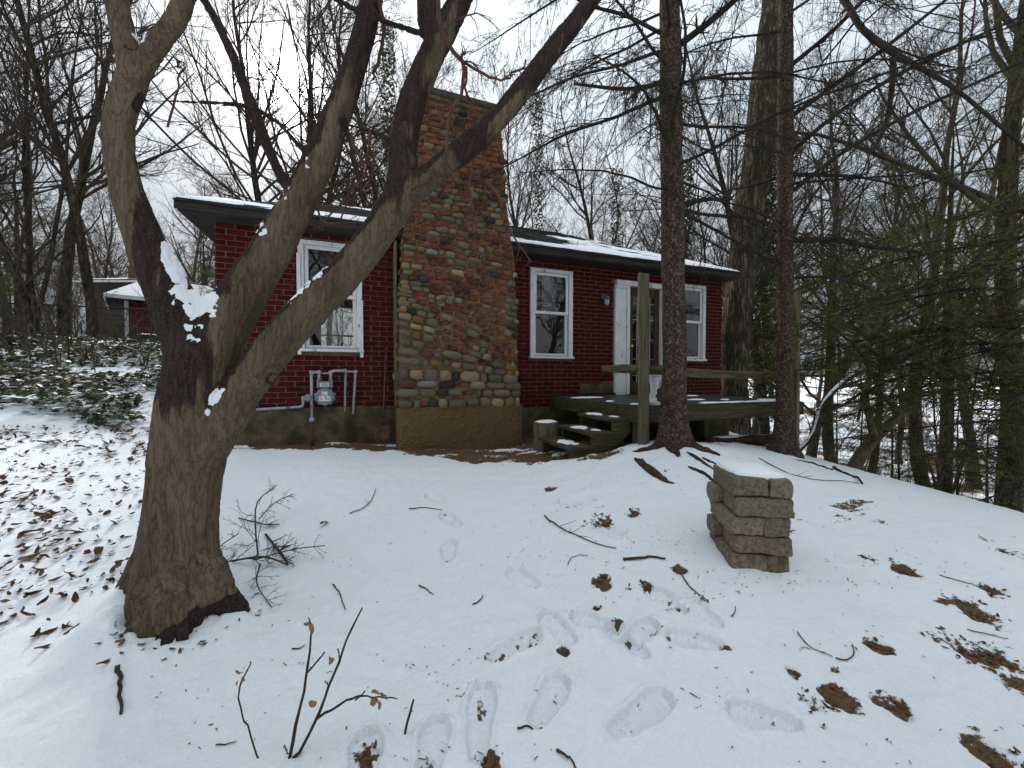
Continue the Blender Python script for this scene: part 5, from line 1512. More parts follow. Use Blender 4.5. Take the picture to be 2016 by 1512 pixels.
# the wood: far trees that nothing tells apart
spots = []
def ok(x, y, dmin):
    return all((x - a) ** 2 + (y - b) ** 2 > dmin ** 2 for a, b in spots)
tries = 0
while len(spots) < 70 and tries < 6000:
    tries += 1
    u = rb.uniform(-1.45, 1.55); dep = rb.uniform(15.5 if u < -.6 else 12.5, 46) if u < .62 else rb.uniform(13, 50)
    x, y = u * dep, dep
    s = (np.array([x, y]) - HO) @ HD; q = -((np.array([x, y]) - HO) @ HN)
    if -5.5 < s < 6 and -7.2 < q < 3: continue
    if u > .55 and rb.random() < .45: continue
    if -1.25 < u < -.8 and dep < 26: continue       # clearing round the shed and the far house
    if not ok(x, y, 2.0 if dep < 25 else 2.6): continue
    spots.append((x, y))
for k, (x, y) in enumerate(spots):
    pr_ = int(rb.choice([0, 1, 2, 3, 4, 5, 6], p=[.2, .17, .12, .14, .17, .12, .08]))
    side = 'right' if x / y > .55 else ('left' if x / y < -.72 else 'mid')
    lab = {'right': 'slender bare tree deep in the wooded ravine on the right', 'left': 'slender bare tree beyond the fence on the left', 'mid': 'slender bare tree in the wood behind the house'}[side]
    bare_tree(pr_, x, y, rb.uniform(.8, 1.25), rb.uniform(0, 6.28), lab, {'right': 'bare trees in the ravine', 'left': 'bare trees beyond the fence', 'mid': GR_B}[side], (rb.normal() * .04, rb.normal() * .05))
re_ = np.random.default_rng(909)
for k in range(26):
    left = k < 16; u = re_.uniform(-2.6, -1.48) if left else re_.uniform(1.5, 2.3); dep = re_.uniform(7 if left else 9, 24); x, y = u * dep, dep
    bare_tree(int(re_.integers(7)), x, y, re_.uniform(.8, 1.2), re_.uniform(0, 6.28), 'slender bare tree beyond the fence on the left' if left else 'slender bare tree deep in the wooded ravine on the right', 'bare trees beyond the fence' if left else 'bare trees in the ravine', (re_.normal() * .04, re_.normal() * .05))
# a few trees behind the photographer (seen mirrored in the panes)
for (x, y, pr_, sc) in ((-5, -7, 2, 1.2), (2.5, -9, 0, 1.1), (7.5, -6, 4, 1.0), (-10, -4, 3, 1.1), (-1.5, -12, 4, 1.2), (11, -3, 2, 1.1), (5, -14, 3, 1.3), (-8, -13, 0, 1.2), (-14, -8, 4, 1.1), (1, -17, 2, 1.2)):
    bare_tree(pr_, x, y, sc, rb.uniform(0, 6.28), 'bare tree behind the photographer mirrored in the window panes', 'trees mirrored in the panes')

# ---- thin saplings and brush in the ravine (too many to count)
rs_ = np.random.default_rng(41)
def brush(name, label, n, sampler, hmin, hmax, mat, seed):
    g = np.random.default_rng(seed); xy = sampler(g, n); zz = gbase(xy)
    pos = np.column_stack([xy, zz - .05])
    d = nrm(np.column_stack([g.normal(size=(n, 2)) * .28, np.ones(n)]))
    P, rr = chains(g, pos, d, g.uniform(hmin, hmax, n), g.uniform(.008, .02, n), 8, .02, .13, .3)
    P2, r2 = spawn(g, P, rr, 7, .2, 1, .8, .3, .4, .5, 5, .03, .15, .005)
    P3, r3 = spawn(g, P2, r2, 4, .2, 1, .7, .3, .5, .6, 4, .03, .15, .0035)
    V_, F_ = join_np([tube_batch(P, rr, 5), tube_batch(P2, r2, 4), tube_batch(P3, r3, 3)])
    o = link(name, mesh_np(name, V_, F_), mat); tag(o, label, 'brush', kind='stuff'); return o
def samp_right(g, n):
    dep = g.uniform(6.5, 26, n); u = g.uniform(.62, 1.5, n); xy = np.column_stack([u * dep, dep]); xy[:, 0] = np.maximum(xy[:, 0], 5.8); return xy
brush('undergrowth', 'tangle of bare saplings and brush in the ravine on the right', 170, samp_right, 1.0, 3.2, M['branch'], 5)
def samp_left(g, n):
    dep = g.uniform(6.8, 12, n); u = g.uniform(-1.42, -.72, n); return np.column_stack([u * dep, dep])
brush('undergrowth', 'thin bare brush tangled round the black fence on the left', 130, samp_left, .7, 2.0, M['twig'], 6)
def samp_mid(g, n):
    dep = g.uniform(14, 40, n); u = g.uniform(-.6, .75, n); return np.column_stack([u * dep, dep])
brush('undergrowth', 'bare brush in the wood behind the house', 120, samp_mid, 3, 8, M['branch'], 7)

# ------------------------------------------------------------------ the big oak behind the house corner
def trunk_tube(pts, n, sides, seed, furrow, amp_):
    """pts rows: x,y,z,r -> displaced tube mesh data"""
    c = smooth_path(np.array(pts, float), n); V, Q = tube_batch(c[None, :, :3], c[None, :, 3], sides)
    C = np.repeat(c[:, :3], sides, 0); nn = nrm(V - C)
    a = fbm(V * np.array([furrow, furrow, furrow * .16]), 3, seed)
    V = V + nn * (amp_ * (sstep(-.25, .25, a) - .5) + amp_ * .8 * fbm(V * 2, 2, seed + 3))[:, None]
    return V, Q
def pxpts(rows):    # (px,py,pixel width,depth)
    st = wide_stretch(np.array(rows, float))
    return [(*pix(a, b, d), w_ / 2 * d / F / k) for (a, b, w_, d), k in zip(rows, st)]
oz = 10.2
op = pxpts([(1446, 900, 78, oz), (1446, 840, 64, oz), (1446, 700, 56, oz), (1458, 560, 58, oz), (1474, 430, 58, oz), (1490, 330, 60, oz), (1505, 200, 60, oz), (1520, 80, 60, oz), (1535, -60, 54, oz), (1550, -400, 44, oz), (1560, -800, 26, oz)])
OT = thing('oak_tree', 'massive furrowed tree trunk rising behind the right corner of the house', 'tree', (op[1][0], op[1][1], gz(op[1][0], op[1][1])))
ol = np.array(OT.location)
V_, Q_ = trunk_tube([(op[0][0], op[0][1], ol[2] - .3, op[0][3])] + op[1:], 150, 40, 3, 9, .035)
link('trunk', mesh_np('trunk', V_ - ol, Q_), M['oak_bark'], OT)
g = np.random.default_rng(15)
c = smooth_path(np.array(op, float), 30)
P1, r1 = spawn(g, c[None, :, :3], c[None, :, 3], 22, .32, .98, 1.0, .2, 0, .35, 10, .03, .10, .03, lens=g.uniform(3, 6.5, 22), taper=.2)
P2, r2 = spawn(g, P1, r1, 9, .15, 1, .75, .2, .4, .55, 7, .03, .12, .012); P3, r3 = spawn(g, P2, r2, 6, .15, 1, .7, .2, .5, .6, 5, .03, .14, .007); P4, r4 = spawn(g, P3, r3, 3, .2, 1, .7, .2, .5, .7, 3, .02, .14, .005)
V_, F_ = join_np([tube_batch(P1, r1, 7), tube_batch(P2, r2, 5), tube_batch(P3, r3, 3), tube_batch(P4, r4, 3)])
link('crown', mesh_np('crown', V_ - ol, F_), M['branch'], OT)

# ------------------------------------------------------------------ ivy
IV = np.array([(0, 0, 0), (.05, -.42, .05), (.42, -.30, -.02), (.38, -.08, .03), (1.0, 0, -.08), (.38, .08, .03), (.42, .30, -.02), (.05, .42, .05), (-.12, .0, .0)], float)
IVF = np.array([(0, 1, 2), (0, 2, 3), (0, 3, 4), (0, 4, 5), (0, 5, 6), (0, 6, 7), (0, 8, 1), (0, 7, 8)])
def ivy_trunk(px, py0, py1, pw, dep, n, seed, label, name='ivy_covered_tree', protos=1, sc=1.0):
    g = np.random.default_rng(seed); x, y = at_px(px, dep)
    o = bare_tree(protos, x, y, sc, g.uniform(0, 6), label, None, (0, 0), name)
    base = np.array(o.location); z0, z1 = pix(px, py1, dep)[2], pix(px, py0, dep)[2]
    a = g.uniform(0, 2 * math.pi, n); z = g.uniform(z0, z1, n); r_ = pw / 2 * dep / F
    rr = r_ * (.45 + .75 * np.abs(g.normal(size=n)) * .6 + .25 * fbm(np.column_stack([np.cos(a) * 2, np.sin(a) * 2, z * 1.3]), 2, seed)) 
    pos = np.column_stack([x + rr * np.cos(a), y + rr * np.sin(a), z]) - base
    out = np.column_stack([np.cos(a), np.sin(a), np.zeros(n)])
    Rm = rot_from(nrm(rand_dirs(g, n) * .7 + np.array([0, 0, -.8])), nrm(out + .6 * rand_dirs(g, n)))
    V_, F_ = scatter(IV, IVF, pos, Rm, g.uniform(.06, .13, n))
    # undo the rotation of the thing for the leaves
    V_ = V_ @ np.array(o.rotation_euler.to_matrix())
    link('ivy', mesh_np('ivy', V_, F_), M['ivy'], o)
ivy_trunk(1508, 250, 830, 52, 11.6, 5200, 1, 'dark ivy-smothered tree between the oak and the right spruce', protos=0)
ivy_trunk(768, 40, 330, 30, 14.5, 1500, 2, 'ivy-clad tree behind the roof just left of the chimney', protos=1, sc=1.1)
ivy_trunk(1060, 180, 470, 22, 15, 900, 3, 'thin ivy-clad tree just right of the chimney behind the roof', protos=1)
ivy_trunk(1345, 320, 540, 34, 12.6, 1300, 4, 'ivy-clad tree half hidden behind the left spruce', protos=1)
ivy_trunk(1210, 330, 520, 24, 16, 700, 6, 'ivy-clad tree behind the middle of the right roof half', protos=0)

# ------------------------------------------------------------------ conifer boughs
def needles_on(g, P, spacing, ln, wd, flat=.35, droop=0.0):
    """flat needles along chains P (N,K,3)"""
    seg = np.linalg.norm(np.diff(P, axis=1), axis=2); tot = seg.sum(1)
    cnt = np.maximum((tot / spacing).astype(int), 1); idx = np.repeat(np.arange(len(P)), cnt)
    t = g.uniform(.02, 1, len(idx)); K = P.shape[1]; fi = t * (K - 1); i = np.minimum(fi.astype(int), K - 2); f = (fi - i)[:, None]
    pos = P[idx, i] * (1 - f) + P[idx, i + 1] * f; T = nrm(P[idx, i + 1] - P[idx, i])
    up = np.array([0, 0, 1.0]); side = nrm(np.cross(T, up)); sgn = np.where(g.random(len(idx)) < .5, -1, 1)[:, None]
    d = nrm(T * g.uniform(.35, .9, (len(idx), 1)) + side * sgn + g.normal(size=(len(idx), 3)) * flat - up * droop)
    Rm = rot_from(d, nrm(up + g.normal(size=(len(idx), 3)) * .5))
    tv = np.array([(0, -.5, 0), (.6, -.42, 0), (1, 0, 0), (.6, .42, 0), (0, .5, 0)]) * np.array([1, wd / ln, 1]); tf = np.array([(0, 1, 3, 4)])
    tv4 = np.array([(0, -.5 * wd / ln, 0), (1, -.12 * wd / ln, 0), (1, .12 * wd / ln, 0), (0, .5 * wd / ln, 0)]); tf4 = np.array([(0, 1, 2, 3)])
    return scatter(tv4, tf4, pos, Rm, ln * g.uniform(.7, 1.2, len(idx)))
def bough_hemlock(seed, L=2.4, dense=1.0):
    g = np.random.default_rng(seed)
    P, rr = chains(g, np.zeros((1, 3)), np.array([[1, 0, .12]]), np.array([L]), np.array([.018]), 14, -.035, .05, .2)
    side = np.tile(np.array([[0, 1.0, -.1], [0, -1.0, -.1]]), (21, 1)) * 2.5
    P1, r1 = spawn(g, P, rr, 42, .10, 1, .95, .12, .42, .45, 7, -.02, .06, .004, perp_bias=side, tl=.72)
    sd2 = np.tile(np.array([[0, 1.0, 0], [0, -1.0, 0]]), (len(P1) * 8 // 2, 1)) * 0
    n2 = 9
    P2, r2 = spawn(g, P1, r1, n2, .12, 1, .8, .15, .34, .5, 4, -.03, .06, .002, tl=.5)
    P2[:, :, 2] = P1[np.repeat(np.arange(len(P1)), n2), 0, 2][:, None] * .35 + P2[:, :, 2] * .65
    wv, wf = join_np([tube_batch(P, rr, 6), tube_batch(P1, r1, 4), tube_batch(P2, r2, 3)])
    n1 = needles_on(g, P1[:, 2:], .014 / dense, .024, .0065); n2_ = needles_on(g, P2, .011 / dense, .023, .0065)
    nv_, nf = join_np([n1, n2_])
    return mesh_np('bough', wv, wf), mesh_np('needles', nv_, nf, False)
def bough_spruce(seed, L=2.6, dense=1.0):
    g = np.random.default_rng(seed)
    P, rr = chains(g, np.zeros((1, 3)), np.array([[1, 0, .05]]), np.array([L]), np.array([.020]), 16, -.012, .05, .2)
    side = np.tile(np.array([[0, 1.0, -.3], [0, -1.0, -.3]]), (13, 1)) * 2.5
    P1, r1 = spawn(g, P, rr, 26, .18, 1, .85, .2, .36, .4, 8, -.09, .10, .0035, perp_bias=side, tl=.6)
    P2, r2 = spawn(g, P1, r1, 6, .15, 1, .6, .25, .45, .6, 5, -.16, .12, .002, tl=.3)
    P3, r3 = spawn(g, P2, r2, 2, .3, 1, .5, .25, .5, .7, 4, -.15, .12, .0018, tl=.3)
    wv, wf = join_np([tube_batch(P, rr, 6), tube_batch(P1, r1, 4), tube_batch(P2, r2, 3), tube_batch(P3, r3, 3)])
    keep = g.random(len(P2)) < .62; keep3 = g.random(len(P3)) < .55
    a = needles_on(g, P2[keep], .011 / dense, .017, .0042, .7); b = needles_on(g, P3[keep3], .010 / dense, .016, .0042, .7)
    nv_, nf = join_np([a, b])
    return mesh_np('bough', wv, wf), mesh_np('needles', nv_, nf, False)
HB = [bough_hemlock(500 + k) for k in range(3)]
SB = [bough_spruce(600 + k) for k in range(3)]
for a, b in HB: a.materials.append(M['bough']); b.materials.append(M['needle'])
for a, b in SB: a.materials.append(M['bough']); b.materials.append(M['spruce_needle'])
def hang_bough(kind, k, parent, loc, az, tilt, sc, roll=0.0):
    w_, n_ = (HB if kind == 'h' else SB)[k % 3]
    o = link('bough', w_, None, parent); o.location = loc; o.rotation_euler = (roll, -tilt, az); o.scale = (sc, sc, sc)
    link('needles', n_, None, o); return o

# ---- two spruces in front of the deck
def spruce(px, rows, label, seed, name='spruce_tree'):
    pts = pxpts(rows); g = np.random.default_rng(seed)
    b0 = pts[1]; base = np.array([b0[0], b0[1], gz(b0[0], b0[1])])
    o = thing(name, label, 'tree', tuple(base)); top = pts[-1]
    V_, Q_ = trunk_tube(pts, 200, 32, seed, 16, .008)
    z_ = V_[:, 2]; fl = np.exp(-np.clip(z_ - base[2], 0, 9) / .16)[:, None]
    th = np.arctan2(V_[:, 1] - base[1], V_[:, 0] - base[0]); c_ = np.column_stack([np.cos(th), np.sin(th), 0 * th])
    V_ = V_ + c_ * fl * (.05 + .05 * np.cos(th * 5 + seed))[:, None]
    link('trunk', mesh_np('trunk', V_ - base, Q_), M['spruce_bark'], o)
    return o, base, pts
S1, s1b, s1p = spruce(1325, [(1327, 915, 70, 4.32), (1327, 870, 62, 4.32), (1326, 800, 52, 4.32), (1328, 700, 48, 4.32), (1325, 560, 46, 4.32), (1324, 400, 45, 4.33), (1321, 250, 44, 4.34), (1320, 100, 42, 4.35), (1318, -60, 40, 4.36), (1316, -500, 34, 4.4), (1314, -1100, 22, 4.4)],
                      'reddish brown spruce trunk standing in front of the deck beside the broken post', 3)
S2, s2b, s2p = spruce(1545, [(1543, 925, 50, 5.02), (1543, 880, 46, 5.02), (1545, 800, 38, 5.02), (1546, 650, 34, 5.02), (1546, 450, 32, 5.02), (1546, 250, 32, 5.02), (1547, 50, 30, 5.02), (1548, -60, 29, 5.02), (1550, -500, 24, 5.02), (1552, -1000, 14, 5.02)],
                      'slimmer spruce trunk standing against the thin grey deck post', 5)
def spruce_boughs(o, base, pts, seed, zlo, zhi, n, azs=None, scl=(.7, 1.15)):
    g = np.random.default_rng(seed); c = np.array(pts); order = np.argsort(c[:, 2])
    for k in range(n):
        z = zlo + (zhi - zlo) * (k + g.uniform(0, 1)) / n
        x = np.interp(z, c[order, 2], c[order, 0]); y = np.interp(z, c[order, 2], c[order, 1])
        az = g.uniform(0, 2 * math.pi) if azs is None else azs[k % len(azs)] + g.normal() * .3
        hang_bough('s', int(g.integers(3)), o, (x - base[0], y - base[1], z - base[2]), az, g.normal() * .12 - .02, g.uniform(*scl))
spruce_boughs(S1, s1b, s1p, 31, 3.2, 6.2, 20)
spruce_boughs(S2, s2b, s2p, 32, 3.4, 7.0, 13, scl=(.5, .9))
# burl on the first trunk
g = np.random.default_rng(9); bc = pix(1310, 778, 4.22)
nb_ = 1; me = stone_me(40); V = np.empty(len(me.vertices) * 3); me.vertices.foreach_get('co', V); V = V.reshape(-1, 3)
th = np.linspace(0, 2 * math.pi, 33)[:-1]
V = []; fs = []
for i_ in range(17):
    ph = -math.pi / 2 + math.pi * i_ / 16
    for t_ in th: V.append((math.cos(ph) * math.cos(t_), math.cos(ph) * math.sin(t_), math.sin(ph)))
V = np.array(V); V = V * np.array([.10, .06, .085]) * (1 + .55 * fbm(V * 3.5, 4, 8, .6) + .25 * fbm(V * 9, 2, 9))[:, None]
fs = np.array([(a * 32 + b, a * 32 + (b + 1) % 32, a * 32 + 32 + (b + 1) % 32, a * 32 + 32 + b) for a in range(16) for b in range(32)])
o = link('burl', mesh_np('burl', V, fs), M['rootbark'], S1); o.location = tuple(bc - s1b)
# bare dead snags and long limbs of the second spruce
def px_limb(o, base, rows, name='limb', mat='bough', n=14, sides=7, twigs=0, seed=0, needles=False):
    P, rr = limb(rows, n); parts = [tube_batch(P[None], rr[None], sides)]
    g = np.random.default_rng(seed)
    if twigs:
        P1, r1 = spawn(g, P[None], rr[None], twigs, .15, 1, .9, .3, .28, .45, 6, -.02, .14, .003); parts.append(tube_batch(P1, r1, 4))
        P2, r2 = spawn(g, P1, r1, 5, .15, 1, .8, .3, .5, .6, 4, -.02, .16, .0022); parts.append(tube_batch(P2, r2, 3))
        P3, r3 = spawn(g, P2, r2, 3, .15, 1, .8, .3, .5, .7, 3, -.02, .16, .0018); parts.append(tube_batch(P3, r3, 3))
    V_, F_ = join_np(parts)
    return link(name, mesh_np(name, V_ - base, F_), M[mat], o)
px_limb(S2, s2b, [(1556, -180, 20, 5.0), (1610, -70, 19, 4.7), (1665, 5, 18, 4.4), (1700, 60, 17, 4.2), (1760, 105, 17, 4.1), (1880, 175, 12, 3.9), (2016, 290, 10, 3.7), (2120, 380, 8, 3.6)], twigs=9, seed=2, n=24)
px_limb(S2, s2b, [(1758, 112, 14, 4.1), (1757, 160, 13, 4.1), (1745, 240, 10, 4.1), (1718, 300, 6, 4.1)], twigs=6, seed=3)
px_limb(S2, s2b, [(1558, 473, 12, 5.0), (1640, 472, 11, 4.9), (1720, 486, 9, 4.8), (1815, 497, 7, 4.7)], twigs=8, seed=4)
px_limb(S2, s2b, [(1558, 343, 10, 5.0), (1640, 345, 8, 4.9), (1700, 350, 6, 4.8), (1790, 370, 4, 4.7)], twigs=8, seed=5)
px_limb(S2, s2b, [(1540, 150, 8, 5.0), (1460, 155, 7, 4.9), (1385, 153, 5, 4.8)], twigs=6, seed=6)
px_limb(S2, s2b, [(1558, 548, 6, 5.0), (1620, 545, 5, 4.9), (1700, 560, 4, 4.9)], twigs=5, seed=7)
px_limb(S1, s1b, [(1340, 402, 9, 4.3), (1390, 393, 8, 4.2), (1442, 392, 5, 4.1)], twigs=4, seed=8)
px_limb(S1, s1b, [(1342, 85, 14, 4.3), (1400, 40, 13, 4.2), (1470, -20, 11, 4.1)], twigs=8, seed=10)
px_limb(S1, s1b, [(1300, 65, 10, 4.3), (1230, 30, 9, 4.2), (1160, 10, 8, 4.1), (1100, -25, 6, 4.0)], twigs=10, seed=11)
px_limb(S1, s1b, [(1300, 165, 10, 4.3), (1230, 175, 9, 4.2), (1130, 165, 6, 4.1)], twigs=10, seed=12)
for k, (rows, sd) in enumerate((([(1556, 230, 9, 5.0), (1640, 170, 8, 4.7), (1760, 80, 7, 4.4), (1900, -30, 5, 4.1)], 20), ([(1556, 300, 9, 5.0), (1660, 215, 8, 4.7), (1800, 130, 7, 4.4), (2016, 30, 5, 4.1)], 21), ([(1556, 380, 9, 5.0), (1660, 300, 8, 4.7), (1800, 220, 7, 4.4), (2016, 120, 5, 4.1)], 22), ([(1556, 130, 9, 5.0), (1640, 60, 8, 4.7), (1720, -20, 7, 4.4)], 23))):
    px_limb(S2, s2b, rows, twigs=7, seed=sd)
# roots in the snow
def root(rows, o, base, name='root'):
    P = []; rr = []
    c = smooth_path(np.array(rows, float), 12)
    for a, b, w_ in c:
        p = ghit(a, b); zf = p[1]; r_ = w_ / 2 * zf / F; P.append((p[0], p[1], gsurf(p[0], p[1]) - r_ * .1)); rr.append(r_)
    P = np.array(P); V_, Q_ = tube_batch(P[None], np.array(rr)[None], 9)
    V_ = V_ + .024 * np.column_stack([fbm(V_ * 12, 3, 2), fbm(V_ * 12 + 5, 3, 3), fbm(V_ * 12 + 9, 3, 4)])
    return link(name, mesh_np(name, V_ - base, Q_), M['rootbark'], o)
for rows in ([(1250, 903, 8), (1265, 915, 15), (1290, 935, 17), (1312, 948, 12), (1328, 953, 5)], [(1352, 898, 4), (1372, 908, 9), (1395, 922, 8), (1412, 932, 3)], [(1356, 922, 3), (1375, 930, 8), (1395, 940, 8), (1408, 950, 5)],
             [(1345, 880, 26), (1368, 890, 20), (1392, 897, 14), (1418, 903, 6)], [(1300, 885, 22), (1282, 890, 16), (1262, 893, 10), (1245, 892, 4)], [(1385, 908, 3), (1400, 914, 7), (1412, 918, 3)], [(1320, 890, 20), (1330, 898, 14), (1340, 905, 6)]):
    root(rows, S1, s1b)
root([(1565, 905, 4), (1600, 912, 6), (1640, 925, 4)], S2, s2b)

# ---- hemlock just outside the frame on the right, its boughs reaching in
def hemlock(x, y, Hh, label, group, seed, nb_, zlo, sc=(.8, 1.4), azc=None, name='hemlock_tree', r0=.12):
    g = np.random.default_rng(seed); zb_ = gz(x, y); o = thing(name, label, 'tree', (x, y, zb_ - .1), 0, group)
    m = MB().tube(np.array([(0, 0, 0), (.02, 0, Hh * .4), (0, .03, Hh * .75), (0, 0, Hh)]), [r0, r0 * .8, r0 * .45, .01], 10); m.build('trunk', M['bark'], o, True)
    for k in range(nb_):
        f = (k + g.uniform(0, 1)) / nb_; z = zlo + (Hh - zlo) * f
        az = g.uniform(0, 2 * math.pi) if azc is None else azc + g.normal() * .55
        hang_bough('h', int(g.integers(3)), o, (0, 0, z), az, g.normal() * .08 - .05 + .25 * f, g.uniform(*sc) * (1 - .72 * f ** 1.3), g.normal() * .15)
    return o
HM = hemlock(7.6, 5.0, 9.5, 'hemlock at the right edge whose drooping green boughs reach over the ravine', None, 71, 24, 1.6, (1.1, 1.75), math.pi * .93)
g = np.random.default_rng(12)
for k, py in enumerate(np.linspace(425, 760, 9)):        # low boughs crossing the right of the picture
    zz_ = pix(1900, py, 5.0)[2] - HM.location.z
    hang_bough('h', k, HM, (g.uniform(-.5, .1), g.uniform(-.3, .5), zz_ + .25), math.pi * g.uniform(.84, 1.04), g.normal() * .05, g.uniform(1.15, 1.75), g.normal() * .2)
hemlock(8.6, 7.6, 9.0, 'hemlock with flat green sprays standing behind the nearest hemlock on the right', None, 72, 16, 2.0, (.9, 1.3))
for k, (px, dep, hh) in enumerate(((1605, 11, 3.2), (1700, 9.5, 3.2), (1775, 8.6, 2.9), (1870, 8.0, 2.9), (1950, 9.0, 3.6), (1650, 14, 4.5), (1760, 13, 4.4), (1890, 12, 4.4), (1990, 13, 5.0), (1560, 13, 4.0), (2040, 8, 3.4), (1820, 16, 5.5), (1480, 13.5, 3.6))[:8]):
    x, y = at_px(px, dep)
    hemlock(x, y, hh * 1.15, 'young hemlock among the dark undergrowth of the ravine', 'young hemlocks in the ravine', 80 + k, 34, .15, (.55, .85), r0=.04, name='young_hemlock')
# dark evergreen at the far left and one behind the house's left corner
for (px, dep, hh, lab) in ((-20, 11.5, 7.5, 'dark evergreen at the left edge behind the black fence'), (40, 14, 7, 'dark evergreen behind the fence between the first bare trees'), (405, 17, 5.8, 'dark evergreen seen in the gap left of the house corner')):
    x, y = at_px(px, dep); hemlock(x, y, hh, lab, None, int(px) + 200, 44, .3, (.8, 1.15), name='evergreen_tree')

# ------------------------------------------------------------------ crooked shrub on the edge of the slope
SHR = thing('crooked_shrub', 'crooked bare shrub leaning out over the edge of the slope', 'shrub', tuple(pix(1680, 930, 5.9)))
sb_ = np.array(SHR.location)
rowsS = [[(1672, 945, 34, 5.9), (1690, 905, 30, 5.9), (1715, 870, 27, 5.9), (1745, 840, 22, 5.9), (1768, 815, 17, 5.9), (1750, 790, 12, 5.9), (1735, 778, 10, 5.9)], [(1722, 865, 20, 5.9), (1712, 820, 17, 5.85), (1704, 780, 15, 5.8), (1712, 740, 13, 5.8), (1706, 700, 11, 5.8), (1712, 672, 8, 5.8)],
         [(1706, 710, 8, 5.8), (1680, 680, 6, 5.7), (1640, 650, 5, 5.6), (1590, 650, 4, 5.5)], [(1712, 690, 8, 5.8), (1760, 715, 7, 5.7), (1810, 690, 6, 5.6), (1870, 665, 4, 5.5)], [(1712, 745, 7, 5.8), (1760, 725, 6, 5.7), (1830, 718, 5, 5.6), (1910, 745, 4, 5.5)], [(1735, 778, 9, 5.9), (1700, 765, 8, 5.9), (1690, 755, 5, 5.9)], [(1750, 790, 8, 5.9), (1758, 770, 6, 5.9), (1790, 735, 5, 5.9), (1800, 705, 4, 5.9)], [(1712, 672, 6, 5.8), (1680, 640, 5, 5.7), (1650, 600, 4, 5.6)], [(1712, 672, 6, 5.8), (1750, 630, 5, 5.7), (1800, 610, 4, 5.6)]]
for k, rows in enumerate(rowsS):
    px_limb(SHR, sb_, rows, 'stem' if k < 2 else 'branch', 'log' if k < 2 else 'twig', 18, 9 if k < 2 else 6, 0 if k < 2 else 10, 60 + k)
# snow-dusted leaning dead branch behind it
DB = thing('snowy_fallen_branch', 'leaning dead branch dusted with snow behind the thin deck post', 'branch', tuple(pix(1575, 885, 6.6)))
b0 = np.array(DB.location); px_limb(DB, b0, [(1570, 890, 10, 6.6), (1600, 855, 10, 6.8), (1618, 800, 9, 7.0), (1660, 755, 8, 7.2), (1700, 730, 6, 7.4)], 'branch', 'bark', 16, 7, 6, 3)
P, rr = limb([(1572, 886, 8, 6.6), (1600, 851, 8, 6.8), (1618, 796, 6, 7.0), (1660, 751, 7, 7.2), (1698, 726, 4, 7.4)], 24); P[:, 2] += .012
link('snow', mesh_np('snow', tube_batch(P[None], (rr * (.75 + .4 * vnoise(P * 9, 3)))[None], 7)[0] - b0, tube_batch(P[None], rr[None], 7)[1]), M['snow'], DB)

# ------------------------------------------------------------------ left background: fence, shed, far house, bins
FN = thing('chain_link_fence', 'black chain-link fence running along the top of the ivy bank', 'fence', (0, 0, 0))
fpts = [pix(-120, 592, 10.4), pix(115, 601, 10.6), pix(340, 612, 10.9), pix(620, 640, 11.6)]
for a, b in zip(fpts, fpts[1:]): MB().tube([a, b], .022, 7).build('top_rail', M['black_metal'], FN)
for a in fpts:
    zg = gz(a[0], a[1]); MB().tube([(a[0], a[1], zg - .1), (a[0], a[1], a[2] + .06)], .034, 8).build('post', M['black_metal'], FN)
for a, b in zip(fpts, fpts[1:]):
    L_ = np.linalg.norm((b - a)[:2]); n = int(L_ / .075); PP = []
    zg0 = min(gz(a[0], a[1]), gz(b[0], b[1])); hgt = (a[2] + b[2]) / 2 - zg0
    for k in range(-int(hgt / .075), n):
        for sgn in (1, -1):
            f0, f1 = k / n, (k + hgt / .075) / n
            t0_, t1_ = max(0, -f0 / (f1 - f0)), min(1, (1 - f0) / (f1 - f0))
            if t1_ <= t0_: continue
            def at(t): 
                f = f0 + (f1 - f0) * t; h_ = t if sgn > 0 else 1 - t; q = a + (b - a) * f; return (q[0], q[1], q[2] - hgt * (1 - h_))
            PP.append((at(t0_), at(t1_)))
    V_, Q_ = tube_batch(np.array(PP), np.full((len(PP), 2), .0028), 3); tag(link('chain_link_mesh', mesh_np('chain_link_mesh', V_, Q_), M['black_metal'], FN), kind='stuff')

SD = 14.0
shx0, _, shz = pix(246, 592, SD); shx1 = pix(420, 592, SD)[0]
shb = gz(shx0, SD)
SHD = thing('garden_shed', 'small maroon shed with white corner trim and a snow covered hip roof', 'shed', (shx0, SD, shb), R(45))
hgt = shz - shb; wd = shx1 - shx0; dp = 2.6
nbd = int(wd / .15)
MB().box(.001, wd - .001, .02, dp, -.2, hgt - .001).build('core', M['shed_red'], SHD)
for k in range(nbd):
    MB().bbox(.09 + (wd - .18) / nbd * k + .004, .09 + (wd - .18) / nbd * (k + 1) - .004, .0, .019, .0, hgt - .01, .004).build('wall_board', M['shed_red'], SHD)
MB().bbox(-.02, .085, -.015, .10, -.1, hgt, .006).build('corner_trim', M['white_clean'], SHD)
MB().bbox(wd - .085, wd + .02, -.015, .10, -.1, hgt, .006).build('corner_trim', M['white_clean'], SHD)
ov = .5; rh = .98
def hip(x0, x1, y0, y1, z, h_, run):
    ym = (y0 + y1) / 2
    return [(x0, y0, z), (x1, y0, z), (x1, y1, z), (x0, y1, z), (x0 + run, ym, z + h_), (x1 - run, ym, z + h_)], [(0, 1, 5, 4), (1, 2, 5), (2, 3, 4, 5), (3, 0, 4), (3, 2, 1, 0)]
V, fs = hip(-ov, wd + ov, -ov, dp + ov, hgt + .1, rh, 1.15)
MB().add(V, fs).build('roof', M['roof'], SHD)
V, fs = hip(-ov, wd + ov, -ov, dp + ov, hgt + .135, rh + .03, 1.15); MB().add(V, fs).build('snow', M['snow'], SHD)
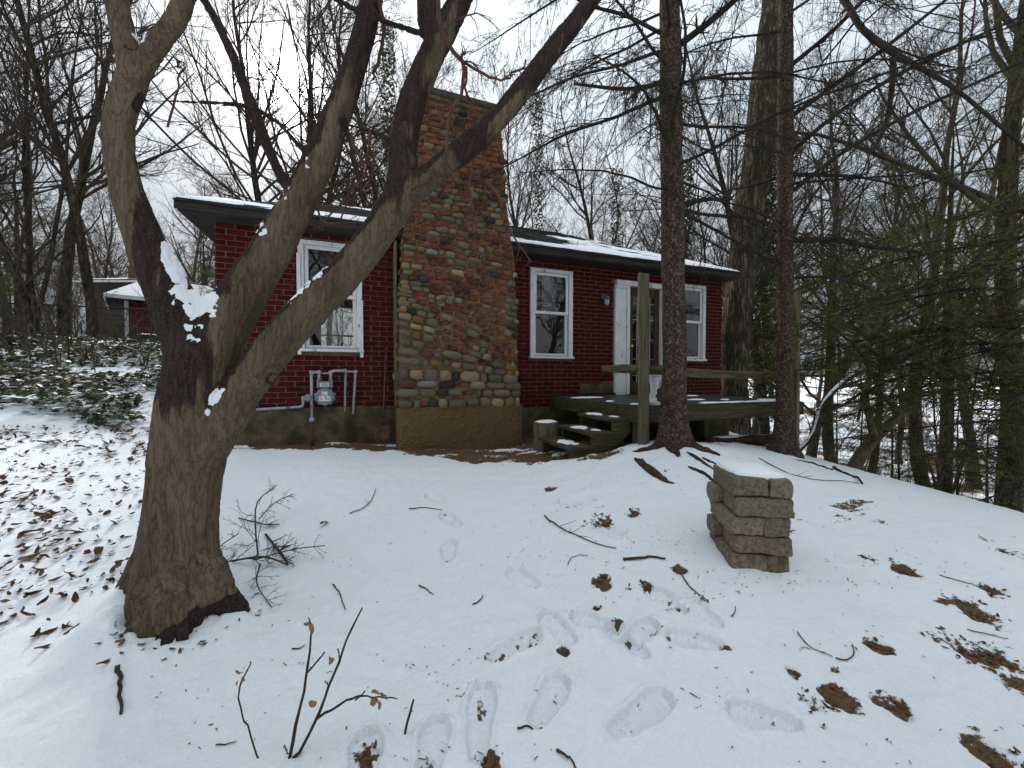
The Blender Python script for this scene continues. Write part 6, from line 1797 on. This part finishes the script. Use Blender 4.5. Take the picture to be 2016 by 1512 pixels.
MB().bbox(-ov - .02, wd + ov + .02, -ov - .02, -ov + .02, hgt + .0, hgt + .13, .01).build('fascia', M['white_clean'], SHD)
MB().bbox(-ov - .02, -ov + .02, -ov + .021, dp + ov, hgt + .0, hgt + .13, .01).build('fascia', M['white_clean'], SHD)

HD_ = 23.0
hx0, _, hz1 = pix(168, 556, HD_); hx1 = pix(330, 556, HD_)[0]; hb = gz(hx0, HD_)
FH = thing('shingled_house', 'brown shingled house with a red brick chimney behind the shed', 'house', (hx0, HD_, hb))
hgt = hz1 - hb; wd = hx1 - hx0
MB().box(0, wd, .03, 6, -.3, hgt).build('wall', M['brown_shingle'], FH)
nrow = int(hgt / .30)
for k in range(nrow):
    m = MB(); z0 = .30 * k; V = [(0, -.03, z0), (wd, -.03, z0), (wd, .02, z0 + .30), (0, .02, z0 + .30), (0, .03, z0), (wd, .03, z0)]
    m.add(V, [(0, 1, 2, 3), (4, 5, 1, 0)]).build('shingle_course', M['brown_shingle'], FH)
V, fs = hip(-.6, wd + .6, -.6, 6.6, hgt, 1.05, 2.4); ro = MB().add(V, fs).build('roof', M['roof'], FH)
V, fs = hip(-.58, wd + .58, -.58, 6.58, hgt + .05, 1.05, 2.4); V = [V[0], V[1], V[5], V[4]]
MB().add(V, [(0, 1, 2, 3)]).build('snow', pmat('thin_roof_snow', (.10, .11, .11), (.7, .73, .76), 1.3, lo=.42, hi=.56, stretch=(1, 2.5, 1)), ro)
MB().bbox(-.62, wd + .62, -.62, -.58, hgt - .13, hgt - .01, .01).build('fascia', M['white_clean'], ro)
c0, c1 = pix(244, 520, HD_)[0] - hx0, pix(264, 520, HD_)[0] - hx0; ctop = pix(244, 521, HD_)[2] - hb
co_ = MB().bbox(c0, c1, .2, .8, hgt - .8, ctop, .02).build('chimney', M['farbrick'], FH)
MB().bbox(c0 - .05, c1 + .05, .15, .85, ctop - .12, ctop - .02, .02).build('chimney_cap', M['farbrick'], co_)
wz = hgt * .45
for (px, dep, lab) in ((218, 12.6, 'green lidded bin beside the maroon shed'), (292, 12.2, 'green lidded bin in front of the maroon shed')):
    x, y = at_px(px, dep); b_ = thing('wheelie_bin', lab, 'bin', (x, y, gz(x, y)), .3)
    V = [(-.24, -.26, .05), (.24, -.26, .05), (.24, .26, .05), (-.24, .26, .05), (-.29, -.34, .95), (.29, -.34, .95), (.29, .34, .95), (-.29, .34, .95)]
    MB().add(V, [(3, 2, 1, 0), (0, 1, 5, 4), (1, 2, 6, 5), (2, 3, 7, 6), (3, 0, 4, 7)]).build('body', M['bin_green'], b_)
    MB().bbox(-.31, .31, -.38, .36, .952, 1.02, .02).build('lid', M['bin_green'], b_)
    for sx in (-.22, .22): MB().tube([(sx - .03, .28, .1), (sx + .03, .28, .1)], .1, 12).build('wheel', M['black_metal'], b_)
    snow_blob('snow', b_, 0, 0, 1.021, .26, .3, 5, .05)

# ------------------------------------------------------------------ ivy bank, leaves and litter
g = np.random.default_rng(50); n = 22000
dep = g.uniform(5.0, 10.8, n); u = g.uniform(-2.0, -.78, n); x = u * dep; y = dep
front = 5.15 + .55 * fbm(np.column_stack([x * .8, y * .8, 0 * x]), 3, 5) + np.clip(-x - 6.2, 0, 3) * .0
cl = fbm(np.column_stack([x * 1.1, y * 1.1, 0 * x]), 3, 6)
keep = (y > front) & (cl > -.06 - .02 * (y - 5)) & ~((x > -5.0) & (y < 5.6))
x, y, cl = x[keep], y[keep], cl[keep]; n = len(x)
zz = gbase(np.column_stack([x, y])) + np.abs(g.normal(size=n)) * .06 + np.clip(cl + .1, 0, 1) * g.uniform(.0, .42, n)
Rm = rot_from(rand_dirs(g, n) * np.array([1, 1, .4]), nrm(np.array([0, -.35, 1.0]) + .55 * rand_dirs(g, n)))
V_, F_ = scatter(IV, IVF, np.column_stack([x, y, zz]), Rm, g.uniform(.035, .14, n))
tag(link('ivy_ground_cover', mesh_np('ivy_ground_cover', V_, F_), M['ivy']), 'dark green ivy covering the bank on the left', 'ivy', kind='stuff')
# snow resting on the ivy
n = 1500; dep = g.uniform(5.2, 10.5, n); u = g.uniform(-1.5, -.8, n); x, y = u * dep, dep; 
zz = gbase(np.column_stack([x, y])) + g.uniform(.02, .5, n) * np.clip(fbm(np.column_stack([x * 1.1, y * 1.1, 0 * x]), 3, 6) + .12, .05, 1)
a = np.arange(9) * 2 * math.pi / 9
tv = np.vstack([[(0, 0, .35)], np.column_stack([np.cos(a) * .6, np.sin(a) * .6, np.full(9, .25)]), np.column_stack([np.cos(a), np.sin(a) * (1 + .2 * np.sin(a * 3)), np.zeros(9)])])
tf = np.array([(0, 1 + k, 1 + (k + 1) % 9, 0) for k in range(9)])[:, :3]; tf2 = np.array([(1 + k, 10 + k, 10 + (k + 1) % 9) for k in range(9)]); tf3 = np.array([(1 + k, 10 + (k + 1) % 9, 1 + (k + 1) % 9) for k in range(9)])
Rm = rot_from(rand_dirs(g, n) * np.array([1, 1, .1]), nrm(np.array([0, 0, 1.0]) + .25 * rand_dirs(g, n)))
V_, F_ = scatter(tv, np.vstack([tf, tf2, tf3]), np.column_stack([x, y, zz]), Rm, np.column_stack([g.uniform(.02, .09, n), g.uniform(.02, .06, n), g.uniform(.02, .05, n)]))
tag(link('snow_on_ivy', mesh_np('snow_on_ivy', V_, F_), M['snow']), 'scraps of snow lying on the ivy bank', 'snow', kind='stuff')
# dead leaves on the snow left of the tree: large ones one by one, the rest as litter
def leaf_me(seed, kind):
    r = np.random.default_rng(seed)
    if kind == 'maple':
        rad_ = [1, .35, .8, .3, .95, .35, .7, .25, .4, .25, .7, .35, .95, .3, .8, .35]
        n_ = len(rad_); a_ = np.arange(n_) * 2 * math.pi / n_
        V = np.column_stack([np.cos(a_) * rad_, np.sin(a_) * rad_, np.zeros(n_)])
    else:
        n_ = 14; a_ = np.arange(n_) * 2 * math.pi / n_; V = np.column_stack([np.cos(a_), np.sin(a_) * .42 * (1 - .3 * np.cos(a_)), np.zeros(n_)])
    V = np.vstack([V, V * .5, [(0, 0, 0)]])
    V[:, 2] = .55 * V[:, 1] ** 2 * r.uniform(.4, 1.3) + .25 * np.sin(V[:, 0] * 3 + r.uniform(0, 6)) * r.uniform(.3, .8) + .16 * fbm(V * 3 + seed, 2, seed)
    f4 = [(k, (k + 1) % n_, n_ + (k + 1) % n_, n_ + k) for k in range(n_)]; f3 = [(n_ + k, n_ + (k + 1) % n_, 2 * n_) for k in range(n_)]
    return mesh_np('leaf', V, [np.array(f4), np.array(f3)])
DL = [leaf_me(k + 1, 'maple' if k < 3 else 'oval') for k in range(6)]
for m_ in DL: m_.materials.append(M['deadleaf'])
IVM = mesh_np('ivy_leaf', IV, IVF); IVM.materials.append(M['ivy'])
gl_ = np.random.default_rng(61)
cnt = 0
while cnt < 150:
    px, py = gl_.uniform(0, 300), 850 + 400 * gl_.random() ** 1.5
    if gl_.random() < (py - 850) / 330 or (px > 265 and py > 960): continue
    p = ghit(px, py)
    if p[1] > 8: continue
    iv = gl_.random() < .22
    o = link('ivy_leaf' if iv else 'fallen_leaf', IVM if iv else DL[gl_.integers(6)])
    o.location = (p[0], p[1], gsurf(p[0], p[1]) + .018); s = gl_.uniform(.045, .085) if iv else gl_.uniform(.03, .068)
    o.scale = (s, s, s); o.rotation_euler = (gl_.normal() * .35, gl_.normal() * .35, gl_.uniform(0, 6.28))
    if iv: tag(o, 'green ivy leaf lying on the snow left of the big tree', 'leaf', 'ivy leaves on the snow')
    else: tag(o, 'curled brown leaf lying on the snow left of the big tree', 'leaf', 'brown leaves on the snow')
    cnt += 1
for (px, py, s, rz, k) in ((262, 1255, .045, .6, 1), (210, 1330, .035, 1.2, 4), (128, 1245, .04, .2, 0), (92, 1287, .04, 1.0, 4), (640, 1032, .05, 1.3, 5)):
    p = ghit(px, py); o = link('fallen_leaf', DL[k]); o.location = (p[0], p[1], gsurf(p[0], p[1]) + .012); o.scale = (s, s * .8, s); o.rotation_euler = (.1, .2, rz)
    tag(o, 'lone dark leaf lying on clean snow near the foot of the big tree' if px < 500 else 'dark curled leaf lying alone on the snow right of the big tree', 'leaf', 'lone leaves by the tree foot' if px < 500 else None)
n = 1300; px = gl_.uniform(-420, 300, n); py = 840 + 420 * gl_.random(n) ** 2.0
P = np.array([ghit(a, b) for a, b in zip(px, py)]); P = P[P[:, 1] < 9]; n = len(P); P[:, 2] = gbase(P[:, :2]) + gl_.uniform(.0, .03, n)
lv = np.array([(v.co.x, v.co.y, v.co.z) for v in DL[4].vertices]); nn_ = 14
lf = np.array([(k, (k + 1) % nn_, nn_ + (k + 1) % nn_) for k in range(nn_)] + [(k, nn_ + (k + 1) % nn_, nn_ + k) for k in range(nn_)] + [(nn_ + k, nn_ + (k + 1) % nn_, 2 * nn_) for k in range(nn_)])
Rm = rot_from(rand_dirs(gl_, n) * np.array([1, 1, .3]), nrm(np.array([0, 0, 1.0]) + .5 * rand_dirs(gl_, n)))
V_, F_ = scatter(lv, lf, P, Rm, gl_.uniform(.012, .035, n))
tag(link('leaf_litter', mesh_np('leaf_litter', V_, F_), M['deadleaf']), 'small dead leaves and bits scattered over the snow on the left', 'leaf litter', kind='stuff')
# needles, twig ends and bark crumbs on the snow
n = 3200; px = gl_.uniform(250, 2016, n); py = 885 + 627 * gl_.random(n) ** 1.1
w_ = np.exp(-((px - 1500) / 500) ** 2 - ((py - 1000) / 160) ** 2) * 1.0 + .22 + .6 * np.exp(-((px - 880) / 90) ** 2 - ((py - 1320) / 60) ** 2) + .5 * np.exp(-((px - 1000) / 160) ** 2 - ((py - 900) / 20) ** 2)
w_ = w_ * np.clip(.15 + 2.2 * (fbm(np.column_stack([px / 130, py / 60, 0 * px]), 3, 88) + .12), .06, 1.6)
k_ = gl_.random(n) < w_; px, py = px[k_], py[k_]
P = np.array([ghit(a, b) for a, b in zip(px, py)]); s_p = (P[:, :2] - HO) @ HD; q_p = -((P[:, :2] - HO) @ HN); P = P[(q_p > .25) & (P[:, 1] < 7)]; n = len(P)
P[:, 2] = np.array([gsurf(a, b) for a, b in P[:, :2]]) + .004
tv = np.array([(-.5, -.5, 0), (.5, -.5, 0), (.5, .5, 0), (-.5, .5, 0), (0, 0, .7)]); tf = np.array([(0, 1, 4), (1, 2, 4), (2, 3, 4), (3, 0, 4)])
ln = gl_.uniform(.004, .018, n) * np.where(gl_.random(n) < .08, 2.2, 1)
Rm = rot_from(rand_dirs(gl_, n) * np.array([1, 1, .15]), np.tile([0, 0, 1.0], (n, 1)) + .2 * rand_dirs(gl_, n))
V_, F_ = scatter(tv, tf, P, Rm, np.column_stack([ln, gl_.uniform(.0015, .0045, n), np.full(n, .004)]))
tag(link('needle_litter', mesh_np('needle_litter', V_, F_, False), M['litter']), 'dark needles, twig ends and bark crumbs strewn over the snow', 'litter', kind='stuff')

cr = []
for (px, py, r_) in PATCH:
    p = ghit(px, py); k_ = int(13 * (r_ / .07) ** 1.2); a_ = gl_.uniform(0, 6.28, k_); q_r = r_ * .95 * np.sqrt(gl_.random(k_)); cr.append(np.column_stack([p[0] + q_r * np.cos(a_), p[1] + q_r * np.sin(a_)]))
a_ = gl_.uniform(-2.6, .6, 30); q_r = .25 + .04 * np.abs(gl_.normal(size=30)) + .10 * np.clip(np.cos(a_ + .3), 0, 1); cr.append(np.column_stack([-1.80 + q_r * np.cos(a_), 2.06 + q_r * np.sin(a_)]))
cr = np.concatenate(cr); n = len(cr); P = np.column_stack([cr, [gsurf(a, b) + .002 for a, b in cr]])
Rm = rot_from(rand_dirs(gl_, n) * np.array([1, 1, .15]), nrm(np.array([0, 0, 1.0]) + .25 * rand_dirs(gl_, n)))
V_, F_ = scatter(lv, lf, P, Rm, gl_.uniform(.006, .020, n))
tag(link('earth_crumbs', mesh_np('earth_crumbs', V_, F_), M['crumb']), 'crumbs of leaf and soil in the bare melt holes of the lawn', 'litter', kind='stuff')

# ------------------------------------------------------------------ sticks on the snow
STK = [([(1072, 1017), (1085, 1028), (1100, 1040), (1125, 1050), (1150, 1060), (1180, 1072), (1213, 1077)], 4, 'long thin dead stick lying on the snow in the middle of the lawn'),
       ([(1340, 1128), (1352, 1150), (1365, 1165), (1393, 1183)], 4, 'bent dark stick on the snow just left of the stone pillar'),
       ([(1570, 1245), (1585, 1263), (1602, 1277), (1640, 1290)], 3.5, 'thin curved stick on the snow below the stone pillar'), ([(1645, 1292), (1665, 1293), (1680, 1284), (1678, 1268)], 4, 'hooked stick tip curling out of the snow below the stone pillar'),
       ([(1018, 1440), (1045, 1437), (1070, 1434)], 6, 'short thick stick lying across a boot print'), ([(1095, 1478), (1118, 1492), (1140, 1520)], 8, 'stick running out of the bottom edge of the picture'),
       ([(825, 1150), (838, 1158), (853, 1170)], 4, 'short crooked stick on open snow in the middle'), ([(688, 1012), (712, 1003), (730, 988), (740, 962)], 3, 'thin curved twig on the snow below the gas meter'),
       ([(655, 1153), (668, 1168), (680, 1200)], 4, 'crooked bit of twig right of the fallen branch'), ([(575, 1280), (590, 1282), (600, 1273)], 4, 'tiny curved twig beside the sapling'), ([(425, 1466), (445, 1468), (465, 1464)], 4, 'little straight twig at the lower left'),
       ([(1118, 1110), (1125, 1098), (1140, 1093), (1158, 1094)], 2.5, 'fine arched twig on the snow left of the bare earth patches'), ([(1488, 1190), (1500, 1230), (1520, 1240)], 1, ''),
       ([(1228, 1100), (1260, 1099), (1285, 1098), (1310, 1102)], 8, 'dark rotten stick half sunk in the snow left of the pillar'), ([(1440, 1215), (1447, 1205), (1448, 1195)], 3, 'small upright twig just below the pillar'),
       ([(1640, 921), (1660, 930), (1680, 940), (1697, 953)], 9, 'dark rotten branch lying near the crest of the slope'), ([(1495, 905), (1540, 928), (1600, 945), (1690, 952)], 3, 'long thin dead branch lying between spruce and slope crest'),
       ([(1905, 1240), (1950, 1252), (1985, 1258)], 3, 'thin twig beside the large bare patches at right'), ([(230, 1335), (236, 1360), (238, 1410)], 12, 'dark root edge breaking through the snow below the big tree'),
       ([(805, 1002), (835, 1000), (870, 1004)], 3, 'thin twig lying in front of the chimney'), ([(930, 1190), (945, 1182), (952, 1172)], 4, 'little forked twig left of the boot prints'), ([(1850, 1135), (1900, 1150), (1935, 1165)], 3, 'thin twig on the upper right slope')]
rk = np.random.default_rng(70)
for pts, w_, lab in STK:
    if not lab: continue
    c = smooth_path(np.array(pts, float), 10); P = np.array([ghit(a, b) for a, b in c])
    r_ = w_ * .32 * P[:, 1] / F; P[:, 2] = np.array([gsurf(a, b) for a, b in P[:, :2]]) + r_ * .7 + .004
    P += rk.normal(size=P.shape) * r_[:, None] * .35
    R_ = r_ * np.linspace(1.1, .65, 10); loc = P[0].copy()
    parts = [tube_batch(P[None], R_[None], 6)]
    if len(pts) >= 4 and w_ < 6:
        P1, r1 = spawn(rk, P[None], R_[None], 3, .3, .95, .7, .2, .22, .6, 4, .0, .1, .0012); parts.append(tube_batch(P1, r1, 4))
    V_, F_ = join_np(parts)
    o = link('fallen_stick', mesh_np('stick', V_ - loc, F_), M['stick']); o.location = loc; tag(o, lab, 'stick', 'sticks on the snow')
# twiggy fallen branch right of the tree
FB = thing('fallen_branch', 'twiggy fallen branch lying on the snow at the right foot of the big tree', 'branch', tuple(ghit(520, 1105)))
fb = np.array(FB.location)
def lifted(rows):     # px,py,width,lift
    c = smooth_path(np.array(rows, float), 10); out = []
    for a, b, w_, l in c:
        p = ghit(a, b + l * 250); out.append((*pix(a, b, p[1]), w_ * .3 * p[1] / F))
    return np.array(out)
PP = np.array([lifted(r_) for r_ in ([(422, 1112, 6, .02), (465, 1103, 6, .06), (520, 1096, 6, .07), (567, 1112, 5, .02)], [(508, 1092, 5, .06), (503, 1040, 5, .12), (507, 988, 4, .18), (545, 955, 3, .22)], [(510, 1022, 4, .12), (540, 990, 3, .15), (577, 973, 3, .15)], [(523, 1052, 8, .02), (545, 1080, 8, .02), (566, 1108, 7, .02)],
     [(500, 1102, 5, .05), (575, 1082, 4, .08), (640, 1074, 3, .1)], [(512, 1110, 5, .04), (506, 1150, 4, .04), (535, 1196, 3, .02)], [(440, 1105, 5, .05), (430, 1080, 4, .08), (470, 1050, 3, .12)], [(470, 1020, 4, .02), (520, 1032, 4, .02), (550, 1032, 3, .02)])])
P1, r1 = spawn(rk, PP[:, :, :3], PP[:, :, 3], 11, .1, 1, .8, .25, .40, .55, 5, .0, .18, .0013); P2, r2 = spawn(rk, P1, r1, 5, .2, 1, .7, .25, .45, .7, 4, 0, .2, .0012)
gfl = gbase(P1.reshape(-1, 3)[:, :2]).reshape(P1.shape[:2]) + .01; P1[:, :, 2] = np.maximum(P1[:, :, 2], gfl); gfl = gbase(P2.reshape(-1, 3)[:, :2]).reshape(P2.shape[:2]) + .01; P2[:, :, 2] = np.maximum(P2[:, :, 2], gfl)
V_, F_ = join_np([tube_batch(PP[:, :, :3], PP[:, :, 3], 6)]); link('stem', mesh_np('stem', V_ - fb, F_), M['twig'], FB)
V_, F_ = join_np([tube_batch(P1, r1, 4), tube_batch(P2, r2, 3)]); tag(link('twigs', mesh_np('twigs', V_ - fb, F_), M['twig'], FB), kind='stuff')

# ------------------------------------------------------------------ sapling in the foreground
zS = 1.34
SAP = thing('sapling', 'thin bare sapling with a few dry curled leaves in the lower left foreground', 'sapling', tuple(ghit(560, 1500)))
sp_ = np.array(SAP.location)
ROW = [[(520, 1525, 4.5), (489, 1437, 4.2), (477, 1409, 4), (470, 1357, 3.6), (487, 1322, 3), (494, 1302, 2)], [(563, 1525, 7), (585, 1419, 6), (605, 1322, 5), (612, 1246, 4), (607, 1216, 2.5)], [(567, 1525, 7), (623, 1416, 5.5), (651, 1343, 5), (671, 1294, 4.5), (685, 1253, 4), (713, 1197, 3)],
       [(623, 1416, 5), (685, 1379, 4.5), (730, 1371, 3.8), (783, 1374, 2.5)], [(607, 1322, 4), (622, 1305, 3.5), (637, 1287, 3)], [(567, 1485, 3), (560, 1465, 2.5)], [(671, 1294, 3), (664, 1278, 2.5)], [(648, 1350, 2.5), (640, 1340, 2)], [(700, 1378, 3), (718, 1362, 2.5)]]
for k, r_ in enumerate(ROW):
    P, rr = limb([(a, b, c, zS) for a, b, c in r_], 14); P[:, 1] += .004 * rk.normal(size=14)
    if r_[0][1] > 1500: P[0, 2] = gz(P[0, 0], P[0, 1]) - .02
    rr = rr * (1 + .18 * (rk.random(14) < .3))
    link('stem' if k < 3 else 'branch', mesh_np('stem', tube_batch(P[None], rr[None], 7)[0] - sp_, tube_batch(P[None], rr[None], 7)[1]), M['stick'], SAP)
# buds
for (px, py, ln_, a1, a2, a3) in ((613, 1238, .030, .2, 1.3, .3), (470, 1324, .034, 0, .3, 2.6), (478, 1338, .026, .5, .8, 1.9), (466, 1345, .022, .9, .4, 2.2), (651, 1300, .036, .3, 1.0, 2.2), (614, 1388, .045, .2, .9, 2.3), (735, 1382, .04, .3, 1.0, 2.2), (745, 1386, .04, .1, 1.2, 1.6), (740, 1362, .022, .9, .4, 0), (752, 1368, .022, .3, .8, 1), (760, 1374, .02, .2, .2, 2), (605, 1228, .02, 1, .5, 1)):
    o = link('dry_leaf', DL[3 + rk.integers(3)].copy(), None, SAP); o.data.materials.clear(); o.data.materials.append(M['paleleaf'])
    o.location = tuple(pix(px, py, zS) - sp_); o.scale = (ln_ * .72, ln_ * .72, ln_ * .72); o.rotation_euler = (a1 + .6, a2, a3)
P, rr = limb([(791, 1478, 5, 1.42), (800, 1430, 5, 1.40), (807, 1405, 5, 1.40), (814, 1378, 4, 1.38)], 8); P[0, 2] = gz(P[0, 0], P[0, 1]) - .02; loc = P[0].copy()
o = link('upright_twig', mesh_np('twig', tube_batch(P[None], rr[None], 7)[0] - loc, tube_batch(P[None], rr[None], 7)[1]), M['stick']); o.location = loc; tag(o, 'single straight twig standing in the snow right of the sapling', 'twig')
# low dark logs under the right end of the deck
for (s, q, L_, r_, az, lab) in ((3.35, 2.02, .55, .075, .1, 'dark wet log lying under the right end of the deck'), (2.55, 2.2, .5, .05, -.1, 'dark board end lying in front of the block pier')):
    p = hw(s, q); z = gz(p[0], p[1]); o = thing('dark_log', lab, 'log', (p[0], p[1], z), HA + az)
    MB().tube([(-L_, 0, r_ * .8), (0, .01, r_ * .85), (L_, 0, r_ * .8)], r_, 10).build('log', M['rootbark'], o, True); snow_blob('snow', o, -.1, .02, r_ * 1.6, L_ * .6, r_ * .8, 70 + int(q * 10), .025)
